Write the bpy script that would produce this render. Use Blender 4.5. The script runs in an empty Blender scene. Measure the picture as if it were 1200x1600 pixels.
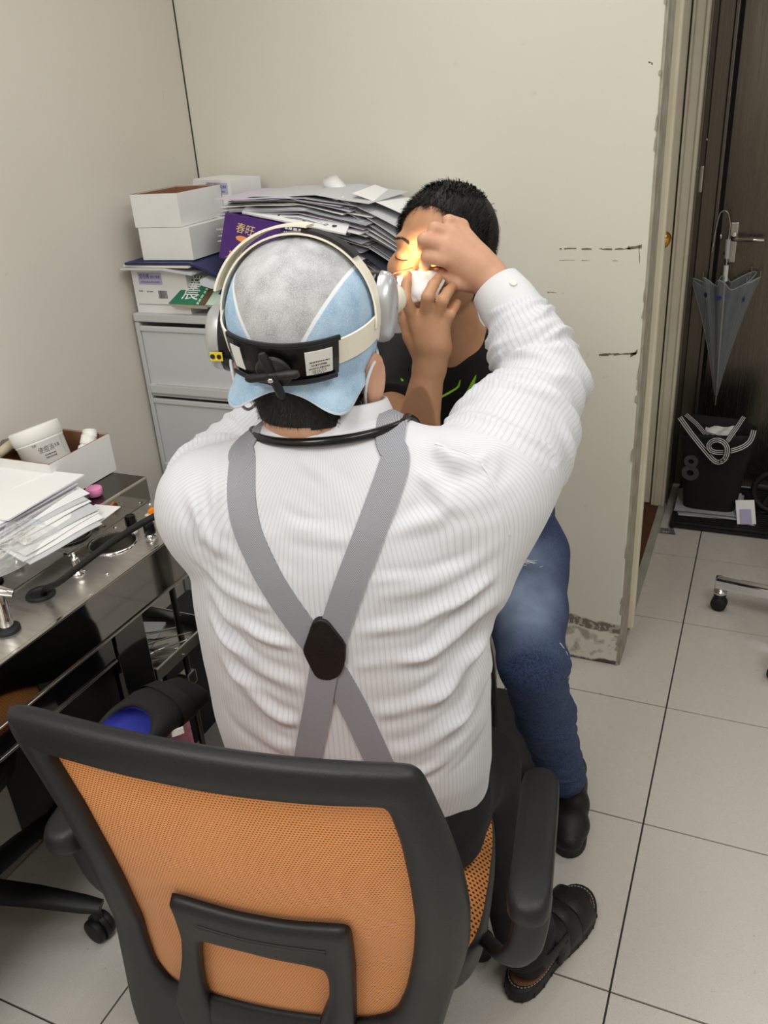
import bpy, bmesh, math, random
import numpy as np
from mathutils import Vector, Matrix, noise
from mathutils.bvhtree import BVHTree

random.seed(7)
scene = bpy.context.scene
COL = scene.collection
PI = math.pi

# ------------------------------------------------------------------ camera
cam_data = bpy.data.cameras.new('camera')
cam = bpy.data.objects.new('camera', cam_data)
COL.objects.link(cam)
cam_data.sensor_fit = 'HORIZONTAL'
cam_data.sensor_width = 36.0
cam_data.lens = 39.3
cam_data.clip_start = 0.02
_m = Matrix([[0.916005, -0.122569, 0.381983], [0.39644, 0.422303, -0.815166], [-0.061399, 0.89813, 0.435423]]).to_4x4()
_m.translation = (0.10617, -1.10679, 1.57076)
cam.matrix_world = _m
scene.camera = cam

# ------------------------------------------------------------------ view, world, room lights
vs = scene.view_settings
vs.view_transform = 'Standard'
vs.look = 'None'
vs.exposure = -1.1
vs.gamma = 1.0
vs.use_curve_mapping = False
world = bpy.data.worlds.new('world')
scene.world = world
world.use_nodes = True
world.node_tree.nodes['Background'].inputs[0].default_value = (0.92, 0.95, 1.0, 1)
world.node_tree.nodes['Background'].inputs[1].default_value = 0.35
CEIL = 2.55
LIGHTS = [(-0.45, 0.15, 17, 0.3, 1.2), (0.75, -0.6, 38, 0.6, 1.2), (-0.55, -1.7, 58, 0.6, 1.2), (0.7, 1.4, 11, 0.3, 0.6)]
for lx, ly, pw, sx, sy in LIGHTS:
    ld = bpy.data.lights.new('ceiling_light', 'AREA')
    ld.shape = 'RECTANGLE'
    ld.size = sx; ld.size_y = sy
    ld.energy = pw
    ld.color = (0.985, 0.985, 0.955)
    lo = bpy.data.objects.new('ceiling_light', ld)
    lo.location = (lx, ly, CEIL - 0.075)
    COL.objects.link(lo)

# ------------------------------------------------------------------ materials
def srgb(c):
    r = []
    for v in c[:3]:
        v = v / 255.0
        r.append(v / 12.92 if v <= 0.04045 else ((v + 0.055) / 1.055) ** 2.4)
    return (r[0], r[1], r[2], 1.0)

MATS = {}
def mat(name, col, rough=0.5, metal=0.0, noise_col=None, noise_scale=8.0, noise_amt=0.5, bump=0.0, bump_scale=60.0,
        spec=0.5, alpha=1.0, trans=0.0, sss=0.0, emit=None, emit_s=0.0, coat=0.0, ior=1.45, rough_var=0.0, stretch=None, detail=4.0):
    m = bpy.data.materials.new(name)
    m.use_nodes = True
    nt = m.node_tree
    b = nt.nodes['Principled BSDF']
    b.inputs['Base Color'].default_value = srgb(col)
    b.inputs['Roughness'].default_value = rough
    b.inputs['Metallic'].default_value = metal
    b.inputs['Specular IOR Level'].default_value = spec
    b.inputs['Alpha'].default_value = alpha
    b.inputs['Transmission Weight'].default_value = trans
    b.inputs['IOR'].default_value = ior
    b.inputs['Coat Weight'].default_value = coat
    if sss:
        b.inputs['Subsurface Weight'].default_value = sss
        b.inputs['Subsurface Radius'].default_value = (0.012, 0.005, 0.003)
        b.inputs['Subsurface Scale'].default_value = 0.6
    if emit:
        b.inputs['Emission Color'].default_value = srgb(emit)
        b.inputs['Emission Strength'].default_value = emit_s
    tc = nt.nodes.new('ShaderNodeTexCoord')
    src = tc.outputs['Object']
    if stretch:
        mp = nt.nodes.new('ShaderNodeMapping')
        mp.inputs['Scale'].default_value = stretch
        nt.links.new(src, mp.inputs['Vector'])
        src = mp.outputs['Vector']
    n = nt.nodes.new('ShaderNodeTexNoise')
    n.inputs['Scale'].default_value = noise_scale
    n.inputs['Detail'].default_value = detail
    nt.links.new(src, n.inputs['Vector'])
    if noise_col is not None:
        mx = nt.nodes.new('ShaderNodeMix'); mx.data_type = 'RGBA'
        mr = nt.nodes.new('ShaderNodeMapRange')
        mr.inputs['From Min'].default_value = 0.35; mr.inputs['From Max'].default_value = 0.65
        mr.inputs['To Max'].default_value = noise_amt
        nt.links.new(n.outputs['Fac'], mr.inputs['Value'])
        nt.links.new(mr.outputs['Result'], mx.inputs['Factor'])
        mx.inputs['A'].default_value = srgb(col); mx.inputs['B'].default_value = srgb(noise_col)
        nt.links.new(mx.outputs['Result'], b.inputs['Base Color'])
    if rough_var:
        mr2 = nt.nodes.new('ShaderNodeMapRange')
        mr2.inputs['From Min'].default_value = 0.3; mr2.inputs['From Max'].default_value = 0.7
        mr2.inputs['To Min'].default_value = max(0, rough - rough_var); mr2.inputs['To Max'].default_value = rough + rough_var
        nt.links.new(n.outputs['Fac'], mr2.inputs['Value'])
        nt.links.new(mr2.outputs['Result'], b.inputs['Roughness'])
    if bump:
        n2 = nt.nodes.new('ShaderNodeTexNoise')
        n2.inputs['Scale'].default_value = bump_scale
        n2.inputs['Detail'].default_value = 3
        nt.links.new(src, n2.inputs['Vector'])
        bp = nt.nodes.new('ShaderNodeBump')
        bp.inputs['Strength'].default_value = bump
        bp.inputs['Distance'].default_value = 0.002
        nt.links.new(n2.outputs['Fac'], bp.inputs['Height'])
        nt.links.new(bp.outputs['Normal'], b.inputs['Normal'])
    MATS[name] = m
    return m

def nodes_of(m):
    nt = m.node_tree
    return nt, nt.nodes, nt.links, nt.nodes['Principled BSDF']

def math_node(nt, op, a, b=None, c=None):
    n = nt.nodes.new('ShaderNodeMath'); n.operation = op
    for i, v in enumerate((a, b, c)):
        if v is None: continue
        if isinstance(v, (int, float)): n.inputs[i].default_value = v
        else: nt.links.new(v, n.inputs[i])
    return n.outputs[0]

def mix_col(nt, fac, a, b):
    n = nt.nodes.new('ShaderNodeMix'); n.data_type = 'RGBA'
    for key, v in (('Factor', fac), ('A', a), ('B', b)):
        if isinstance(v, (int, float)): n.inputs[key].default_value = v
        elif isinstance(v, tuple): n.inputs[key].default_value = v
        else: nt.links.new(v, n.inputs[key])
    return n.outputs['Result']

def map_range(nt, v, a, b, c=0.0, d=1.0):
    n = nt.nodes.new('ShaderNodeMapRange')
    nt.links.new(v, n.inputs['Value'])
    n.inputs['From Min'].default_value = a; n.inputs['From Max'].default_value = b
    n.inputs['To Min'].default_value = c; n.inputs['To Max'].default_value = d
    return n.outputs['Result']

def tex_noise(nt, vec, scale, detail=4.0):
    n = nt.nodes.new('ShaderNodeTexNoise')
    n.inputs['Scale'].default_value = scale; n.inputs['Detail'].default_value = detail
    nt.links.new(vec, n.inputs['Vector'])
    return n.outputs['Fac']

def obj_coord(nt):
    tc = nt.nodes.new('ShaderNodeTexCoord')
    return tc.outputs['Object']

def sep_xyz(nt, v):
    s = nt.nodes.new('ShaderNodeSeparateXYZ')
    nt.links.new(v, s.inputs[0])
    return s.outputs[0], s.outputs[1], s.outputs[2]

# ------------------------------------------------------------------ object helpers
ROOTM = {}
def root_matrix(o):
    while o.parent is not None:
        o = o.parent
    return ROOTM.get(o.name, Matrix.Identity(4))

def thing(name, label, cat, loc=(0, 0, 0), rotz=0.0, group=None, kind=None):
    o = bpy.data.objects.new(name, None)
    o.empty_display_size = 0.05
    COL.objects.link(o)
    o.location = loc
    o.rotation_euler = (0, 0, rotz)
    o['label'] = label; o['category'] = cat
    if group: o['group'] = group
    if kind: o['kind'] = kind
    ROOTM[o.name] = Matrix.Translation(loc) @ Matrix.Rotation(rotz, 4, 'Z')
    return o

def tag(o, label=None, cat=None, group=None, kind=None):
    if label: o['label'] = label
    if cat: o['category'] = cat
    if group: o['group'] = group
    if kind: o['kind'] = kind
    return o

def link_mesh(name, me, m, parent=None, world=True, base=None, smooth=False):
    """mesh in world coordinates (world=True) or already local to its root"""
    if isinstance(m, str): m = MATS[m]
    if m is not None and len(me.materials) == 0:
        me.materials.append(m)
    o = bpy.data.objects.new(name, me)
    COL.objects.link(o)
    if parent is not None:
        o.parent = parent
        if world:
            me.transform(root_matrix(parent).inverted())
    elif base is not None:
        o.location = base
        me.transform(Matrix.Translation(-Vector(base)))
        ROOTM[o.name] = Matrix.Translation(base)
    if smooth:
        for p in me.polygons: p.use_smooth = True
    return o

def copy_thing(root, loc=None, rotz=None):
    r = root.copy(); COL.objects.link(r)
    if loc is not None: r.location = loc
    if rotz is not None: r.rotation_euler = (0, 0, rotz)
    for ch in list(root.children):
        c = ch.copy(); COL.objects.link(c); c.parent = r
        for g in list(ch.children):
            d = g.copy(); COL.objects.link(d); d.parent = c
    return r

class MB:
    """collects simple shapes; build() links them as one mesh object"""
    def __init__(s):
        s.v = []; s.f = []; s.sm = []
    def add(s, vs, fs, smooth=False):
        n = len(s.v)
        s.v += [tuple(p) for p in vs]
        s.f += [tuple(i + n for i in f) for f in fs]
        s.sm += [smooth] * len(fs)
        return s
    def box(s, c, size, rot=None, bev=0.0, taper=1.0):
        hx, hy, hz = size[0] / 2, size[1] / 2, size[2] / 2
        c = Vector(c)
        R = rot if rot is not None else Matrix.Identity(3)
        if bev <= 0:
            vs = []
            for z in (-1, 1):
                t = taper if z > 0 else 1.0
                for x, y in ((-1, -1), (1, -1), (1, 1), (-1, 1)):
                    vs.append(c + R @ Vector((x * hx * t, y * hy * t, z * hz)))
            return s.add(vs, [(0, 3, 2, 1), (4, 5, 6, 7), (0, 1, 5, 4), (1, 2, 6, 5), (2, 3, 7, 6), (3, 0, 4, 7)])
        bm = bmesh.new()
        bmesh.ops.create_cube(bm, size=1.0)
        for v in bm.verts:
            t = taper if v.co.z > 0 else 1.0
            v.co = Vector((v.co.x * size[0] * t, v.co.y * size[1] * t, v.co.z * size[2]))
        bmesh.ops.bevel(bm, geom=list(bm.edges), offset=bev, segments=2, affect='EDGES', profile=0.6)
        bm.verts.index_update()
        vs = [c + R @ v.co for v in bm.verts]
        fs = [tuple(v.index for v in f.verts) for f in bm.faces]
        bm.free()
        return s.add(vs, fs, False)
    def tube(s, pts, r, seg=10, cap=True, flat=1.0, flat_dir=None, closed=False):
        pts = [Vector(p) for p in pts]
        n = len(pts)
        rs = r if isinstance(r, (list, tuple)) else [r] * n
        vs = []; prev = None
        for i, p in enumerate(pts):
            if closed:
                t = pts[(i + 1) % n] - pts[i - 1]
            else:
                t = pts[min(i + 1, n - 1)] - pts[max(i - 1, 0)]
            if t.length < 1e-9: t = Vector((0, 0, 1))
            t.normalize()
            if prev is None:
                a = Vector(flat_dir) if flat_dir is not None else (Vector((0, 0, 1)) if abs(t.z) < 0.9 else Vector((1, 0, 0)))
            else:
                a = prev
            a = a - t * a.dot(t)
            if a.length < 1e-6: a = t.orthogonal()
            a.normalize(); b = t.cross(a); prev = a
            for k in range(seg):
                th = 2 * PI * k / seg
                vs.append(p + (a * math.cos(th) * flat + b * math.sin(th)) * rs[i])
        fs = []
        m = n if closed else n - 1
        for i in range(m):
            j = (i + 1) % n
            for k in range(seg):
                k2 = (k + 1) % seg
                fs.append((i * seg + k, i * seg + k2, j * seg + k2, j * seg + k))
        s.add(vs, fs, True)
        if cap and not closed:
            s.add(vs[:seg], [tuple(range(seg - 1, -1, -1))]); s.add(vs[-seg:], [tuple(range(seg))])
        return s
    def lathe(s, prof, o=(0, 0, 0), axis=(0, 0, 1), seg=24, smooth=True, cap=True):
        """prof: list of (radius, height)"""
        o = Vector(o); ax = Vector(axis).normalized()
        a = ax.orthogonal().normalized(); b = ax.cross(a)
        vs = []
        for r, h in prof:
            for k in range(seg):
                th = 2 * PI * k / seg
                vs.append(o + ax * h + (a * math.cos(th) + b * math.sin(th)) * r)
        fs = []
        for i in range(len(prof) - 1):
            for k in range(seg):
                k2 = (k + 1) % seg
                fs.append((i * seg + k, i * seg + k2, (i + 1) * seg + k2, (i + 1) * seg + k))
        s.add(vs, fs, smooth)
        if cap:
            if prof[0][0] > 1e-5: s.add(vs[:seg], [tuple(range(seg - 1, -1, -1))])
            if prof[-1][0] > 1e-5: s.add(vs[-seg:], [tuple(range(seg))])
        return s
    def prism(s, poly, d, origin=(0, 0, 0), ux=(1, 0, 0), uy=(0, 1, 0)):
        """2-D polygon (ccw) in the frame ux, uy, extruded by d along ux x uy"""
        o = Vector(origin); ux = Vector(ux); uy = Vector(uy); nz = ux.cross(uy).normalized()
        n = len(poly)
        lo = [o + ux * x + uy * y for x, y in poly]
        hi = [p + nz * d for p in lo]
        fs = [tuple(range(n - 1, -1, -1)), tuple(range(n, 2 * n))]
        for i in range(n):
            j = (i + 1) % n
            fs.append((i, j, n + j, n + i))
        return s.add(lo + hi, fs)
    def grid(s, rows, smooth=True, closed_u=False, flip=False):
        """rows: list of lists of points"""
        nu = len(rows[0]); vs = [p for r in rows for p in r]; fs = []
        for i in range(len(rows) - 1):
            for k in range(nu if closed_u else nu - 1):
                k2 = (k + 1) % nu
                f = (i * nu + k, i * nu + k2, (i + 1) * nu + k2, (i + 1) * nu + k)
                fs.append(f[::-1] if flip else f)
        return s.add(vs, fs, smooth)
    def mesh(s, name):
        me = bpy.data.meshes.new(name)
        me.from_pydata(s.v, [], s.f)
        me.polygons.foreach_set('use_smooth', s.sm)
        me.update()
        return me
    def build(s, name, m, parent=None, world=True, base=None, fix=True):
        me = s.mesh(name)
        if fix:
            bm = bmesh.new(); bm.from_mesh(me)
            bmesh.ops.recalc_face_normals(bm, faces=list(bm.faces))
            bm.to_mesh(me); bm.free()
        return link_mesh(name, me, m, parent, world, base)

def rotz(a): return Matrix.Rotation(a, 3, 'Z')
def euler(x, y, z):
    from mathutils import Euler
    return Euler((x, y, z)).to_matrix()

def text_mesh(txt, size, center, ux, uy, name, m, parent, depth=0.0004, width=None, spacing=1.0):
    """flat lettering lying in the plane ux, uy; centred on center"""
    cu = bpy.data.curves.new(name, 'FONT')
    cu.body = txt; cu.size = size; cu.align_x = 'CENTER'; cu.align_y = 'CENTER'
    cu.space_character = spacing
    cu.resolution_u = 3
    ob = bpy.data.objects.new('tmp', cu); COL.objects.link(ob)
    dg = bpy.context.evaluated_depsgraph_get(); dg.update()
    me = bpy.data.meshes.new_from_object(ob.evaluated_get(dg))
    bpy.data.objects.remove(ob); bpy.data.curves.remove(cu)
    ux = Vector(ux).normalized(); uy = Vector(uy); uy = (uy - ux * uy.dot(ux)).normalized(); nz = ux.cross(uy)
    xs = [v.co.x for v in me.vertices]
    sx = 1.0
    if width and xs: sx = width / (max(xs) - min(xs) + 1e-9)
    cx = (max(xs) + min(xs)) / 2 if xs else 0
    for v in me.vertices:
        x, y = (v.co.x - cx) * sx, v.co.y
        v.co = Vector(center) + ux * x + uy * y + nz * depth
    me.materials.clear()
    return link_mesh(name, me, m, parent)

def print_bars(center, ux, uy, width, h, parent, m, seed=1):
    """a line of small print too fine to read: short dark dashes"""
    r = random.Random(seed); ux = Vector(ux).normalized(); uy = Vector(uy); uy = (uy - ux * uy.dot(ux)).normalized(); nz = ux.cross(uy)
    mb = MB(); x = -width / 2
    while x < width / 2:
        w = min(h * r.uniform(0.5, 1.3), width / 2 - x + 1e-4)
        hh = h * r.uniform(0.7, 1.0)
        p = Vector(center) + ux * (x + w / 2) + nz * 0.0003
        mb.add([p - ux * w / 2 - uy * hh / 2, p + ux * w / 2 - uy * hh / 2, p + ux * w / 2 + uy * hh / 2, p - ux * w / 2 + uy * hh / 2], [(0, 1, 2, 3)])
        x += w + h * r.uniform(0.25, 0.6)
    return mb.build('small_print', m, parent, fix=False)

# ------------------------------------------------------------------ implicit surfaces for organic shapes
class Field:
    def __init__(s, lo, hi, h):
        s.lo = np.array(lo, float); s.h = h
        s.n = np.ceil((np.array(hi, float) - s.lo) / h).astype(int) + 1
        s.f = np.full(tuple(s.n), 0.5, np.float32)
    def win(s, lo, hi):
        a = np.maximum(np.floor((np.array(lo) - s.lo) / s.h).astype(int), 0)
        b = np.minimum(np.ceil((np.array(hi) - s.lo) / s.h).astype(int) + 1, s.n)
        if np.any(b <= a): return None, None
        sl = tuple(slice(int(p), int(q)) for p, q in zip(a, b))
        g = []
        for k in range(3):
            c = (s.lo[k] + s.h * np.arange(a[k], b[k])).astype(np.float32)
            sh = [1, 1, 1]; sh[k] = -1
            g.append(c.reshape(sh))
        return sl, g
    def merge(s, sl, d, k, op):
        f = s.f[sl]
        if op == 'sub':
            d = -d
            if k > 0:
                h = np.maximum(k - np.abs(f - d), 0) / k
                s.f[sl] = np.maximum(f, d) + h * h * k * 0.25
            else: s.f[sl] = np.maximum(f, d)
        else:
            if k > 0:
                h = np.maximum(k - np.abs(f - d), 0) / k
                s.f[sl] = np.minimum(f, d) - h * h * k * 0.25
            else: s.f[sl] = np.minimum(f, d)
    def cone(s, a, b, ra, rb, k=0.01, op='add', flat=None):
        a = np.array(a, float); b = np.array(b, float)
        m = max(ra, rb) * (1.0 if flat is None else max(1.0, flat[1])) + k + 4 * s.h
        sl, g = s.win(np.minimum(a, b) - m, np.maximum(a, b) + m)
        if sl is None: return s
        ab = b - a; L = float(ab @ ab) + 1e-12
        t = ((g[0] - a[0]) * ab[0] + (g[1] - a[1]) * ab[1] + (g[2] - a[2]) * ab[2]) / L
        t = np.clip(t, 0, 1)
        x = g[0] - (a[0] + t * ab[0]); y = g[1] - (a[1] + t * ab[1]); z = g[2] - (a[2] + t * ab[2])
        if flat is not None:
            n = np.array(flat[0], float); n /= np.linalg.norm(n)
            q = (x * n[0] + y * n[1] + z * n[2]) * (1.0 / flat[1] - 1.0)
            x = x + n[0] * q; y = y + n[1] * q; z = z + n[2] * q
        d = np.sqrt(x * x + y * y + z * z) - (ra + (rb - ra) * t)
        s.merge(sl, d.astype(np.float32), k, op)
        return s
    def chain(s, pts, rs, k=0.01, op='add', flat=None):
        for i in range(len(pts) - 1):
            s.cone(pts[i], pts[i + 1], rs[i], rs[i + 1], k, op, flat)
        return s
    def ell(s, c, r, R=None, k=0.01, op='add'):
        c = np.array(c, float); r = np.array(r, float)
        m = float(r.max()) + k + 4 * s.h
        sl, g = s.win(c - m, c + m)
        if sl is None: return s
        x, y, z = g[0] - c[0], g[1] - c[1], g[2] - c[2]
        if R is not None:
            R = np.array(R, float)   # rows: local axes
            x, y, z = (R[0][0] * x + R[0][1] * y + R[0][2] * z, R[1][0] * x + R[1][1] * y + R[1][2] * z, R[2][0] * x + R[2][1] * y + R[2][2] * z)
        k0 = np.sqrt((x / r[0]) ** 2 + (y / r[1]) ** 2 + (z / r[2]) ** 2)
        k1 = np.sqrt((x / r[0] ** 2) ** 2 + (y / r[1] ** 2) ** 2 + (z / r[2] ** 2) ** 2) + 1e-6
        d = k0 * (k0 - 1.0) / k1
        s.merge(sl, d.astype(np.float32), k, op)
        return s
    def loft(s, zs, cx, cy, aw, bw_back, bw_front, rt, fw, k=0.03, p=2.3):
        """upright body trunk: centre (cx, cy), half width aw, half depth towards back / front by height"""
        zs = np.array(zs, float)
        m = 0.33
        lo = (min(cx) - m, min(cy) - m, zs[0] - 0.03); hi = (max(cx) + m, max(cy) + m, zs[-1] + 0.03)
        sl, g = s.win(lo, hi)
        z = g[2].ravel()
        def itp(v):
            # smooth interpolation by height
            return np.interp(z, zs, np.array(v, float)).reshape(1, 1, -1)
        X = g[0] - itp(cx); Y = g[1] - itp(cy)
        u = X * rt[0] + Y * rt[1]; v = X * fw[0] + Y * fw[1]
        A = itp(aw); B = np.where(v < 0, itp(bw_back), itp(bw_front))
        q = (np.abs(u / A) ** p + np.abs(v / B) ** p) ** (1.0 / p)
        d = (q - 1.0) * np.minimum(A, B)
        dz = np.maximum(zs[0] - g[2], g[2] - zs[-1])
        d = np.maximum(d, dz)
        s.merge(sl, d.astype(np.float32), k, 'add')
        return s
    def cut(s, p, n):
        """remove everything on the side the normal points to"""
        n = np.array(n, float); n /= np.linalg.norm(n)
        sl, g = s.win(s.lo, s.lo + s.h * s.n)
        d = (g[0] - p[0]) * n[0] + (g[1] - p[1]) * n[1] + (g[2] - p[2]) * n[2]
        s.f = np.maximum(s.f, d.astype(np.float32))
        return s
    def surface(s):
        f = s.f
        f[0] = 0.5; f[-1] = 0.5; f[:, 0] = 0.5; f[:, -1] = 0.5; f[:, :, 0] = 0.5; f[:, :, -1] = 0.5
        neg = f < 0
        cnt = np.zeros(tuple(s.n - 1), np.uint8)
        for dx in (0, 1):
            for dy in (0, 1):
                for dz in (0, 1):
                    cnt += neg[dx:s.n[0] - 1 + dx, dy:s.n[1] - 1 + dy, dz:s.n[2] - 1 + dz]
        act = np.argwhere((cnt > 0) & (cnt < 8))
        idx = np.full(tuple(s.n - 1), -1, np.int32)
        idx[act[:, 0], act[:, 1], act[:, 2]] = np.arange(len(act))
        acc = np.zeros((len(act), 3)); num = np.zeros(len(act))
        for ax in range(3):
            o1, o2 = [k for k in range(3) if k != ax]
            for p in (0, 1):
                for q in (0, 1):
                    off = np.zeros(3, int); off[o1] = p; off[o2] = q
                    a = act + off; b = a.copy(); b[:, ax] += 1
                    fa = f[a[:, 0], a[:, 1], a[:, 2]]; fb = f[b[:, 0], b[:, 1], b[:, 2]]
                    cr = (fa < 0) != (fb < 0)
                    t = np.where(cr, fa / np.where(cr, fa - fb, 1), 0)
                    pos = off[None, :].astype(float).repeat(len(act), 0)
                    pos[:, ax] += t
                    acc += pos * cr[:, None]; num += cr
        verts = s.lo + s.h * (act + acc / np.maximum(num, 1)[:, None])
        quads = []
        for ax in range(3):
            o1, o2 = [(1, 2), (2, 0), (0, 1)][ax]
            n1 = [slice(None)] * 3; n2 = [slice(None)] * 3
            n1[ax] = slice(0, s.n[ax] - 1); n2[ax] = slice(1, s.n[ax])
            A = neg[tuple(n1)]; B = neg[tuple(n2)]
            e = np.argwhere(A != B)
            e = e[(e[:, o1] > 0) & (e[:, o2] > 0) & (e[:, o1] < s.n[o1] - 1) & (e[:, o2] < s.n[o2] - 1)]
            inside = A[e[:, 0], e[:, 1], e[:, 2]]
            def cell(d1, d2):
                c = e.copy(); c[:, o1] -= d1; c[:, o2] -= d2
                return idx[c[:, 0], c[:, 1], c[:, 2]]
            Q = np.stack([cell(1, 1), cell(0, 1), cell(0, 0), cell(1, 0)], 1)
            Q[~inside] = Q[~inside][:, ::-1]
            quads.append(Q)
        Q = np.concatenate(quads); Q = Q[(Q >= 0).all(1)]
        return verts, Q

def relax(V, Q, it=2, lam=0.5):
    n = len(V)
    e = np.concatenate([Q[:, [0, 1]], Q[:, [1, 2]], Q[:, [2, 3]], Q[:, [3, 0]]])
    e = np.concatenate([e, e[:, ::-1]])
    deg = np.bincount(e[:, 0], minlength=n).astype(float)
    for _ in range(it):
        S = np.stack([np.bincount(e[:, 0], weights=V[e[:, 1], k], minlength=n) for k in range(3)], 1) / np.maximum(deg, 1)[:, None]
        V = V + lam * (S - V)
    return V

def normals(V, Q):
    n = np.cross(V[Q[:, 2]] - V[Q[:, 0]], V[Q[:, 3]] - V[Q[:, 1]])
    N = np.zeros_like(V)
    for k in range(4):
        for c in range(3):
            N[:, c] += np.bincount(Q[:, k], weights=n[:, c], minlength=len(V))
    return N / (np.linalg.norm(N, axis=1)[:, None] + 1e-12)

def np_mesh(name, V, Q, attrs=None):
    me = bpy.data.meshes.new(name)
    me.vertices.add(len(V)); me.vertices.foreach_set('co', np.ascontiguousarray(V, np.float32).ravel())
    me.loops.add(len(Q) * 4); me.loops.foreach_set('vertex_index', np.ascontiguousarray(Q, np.int32).ravel())
    me.polygons.add(len(Q)); me.polygons.foreach_set('loop_start', np.arange(0, len(Q) * 4, 4, dtype=np.int32))
    me.polygons.foreach_set('use_smooth', np.ones(len(Q), bool))
    me.update(calc_edges=True)
    for k, v in (attrs or {}).items():
        at = me.attributes.new(k, 'FLOAT', 'POINT')
        at.data.foreach_set('value', np.ascontiguousarray(v, np.float32))
    return me

def bvh_of(me):
    return BVHTree.FromPolygons([v.co.copy() for v in me.vertices], [tuple(p.vertices) for p in me.polygons])

def ribbon(bvh, pts, width, lift, thick, sub=6, cast=None, nw=3, widths=None):
    """strip of cloth lying on a surface along the world polyline pts"""
    pts = [Vector(p) for p in pts]
    P = []
    n = len(pts)
    for i in range(n - 1):
        p0 = pts[max(i - 1, 0)]; p1 = pts[i]; p2 = pts[i + 1]; p3 = pts[min(i + 2, n - 1)]
        for k in range(sub):
            t = k / sub
            P.append(0.5 * ((2 * p1) + (p2 - p0) * t + (2 * p0 - 5 * p1 + 4 * p2 - p3) * t * t + (3 * p1 - p0 - 3 * p2 + p3) * t ** 3))
    P.append(pts[-1])
    def snap(p):
        if cast is not None:
            h = bvh.ray_cast(p - cast * 0.6, cast)
            if h[0] is not None: return h[0], h[1]
        h = bvh.find_nearest(p)
        return h[0], h[1]
    base = [snap(p) for p in P]
    rows_o, rows_i = [], []
    for i, (p, nn) in enumerate(base):
        t = (base[min(i + 1, len(base) - 1)][0] - base[max(i - 1, 0)][0]).normalized()
        side = t.cross(nn).normalized()
        w = width if widths is None else widths[0] + (widths[1] - widths[0]) * i / (len(base) - 1)
        ro, ri = [], []
        for k in range(nw):
            q = p + side * w * (k / (nw - 1) - 0.5)
            h = bvh.find_nearest(q)
            qn = (h[1] + nn).normalized() if h[0] is not None else nn
            qq = h[0] if h[0] is not None else q
            ro.append(qq + qn * (lift + thick)); ri.append(qq + qn * (lift - 0.004))
        rows_o.append(ro); rows_i.append(ri)
    # smooth the strip along its length so it bridges small folds like webbing under tension
    def sm(rows):
        for _ in range(3):
            new = [r[:] for r in rows]
            for i in range(1, len(rows) - 1):
                for k in range(len(rows[0])):
                    new[i][k] = rows[i][k] * 0.5 + (rows[i - 1][k] + rows[i + 1][k]) * 0.25
            rows = new
        return rows
    rows_o = sm(rows_o); rows_i = sm(rows_i)
    loop = []
    for ro, ri in zip(rows_o, rows_i):
        loop.append(ro + ri[::-1])
    mb = MB(); mb.grid(loop, smooth=False, closed_u=True)
    mb.add(loop[0], [tuple(range(len(loop[0])))]); mb.add(loop[-1], [tuple(range(len(loop[0]) - 1, -1, -1))])
    return mb

# ================================================================== materials of the room
def wall_material(name, col, col2, base_dirt=False):
    m = mat(name, col, rough=0.62, bump=0.12, bump_scale=90)
    nt, N, L, b = nodes_of(m)
    oc = obj_coord(nt)
    big = tex_noise(nt, oc, 1.6, 5); fine = tex_noise(nt, oc, 26, 6)
    c = mix_col(nt, map_range(nt, big, 0.35, 0.7, 0, 0.45), srgb(col), srgb(col2))
    spots = map_range(nt, fine, 0.70, 0.76, 0, 0.16)
    c = mix_col(nt, spots, c, srgb((150, 142, 126)))
    if base_dirt:
        x, y, z = sep_xyz(nt, oc)
        wob = tex_noise(nt, oc, 14, 5)
        zz = math_node(nt, 'ADD', z, map_range(nt, wob, 0.3, 0.7, -0.012, 0.012))
        band = math_node(nt, 'MULTIPLY', map_range(nt, zz, 0.118, 0.122), map_range(nt, zz, 0.15, 0.144))
        mot = map_range(nt, tex_noise(nt, oc, 60, 6), 0.42, 0.5)
        band = math_node(nt, 'MULTIPLY', band, math_node(nt, 'MAXIMUM', mot, 0.55))
        low = math_node(nt, 'MULTIPLY', map_range(nt, zz, 0.118, 0.112), map_range(nt, tex_noise(nt, oc, 22, 7), 0.47, 0.58, 0, 0.8))
        c = mix_col(nt, band, c, srgb((120, 112, 98)))
        c = mix_col(nt, low, c, srgb((150, 143, 128)))
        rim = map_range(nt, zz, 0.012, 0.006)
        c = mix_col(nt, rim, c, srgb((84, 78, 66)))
    L.new(c, b.inputs['Base Color'])
    return m

wall_material('wall_paint_back', (225, 222, 211), (215, 211, 197), True)
wall_material('wall_paint_left', (220, 214, 205), (208, 201, 190))
mat('ceiling_paint', (236, 234, 228), 0.8)
mat('cream_trim', (232, 226, 205), 0.42, noise_col=(216, 208, 184), noise_scale=9, noise_amt=0.5, bump=0.05)
mat('grey_plaster', (178, 172, 158), 0.7, noise_col=(140, 132, 116), noise_scale=20, noise_amt=0.7, bump=0.5, bump_scale=40)
mat('scratch', (104, 96, 82), 0.9, noise_col=(150, 140, 120), noise_scale=60)
mat('brown_carpet', (96, 60, 40), 0.95, noise_col=(66, 40, 28), noise_scale=160, bump=0.8, bump_scale=220)
mat('grey_sill', (168, 166, 158), 0.4, noise_col=(140, 137, 128), noise_scale=12)
mat('brass', (214, 168, 74), 0.16, 1.0)
mat('steel_door', (104, 98, 90), 0.26, 0.92, noise_col=(94, 88, 81), noise_scale=3, noise_amt=0.5, stretch=(90, 90, 1.0), rough_var=0.06)
mat('steel_frame', (118, 112, 102), 0.34, 0.85, noise_col=(98, 92, 84), noise_scale=3, stretch=(60, 60, 1))
mat('black_gap', (14, 13, 12), 0.9)
mat('joint', (62, 58, 52), 0.9, noise_col=(44, 41, 37), noise_scale=50)
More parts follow.
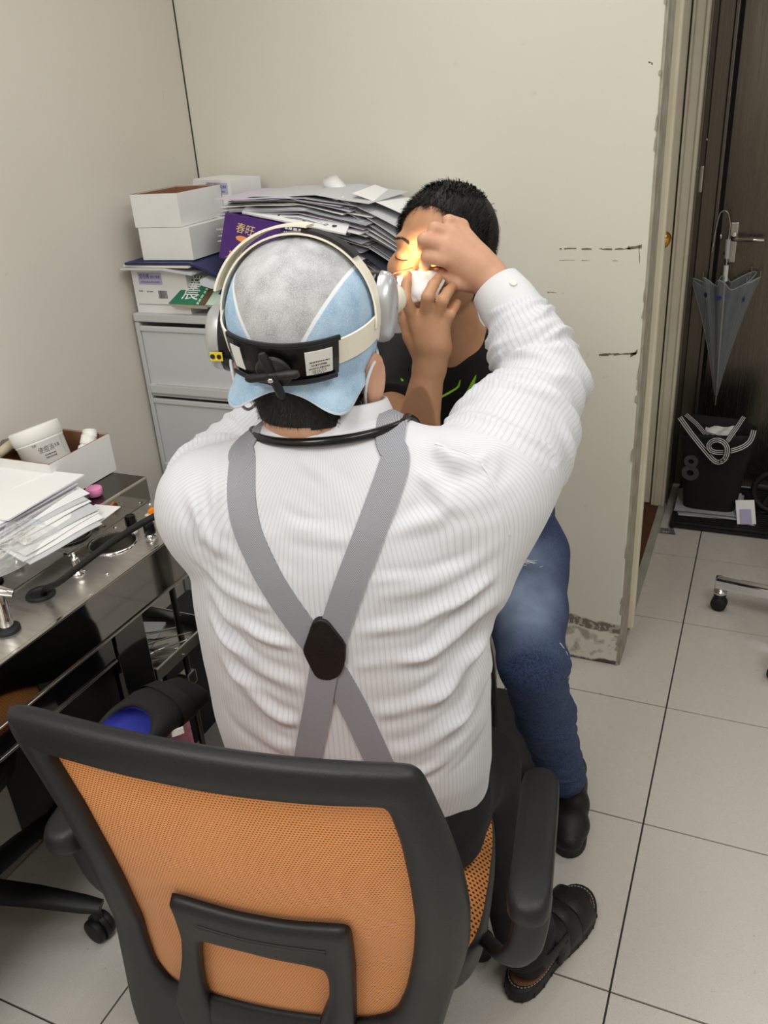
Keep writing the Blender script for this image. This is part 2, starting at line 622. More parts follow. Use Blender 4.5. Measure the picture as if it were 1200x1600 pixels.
mat('chrome', (222, 222, 222), 0.08, 1.0)
mat('chrome_brushed', (190, 188, 184), 0.26, 1.0)
mat('lamp_white', (240, 240, 236), 0.5)

def tile_material():
    m = mat('floor_tile', (196, 190, 181), 0.24)
    nt, N, L, b = nodes_of(m)
    g = nt.nodes.new('ShaderNodeNewGeometry')
    pos = g.outputs['Position']
    sp = map_range(nt, tex_noise(nt, pos, 340, 2), 0.58, 0.68, 0, 0.5)
    sp2 = map_range(nt, tex_noise(nt, pos, 190, 2), 0.66, 0.72, 0, 0.5)
    big = map_range(nt, tex_noise(nt, pos, 2.2, 5), 0.3, 0.7, 0, 0.3)
    c = mix_col(nt, big, srgb((208, 203, 196)), srgb((196, 191, 182)))
    c = mix_col(nt, sp, c, srgb((172, 166, 158)))
    c = mix_col(nt, sp2, c, srgb((228, 224, 218)))
    dirt = map_range(nt, tex_noise(nt, pos, 46, 8), 0.71, 0.74, 0, 0.5)
    c = mix_col(nt, dirt, c, srgb((120, 112, 102)))
    L.new(c, b.inputs['Base Color'])
    L.new(map_range(nt, tex_noise(nt, pos, 7, 4), 0.3, 0.7, 0.2, 0.34), b.inputs['Roughness'])
    bp = nt.nodes.new('ShaderNodeBump'); bp.inputs['Strength'].default_value = 0.06; bp.inputs['Distance'].default_value = 0.001
    L.new(tex_noise(nt, pos, 160, 2), bp.inputs['Height']); L.new(bp.outputs['Normal'], b.inputs['Normal'])
    return m
tile_material()

# ================================================================== the room
XL, XR, YF, YB = -1.42, 1.9, -2.6, 2.62
WY = 1.052           # face of the wall behind the patient
WX = -0.16           # its free end

fl = thing('floor', 'grey square tiled floor with dark joints', 'floor', kind='structure')
MB().box(((XL + XR) / 2, (YF + YB) / 2, -0.032), (XR - XL + 0.4, YB - YF + 0.4, 0.056)).build('joint_bed', 'joint', fl)
tm = MB().box((0, 0, -0.0045), (0.4462, 0.4462, 0.009), bev=0.0012).mesh('tile')
tm.materials.append(MATS['floor_tile'])
TS = 0.45
for i in range(-4, 5):
    for j in range(-6, 6):
        o = bpy.data.objects.new('tile', tm); COL.objects.link(o); o.parent = fl
        o.location = ((i + 0.5) * TS, (j + 0.5) * TS, 0.0)

def struct(name, mb, m, label=None):
    o = mb.build(name, m)
    o['kind'] = 'structure'
    if label: o['label'] = label
    return o

wl = struct('wall_left', MB().box((XL - 0.06, (YF + YB) / 2, CEIL / 2), (0.12, YB - YF + 0.24, CEIL)), 'wall_paint_left', 'plain cream wall behind the steel cabinet')
wb = struct('wall_back', MB().box(((XL + WX) / 2, WY + 0.085, CEIL / 2), (WX - XL, 0.17, CEIL), bev=0.004), 'wall_paint_back', 'cream wall with scratches and a stained foot behind the patient')
ro = thing('wall_right', 'plain cream wall on the far side of the room', 'wall', kind='structure')
MB().box((XR + 0.06, (YF + YB) / 2, CEIL / 2), (0.12, YB - YF, CEIL)).build('wall_panel', 'wall_paint_left', ro)
struct('wall_front', MB().box(((XL + XR) / 2, YF - 0.06, CEIL / 2), (XR - XL + 0.24, 0.12, CEIL)), 'wall_paint_left', 'plain cream wall across the room')
struct('ceiling', MB().box(((XL + XR) / 2, (YF + YB) / 2, CEIL + 0.05), (XR - XL + 0.24, YB - YF + 0.24, 0.1)), 'ceiling_paint', 'flat white ceiling')
for lx, ly, pw, sx, sy in LIGHTS:
    t = thing('ceiling_lamp', 'flat white ceiling lamp above the room', 'lamp', (lx, ly, CEIL), group='ceiling lamps')
    MB().box((lx, ly, CEIL - 0.03), (sx + 0.06, sy + 0.06, 0.06), bev=0.006).build('housing', 'lamp_white', t)

# thin dark crack line in the room corner
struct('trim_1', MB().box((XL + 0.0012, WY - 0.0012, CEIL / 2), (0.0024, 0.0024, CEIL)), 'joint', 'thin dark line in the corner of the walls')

# scratches on the back wall, real shallow gouges standing as flaked strips
def scratch(p0, p1, w, seed, dens=1.0):
    r = random.Random(seed)
    a = Vector(p0); b = Vector(p1); n = max(3, int((b - a).length / 0.006))
    mb = MB(); pts_u, pts_l = [], []
    k = 0
    while k < n:
        if r.random() > dens: k += 1; continue
        ln = r.randint(1, 4)
        q0 = a.lerp(b, k / n); q1 = a.lerp(b, min(1, (k + ln) / n))
        h0, h1 = w * r.uniform(0.2, 1), w * r.uniform(0.2, 1)
        z0 = r.uniform(-0.0015, 0.0015)
        poly = [(q0.x, q0.z - h0 / 2 + z0), (q1.x, q1.z - h1 / 2 + z0), (q1.x, q1.z + h1 / 2 + z0), ((q0.x + q1.x) / 2, q0.z + w * r.uniform(0.3, 0.7)), (q0.x, q0.z + h0 / 2 + z0)]
        mb.prism(poly, 0.0008, (0, WY + 0.0002, 0), (1, 0, 0), (0, 0, 1))
        k += ln
    return mb.build('scratch', 'scratch', wb)
scratch((-0.3732, 1.0520, 1.2220), (-0.2006, 1.0520, 1.2225), 0.004, 1, 0.7)
scratch((-0.2083, 1.0520, 1.2239), (-0.1741, 1.0520, 1.2285), 0.010, 2)
scratch((-0.1814, 1.0520, 1.2270), (-0.1759, 1.0520, 1.1910), 0.010, 9)
scratch((-0.3724, 1.0520, 1.1940), (-0.2292, 1.0520, 1.1936), 0.002, 3, 0.35)
scratch((-0.2624, 1.0520, 0.9585), (-0.1697, 1.0520, 0.9650), 0.007, 4, 0.9)
scratch((-0.1836, 1.0520, 0.9593), (-0.1670, 1.0520, 0.9717), 0.012, 5)
scratch((-0.4014, 1.0520, 1.1156), (-0.3519, 1.0520, 1.1118), 0.0015, 6, 0.8)
scratch((-0.1879, 1.0520, 1.6198), (-0.1782, 1.0520, 1.6179), 0.006, 7)
# crumbled corner edge
mb = MB(); r = random.Random(3)
z = 0.0
while z < 2.2:
    h = r.uniform(0.01, 0.05)
    if r.random() < (0.8 if z < 0.14 else 0.2):
        w = r.uniform(0.002, 0.006) * (2.2 if z < 0.14 else 1)
        mb.prism([(WX - w, z), (WX + 0.0006, z - 0.004), (WX + 0.0006, z + h), (WX - w * r.uniform(0.2, 0.9), z + h * 0.7)], 0.001, (0, WY - 0.0002, 0), (1, 0, 0), (0, 0, 1))
    z += h
mb.build('chipped_edge', 'grey_plaster', wb)

# end of the wall: bare plaster strip and cream jamb of the doorway
t = thing('trim_2', 'worn plaster edge and cream jamb at the end of the scratched wall', 'trim', (WX, WY + 0.1, 0), kind='structure')
MB().box((WX + 0.003, WY + 0.07, CEIL / 2), (0.006, 0.13, CEIL)).build('plaster_strip', 'grey_plaster', t)
MB().box((WX + 0.004, WY + 0.172, CEIL / 2 + 0.02), (0.03, 0.045, CEIL - 0.04), bev=0.005).build('jamb', 'cream_trim', t)
MB().box((WX + 0.014, WY + 0.158, CEIL / 2 + 0.02), (0.012, 0.01, CEIL - 0.04), bev=0.003).build('stop_bead', 'cream_trim', t)

# alcove behind: carpet, sill, the cream door with a brass knob
AYD = 2.215
struct('floor_2', MB().box((WX - 0.43, (WY + 0.2 + AYD) / 2, 0.006), (0.84, AYD - WY - 0.2, 0.012), bev=0.003), 'brown_carpet', 'brown carpet inside the doorway')
struct('trim_3', MB().box((WX - 0.008, (WY + 0.2 + AYD) / 2, 0.008), (0.028, AYD - WY - 0.2, 0.016), bev=0.003), 'grey_sill', 'grey metal threshold strip beside the brown carpet')
struct('wall_alcove_back', MB().box((WX - 0.42, AYD + 0.07, CEIL / 2), (0.84, 0.1, CEIL)), 'wall_paint_left', 'wall around the cream door')
struct('wall_alcove_side', MB().box((WX - 0.86, (WY + AYD) / 2 + 0.1, CEIL / 2), (0.04, AYD - WY, CEIL)), 'wall_paint_left', 'side wall of the doorway')
d1 = thing('door_1', 'cream painted door with a round brass knob', 'door', (WX - 0.4, AYD, 0), kind='structure')
MB().box((WX - 0.45, AYD, 1.03), (0.78, 0.035, 2.03), bev=0.003).build('leaf', 'cream_trim', d1)
MB().box((WX - 0.022, AYD - 0.006, 1.28), (0.044, 0.05, 2.54), bev=0.006).build('casing', 'cream_trim', d1)
MB().box((WX - 0.048, AYD - 0.012, 1.28), (0.012, 0.03, 2.54), bev=0.003).build('stop_bead', 'cream_trim', d1)
MB().box((WX - 0.006, AYD - 0.026, 1.28), (0.01, 0.02, 2.54), bev=0.003).build('moulding', 'cream_trim', d1)
kx, kz = -0.247, 1.075
MB().lathe([(0.0, 0.0), (0.026, 0.0), (0.026, 0.004), (0.011, 0.008), (0.011, 0.028), (0.022, 0.034), (0.028, 0.045), (0.028, 0.054), (0.021, 0.064), (0.0, 0.067)], (kx, AYD - 0.0175, kz), (0, -1, 0), 24).build('knob', 'brass', d1)

# steel entrance door at the end of the passage
SY = 2.5
d2 = thing('door_2', 'dark brushed steel entrance door with a lever handle', 'door', (0.5, SY, 0), kind='structure')
MB().box((0.4255, SY + 0.03, 1.27), (0.995, 0.05, 2.54)).build('leaf', 'steel_door', d2)
MB().box((-0.078, SY + 0.02, 1.27), (0.014, 0.05, 2.54)).build('gap', 'black_gap', d2)
MB().box((-0.118, SY + 0.0, 1.27), (0.066, 0.09, 2.54), bev=0.003).build('frame', 'steel_frame', d2)
MB().box((-0.158, SY - 0.13, 1.27), (0.012, 0.29, 2.54), bev=0.003).build('frame', 'steel_frame', d2)
MB().box((-0.098, SY - 0.047, 1.27), (0.004, 0.006, 2.54)).build('gap', 'black_gap', d2)
hx, hy, hz = (-0.0242, 2.4600, 1.0340)
hp = MB().box((hx, SY - 0.002, hz - 0.02), (0.03, 0.012, 0.15), bev=0.004).build('handle_plate', 'chrome_brushed', d2)
MB().tube([(hx, SY, hz), (hx, SY - 0.045, hz), (hx + 0.015, SY - 0.052, hz), (hx + 0.11, SY - 0.05, hz - 0.004)], [0.009, 0.009, 0.009, 0.008], 10).build('lever', 'chrome', hp)
MB().lathe([(0.014, 0), (0.014, 0.006), (0.0, 0.008)], (hx - 0.05, SY + 0.004, hz + 0.0), (0, -1, 0), 16).build('lock', 'chrome_brushed', d2)
MB().lathe([(0.008, 0), (0.008, 0.006), (0.0, 0.008)], (hx - 0.022, SY + 0.004, hz - 0.06), (0, -1, 0), 14).build('screw', 'chrome_brushed', d2)
MB().lathe([(0.006, 0), (0.006, 0.006), (0.0, 0.008)], (-0.1525, 2.4500, 1.3860), (0, -1, 0), 12).build('screw', 'chrome_brushed', d2)
# small latch on the steel frame edge
lx0 = (-0.1761, 2.3500, 1.2598)
MB().box((-0.150, 2.35, lx0[2]), (0.012, 0.03, 0.09), bev=0.003).build('strike_plate', 'chrome_brushed', d2)
struct('wall_passage', MB().box((1.45, SY + 0.06, CEIL / 2), (1.06, 0.12, CEIL)), 'wall_paint_left', 'cream wall beside the steel door')

# ================================================================== materials of people and chair
def skin_material(name, col, col2):
    m = mat(name, col, 0.48, sss=0.12, noise_col=col2, noise_scale=30, noise_amt=0.5, bump=0.12, bump_scale=300, detail=6)
    return m
skin_material('skin_light', (205, 160, 132), (190, 138, 112))
skin_material('skin_tan', (188, 142, 108), (172, 124, 92))
mat('black_cotton', (15, 15, 17), 0.85, noise_col=(28, 28, 31), noise_scale=40, bump=0.3, bump_scale=200)
mat('black_trousers', (15, 15, 17), 0.85, noise_col=(21, 21, 24), noise_scale=30, bump=0.3, bump_scale=160)
mat('black_plastic', (25, 26, 28), 0.48, bump=0.18, bump_scale=420)
mat('black_gloss', (16, 16, 17), 0.22)
mat('black_rubber', (24, 24, 25), 0.6, bump=0.2, bump_scale=120)
mat('black_leather', (18, 17, 18), 0.5, bump=0.5, bump_scale=260, noise_col=(27, 25, 25), noise_scale=90)
mat('hair_black', (16, 14, 13), 0.62, noise_col=(34, 28, 25), noise_scale=120)
mat('lime', (140, 205, 40), 0.7)
mat('ivory_plastic', (238, 232, 214), 0.35)
mat('silver_plastic', (186, 188, 191), 0.34, 0.45)
mat('white_cotton', (214, 215, 219), 0.85, bump=0.2, bump_scale=300)
mat('tissue', (250, 250, 250), 0.9, bump=0.4, bump_scale=150, sss=0.05)
mat('label_paper', (226, 226, 222), 0.6)
mat('ink', (30, 30, 32), 0.7)
mat('ink_grey', (120, 120, 124), 0.7)
mat('yellow_sticker', (232, 204, 40), 0.5)
mat('footbed', (120, 84, 56), 0.8, noise_col=(80, 54, 36), noise_scale=30, noise_amt=0.8)
mat('stitch', (190, 180, 160), 0.8)
mat('mask_white', (232, 236, 240), 0.85)

def shirt_material():
    m = mat('shirt_stripe', (228, 229, 233), 0.75)
    nt, N, L, b = nodes_of(m)
    at = nt.nodes.new('ShaderNodeAttribute'); at.attribute_name = 'stripe'
    s = at.outputs['Fac']
    ph = math_node(nt, 'FRACT', math_node(nt, 'DIVIDE', s, 0.0064))
    line = map_range(nt, math_node(nt, 'ABSOLUTE', math_node(nt, 'SUBTRACT', ph, 0.5)), 0.085, 0.035)
    satin = map_range(nt, math_node(nt, 'ABSOLUTE', math_node(nt, 'SUBTRACT', ph, 0.5)), 0.36, 0.30)
    c = mix_col(nt, satin, srgb((213, 214, 219)), srgb((209, 210, 216)))
    c = mix_col(nt, math_node(nt, 'MULTIPLY', line, 0.36), c, srgb((150, 154, 168)))
    L.new(c, b.inputs['Base Color'])
    b.inputs['Sheen Weight'].default_value = 0.2
    oc = obj_coord(nt)
    bp = nt.nodes.new('ShaderNodeBump'); bp.inputs['Strength'].default_value = 0.25; bp.inputs['Distance'].default_value = 0.002
    h = math_node(nt, 'ADD', math_node(nt, 'MULTIPLY', satin, 0.04), tex_noise(nt, oc, 45, 4))
    L.new(h, bp.inputs['Height']); L.new(bp.outputs['Normal'], b.inputs['Normal'])
shirt_material()

def suspender_material():
    m = mat('suspender_web', (142, 143, 149), 0.6)
    nt, N, L, b = nodes_of(m)
    oc = obj_coord(nt)
    # herringbone weave: diagonal ribs that flip direction in blocks
    x, y, z = sep_xyz(nt, oc)
    u = math_node(nt, 'ADD', math_node(nt, 'MULTIPLY', x, 0.96), math_node(nt, 'MULTIPLY', y, 0.28))
    d1 = math_node(nt, 'ADD', u, math_node(nt, 'MULTIPLY', z, 0.8)); d2 = math_node(nt, 'SUBTRACT', u, math_node(nt, 'MULTIPLY', z, 0.8))
    w1 = math_node(nt, 'SINE', math_node(nt, 'MULTIPLY', d1, 2600)); w2 = math_node(nt, 'SINE', math_node(nt, 'MULTIPLY', d2, 2600))
    v = nt.nodes.new('ShaderNodeTexVoronoi'); v.inputs['Scale'].default_value = 42
    mp = nt.nodes.new('ShaderNodeMapping'); mp.inputs['Rotation'].default_value = (0.4, 0.5, 0.3); mp.inputs['Scale'].default_value = (1, 1, 0.55)
    L.new(oc, mp.inputs['Vector']); L.new(mp.outputs['Vector'], v.inputs['Vector'])
    sel = math_node(nt, 'GREATER_THAN', sep_xyz(nt, v.outputs['Color'])[0], 0.5)
    w = mix_col(nt, sel, w1, w2)
    c = mix_col(nt, map_range(nt, w, -0.6, 0.6), srgb((124, 125, 132)), srgb((158, 159, 166)))
    L.new(c, b.inputs['Base Color'])
suspender_material()

def cap_material():
    m = mat('cap_fabric', (180, 205, 226), 0.9)
    nt, N, L, b = nodes_of(m)
    at = nt.nodes.new('ShaderNodeAttribute'); at.attribute_name = 'seam'
    s = at.outputs['Fac']
    oc = obj_coord(nt)
    n1 = tex_noise(nt, oc, 38, 6); n2 = tex_noise(nt, oc, 620, 1)
    grey = mix_col(nt, map_range(nt, n1, 0.3, 0.68), srgb((150, 150, 153)), srgb((186, 187, 190)))
    grey = mix_col(nt, map_range(nt, n2, 0.45, 0.62, 0, 0.2), grey, srgb((240, 240, 240)))
    blue = mix_col(nt, map_range(nt, n1, 0.3, 0.7), srgb((140, 174, 204)), srgb((178, 204, 228)))
    blue = mix_col(nt, map_range(nt, n2, 0.45, 0.62, 0, 0.3), blue, srgb((214, 228, 240)))
    c = mix_col(nt, map_range(nt, s, -0.0008, 0.0008), grey, blue)
    edge = map_range(nt, math_node(nt, 'ABSOLUTE', s), 0.0032, 0.0018)
    c = mix_col(nt, math_node(nt, 'MULTIPLY', edge, 0.85), c, srgb((236, 239, 243)))
    hem = nt.nodes.new('ShaderNodeAttribute'); hem.attribute_name = 'hem'
    c = mix_col(nt, map_range(nt, hem.outputs['Fac'], 0.5, 0.6), c, srgb((214, 228, 240)))
    L.new(c, b.inputs['Base Color'])
    bp = nt.nodes.new('ShaderNodeBump'); bp.inputs['Strength'].default_value = 0.5; bp.inputs['Distance'].default_value = 0.001
    L.new(n2, bp.inputs['Height']); L.new(bp.outputs['Normal'], b.inputs['Normal'])
cap_material()

def mesh_fabric(name, scale, hole):
    m = mat(name, (214, 132, 66), 0.6)
    nt, N, L, b = nodes_of(m)
    a1 = nt.nodes.new('ShaderNodeAttribute'); a1.attribute_name = 'wu'
    a2 = nt.nodes.new('ShaderNodeAttribute'); a2.attribute_name = 'wv'
    u = math_node(nt, 'MULTIPLY', a1.outputs['Fac'], scale); v = math_node(nt, 'MULTIPLY', a2.outputs['Fac'], scale)
    row = math_node(nt, 'FLOOR', v)
    u2 = math_node(nt, 'ADD', u, math_node(nt, 'MULTIPLY', math_node(nt, 'MODULO', row, 2.0), 0.5))
    fu = math_node(nt, 'ABSOLUTE', math_node(nt, 'SUBTRACT', math_node(nt, 'FRACT', u2), 0.5))
    fv = math_node(nt, 'ABSOLUTE', math_node(nt, 'SUBTRACT', math_node(nt, 'FRACT', v), 0.5))
    d = math_node(nt, 'SQRT', math_node(nt, 'ADD', math_node(nt, 'POWER', fu, 2.0), math_node(nt, 'POWER', math_node(nt, 'MULTIPLY', fv, 1.15), 2.0)))
    c = mix_col(nt, map_range(nt, d, 0.2, 0.5), srgb((176, 96, 44)), srgb((240, 164, 92)))
    L.new(c, b.inputs['Base Color'])
    L.new(map_range(nt, d, hole, hole + 0.05, 0.0, 1.0), b.inputs['Alpha'])
    b.inputs['Sheen Weight'].default_value = 0.15
mesh_fabric('orange_mesh', 230.0, 0.1)
mesh_fabric('orange_mesh_seat', 150.0, 0.2)

def denim_material():
    m = mat('denim', (44, 66, 110), 0.85)
    nt, N, L, b = nodes_of(m)
    oc = obj_coord(nt)
    at = nt.nodes.new('ShaderNodeAttribute'); at.attribute_name = 'fade'
    n1 = tex_noise(nt, oc, 16, 6); n2 = tex_noise(nt, oc, 260, 2)
    f = math_node(nt, 'MULTIPLY', at.outputs['Fac'], map_range(nt, n1, 0.25, 0.65, 0.55, 1.1))
    c = mix_col(nt, n1, srgb((29, 44, 76)), srgb((42, 61, 100)))
    c = mix_col(nt, f, c, srgb((158, 176, 204)))
    c = mix_col(nt, map_range(nt, n2, 0.4, 0.62, 0, 0.16), c, srgb((120, 140, 176)))
    L.new(c, b.inputs['Base Color'])
    bp = nt.nodes.new('ShaderNodeBump'); bp.inputs['Strength'].default_value = 0.3; bp.inputs['Distance'].default_value = 0.001
    L.new(n2, bp.inputs['Height']); L.new(bp.outputs['Normal'], b.inputs['Normal'])
denim_material()

def V3(*a): return Vector(a)
def resample(pts, n, closed=False):
    P = [Vector(p) for p in pts]
    if closed: P = P + [P[0]]
    L = [0.0]
    for a, b in zip(P, P[1:]): L.append(L[-1] + (b - a).length)
    out = []
    m = n if closed else n - 1
    for i in range(n):
        t = L[-1] * i / m
        k = 0
        while k < len(L) - 2 and L[k + 1] < t: k += 1
        s = (t - L[k]) / max(1e-9, L[k + 1] - L[k])
        out.append(P[k].lerp(P[k + 1], s))
    return out
def smooth_poly(pts, n, closed=False, it=2):
    P = resample(pts, n, closed)
    for _ in range(it):
        Q = P[:]
        for i in range(n):
            if not closed and i in (0, n - 1): continue
            Q[i] = P[i] * 0.5 + (P[i - 1] + P[(i + 1) % n]) * 0.25
        P = Q
    return P

# ================================================================== the orange mesh office chair
CH_O = Vector((-0.435, -0.255, 0)); CH_ROT = math.atan2(0.18, 0.9837)
chair = thing('office_chair', 'black office chair with orange mesh back under the man in the white shirt', 'chair', CH_O, CH_ROT, group='orange mesh office chairs')
# local axes: x right, y forward, z up
def back_pt(r, z, off=0.0):
    f = -0.285 + (0.95 - z) * 0.2
    f += 0.35 * (r * r) * (1.0 if z < 0.9 else 1.0) - 0.016 - 0.03 * math.sin(max(0, min(1, (z - 0.5) / 0.45)) * PI) * 0.5
    return Vector((r, f + off, z))
outer_px = [(-0.2670, 0.9647), (-0.2325, 0.9699), (-0.0052, 0.9562), (0.1190, 0.9503), (0.2166, 0.9485), (0.2305, 0.9360), (0.2514, 0.8555), (0.2648, 0.7802), (0.2701, 0.6977), (0.2651, 0.6029), (0.2498, 0.5112), (0.2286, 0.4173), (0.2089, 0.3141), (0.1777, 0.1305), (0.0819, -0.0313), (-0.1423, -0.1196), (-0.3890, -0.1822), (-0.4567, -0.1509), (-0.4041, 0.0783), (-0.3464, 0.2749), (-0.3003, 0.4396), (-0.2644, 0.5794), (-0.2417, 0.6984), (-0.2394, 0.7927), (-0.2545, 0.8747), (-0.2701, 0.9381)]
inner_px = [(-0.2279, 0.9014), (-0.2094, 0.8998), (-0.0219, 0.8894), (0.1088, 0.8863), (0.1827, 0.8895), (0.1904, 0.8806), (0.1984, 0.8288), (0.2020, 0.7505), (0.2008, 0.6626), (0.1888, 0.5611), (0.1676, 0.4434), (0.1482, 0.3795), (0.1297, 0.3510), (0.0805, 0.3246), (0.0172, 0.3146), (-0.0701, 0.3024), (-0.1710, 0.2948), (-0.2181, 0.2883), (-0.2469, 0.3001), (-0.2584, 0.3464), (-0.2472, 0.4269), (-0.2286, 0.5278), (-0.2103, 0.6357), (-0.2055, 0.7145), (-0.2089, 0.8057), (-0.2193, 0.8648)]
NO = 120
def key_loop(px, n_per):
    # same number of samples between corresponding key points
    out = []
    m = len(px)
    for i in range(m):
        a = Vector(px[i]); b = Vector(px[(i + 1) % m])
        for k in range(n_per): out.append(a.lerp(b, k / n_per))
    for _ in range(2):
        out = [out[i] * 0.5 + (out[i - 1] + out[(i + 1) % len(out)]) * 0.25 for i in range(len(out))]
    return out
OL = key_loop(outer_px, 5); IL = key_loop(inner_px, 5)
rows = []
prof = [(0.0, 0.004), (0.04, -0.006), (0.14, -0.012), (0.5, -0.014), (0.86, -0.010), (0.97, -0.004), (1.0, 0.004), (0.9, 0.016), (0.5, 0.02), (0.1, 0.014)]
for a, b in zip(OL, IL):
    rows.append([back_pt(*(a.lerp(b, t)), off) for t, off in prof])
mb = MB(); mb.grid(rows + [rows[0]], smooth=True, closed_u=True)
bf = mb.build('back_frame', 'black_plastic', chair, world=False)
# orange mesh stretched in the frame
cen = sum(IL, Vector((0, 0))) / len(IL)
rows = []; K = 18
for k in range(K + 1):
    s = 1.03 - 1.03 * k / K
    rows.append([back_pt(cen.x + (p.x - cen.x) * s, cen.y + (p.y - cen.y) * s, 0.008) for p in IL])
mb = MB(); mb.grid(rows, smooth=True, closed_u=True)
me = mb.mesh('mesh_panel')
for nm, fn in (('wu', lambda v: v.co.x), ('wv', lambda v: v.co.z)):
    at = me.attributes.new(nm, 'FLOAT', 'POINT')
    for i, v in enumerate(me.vertices): at.data[i].value = fn(v)
link_mesh('mesh_panel', me, 'orange_mesh', chair, world=False)
# lumbar bracket: an arch behind the mesh
bo = [(-0.2608, 0.0859), (-0.2580, 0.1777), (-0.2493, 0.2511), (-0.2100, 0.3464), (-0.1766, 0.4402), (-0.1541, 0.5230), (-0.1397, 0.5971), (-0.1351, 0.6410), (-0.1125, 0.6406), (-0.0409, 0.6281), (0.0314, 0.6260), (0.1105, 0.6361), (0.1155, 0.6215), (0.1067, 0.5339), (0.0949, 0.4362), (0.0757, 0.2801), (0.0626, 0.1785)]
bi = [(-0.2055, 0.0835), (-0.1842, 0.1956), (-0.1723, 0.2716), (-0.1667, 0.3297), (-0.1567, 0.3865), (-0.1421, 0.4516), (-0.1314, 0.4895), (-0.1251, 0.5064), (-0.1142, 0.5134), (-0.0576, 0.5094), (-0.0102, 0.5027), (0.0353, 0.4993), (0.0570, 0.4917), (0.0608, 0.4667), (0.0508, 0.3999), (0.0246, 0.3220), (-0.0132, 0.1944)]
def strip(o_, i_, off, th, n=6, bead=0.0):
    A = []; B = []
    for k in range(len(o_) - 1):
        for j in range(n):
            A.append(Vector(o_[k]).lerp(Vector(o_[k + 1]), j / n)); B.append(Vector(i_[k]).lerp(Vector(i_[k + 1]), j / n))
    A.append(Vector(o_[-1])); B.append(Vector(i_[-1]))
    for _ in range(3):
        A = [A[0]] + [A[i] * 0.5 + (A[i - 1] + A[i + 1]) * 0.25 for i in range(1, len(A) - 1)] + [A[-1]]
        B = [B[0]] + [B[i] * 0.5 + (B[i - 1] + B[i + 1]) * 0.25 for i in range(1, len(B) - 1)] + [B[-1]]
    pr = [(0.0, 0.0), (0.06, -th * 0.8), (0.2, -th), (0.8, -th), (0.94, -th * 0.8), (1.0, 0.0), (0.5, 0.004)]
    rows = [[back_pt(*(a.lerp(b, t)), off + d) for t, d in pr] for a, b in zip(A, B)]
    mb = MB(); mb.grid(rows, smooth=True, closed_u=True)
    return mb
br = strip(bo, bi, 0.002, 0.016).build('lumbar_bracket', 'black_plastic', chair, world=False)
g0 = [(-0.1056, 0.5865), (-0.0342, 0.5734), (0.0773, 0.5767)]; g1 = [(-0.1094, 0.5717), (-0.0369, 0.5605), (0.0757, 0.5659)]
strip(g0, g1, -0.013, 0.003).build('rib', 'black_plastic', br, world=False)
# rear spine carrying the back
MB().tube([back_pt(0.0, 0.33, 0.035), V3(0, -0.13, 0.345), V3(0, -0.05, 0.385)], [0.02, 0.025, 0.025], 10, flat=1.6, flat_dir=(1, 0, 0)).build('back_support', 'black_plastic', chair, world=False)
# seat
def rrect(w, d0, d1, n=40, p=3.2):
    pts = []
    for i in range(n):
        th = 2 * PI * i / n
        c, s_ = math.cos(th), math.sin(th)
        x = math.copysign(abs(c) ** (2 / p), c) * w
        y = math.copysign(abs(s_) ** (2 / p), s_) * (d1 if s_ > 0 else d0)
        if s_ < 0: y *= 0.75 + 0.25 * (abs(x) / w) ** 2.2
        pts.append((x, y))
    return pts
seat_o = rrect(0.266, 0.222, 0.25, 56)
rows = []
for s, z in ((1.0, 0.405), (1.0, 0.44), (1.0, 0.455), (0.985, 0.462)):
    rows.append([V3(x * s, y * s, z) for x, y in seat_o])
rows.insert(0, [V3(x * 0.8, y * 0.8, 0.395) for x, y in seat_o])
mb = MB(); mb.grid(rows, smooth=True, closed_u=True); mb.add(rows[0], [tuple(range(55, -1, -1))])
mb.build('seat_rim', 'black_plastic', chair, world=False)
rows = []
for k in range(15):
    s = 0.985 * (1 - k / 14.0)
    rows.append([V3(x * s, y * s, 0.462 + 0.028 * (1 - (1 - min(1, k / 4)) ** 2) - 0.014 * max(0, (k - 4) / 10)) for x, y in seat_o])
mb = MB(); mb.grid(rows, smooth=True, closed_u=True)
me = mb.mesh('seat_cover')
for nm, fn in (('wu', lambda v: v.co.x), ('wv', lambda v: v.co.y)):
    at = me.attributes.new(nm, 'FLOAT', 'POINT')
    for i, v in enumerate(me.vertices): at.data[i].value = fn(v)
link_mesh('seat_cover', me, 'orange_mesh_seat', chair, world=False)
MB().grid([[V3(x * s, y * s, 0.455) for x, y in seat_o] for s in (0.98, 0.5, 0.01)], closed_u=True).build('seat_foam', 'black_cotton', chair, world=False)
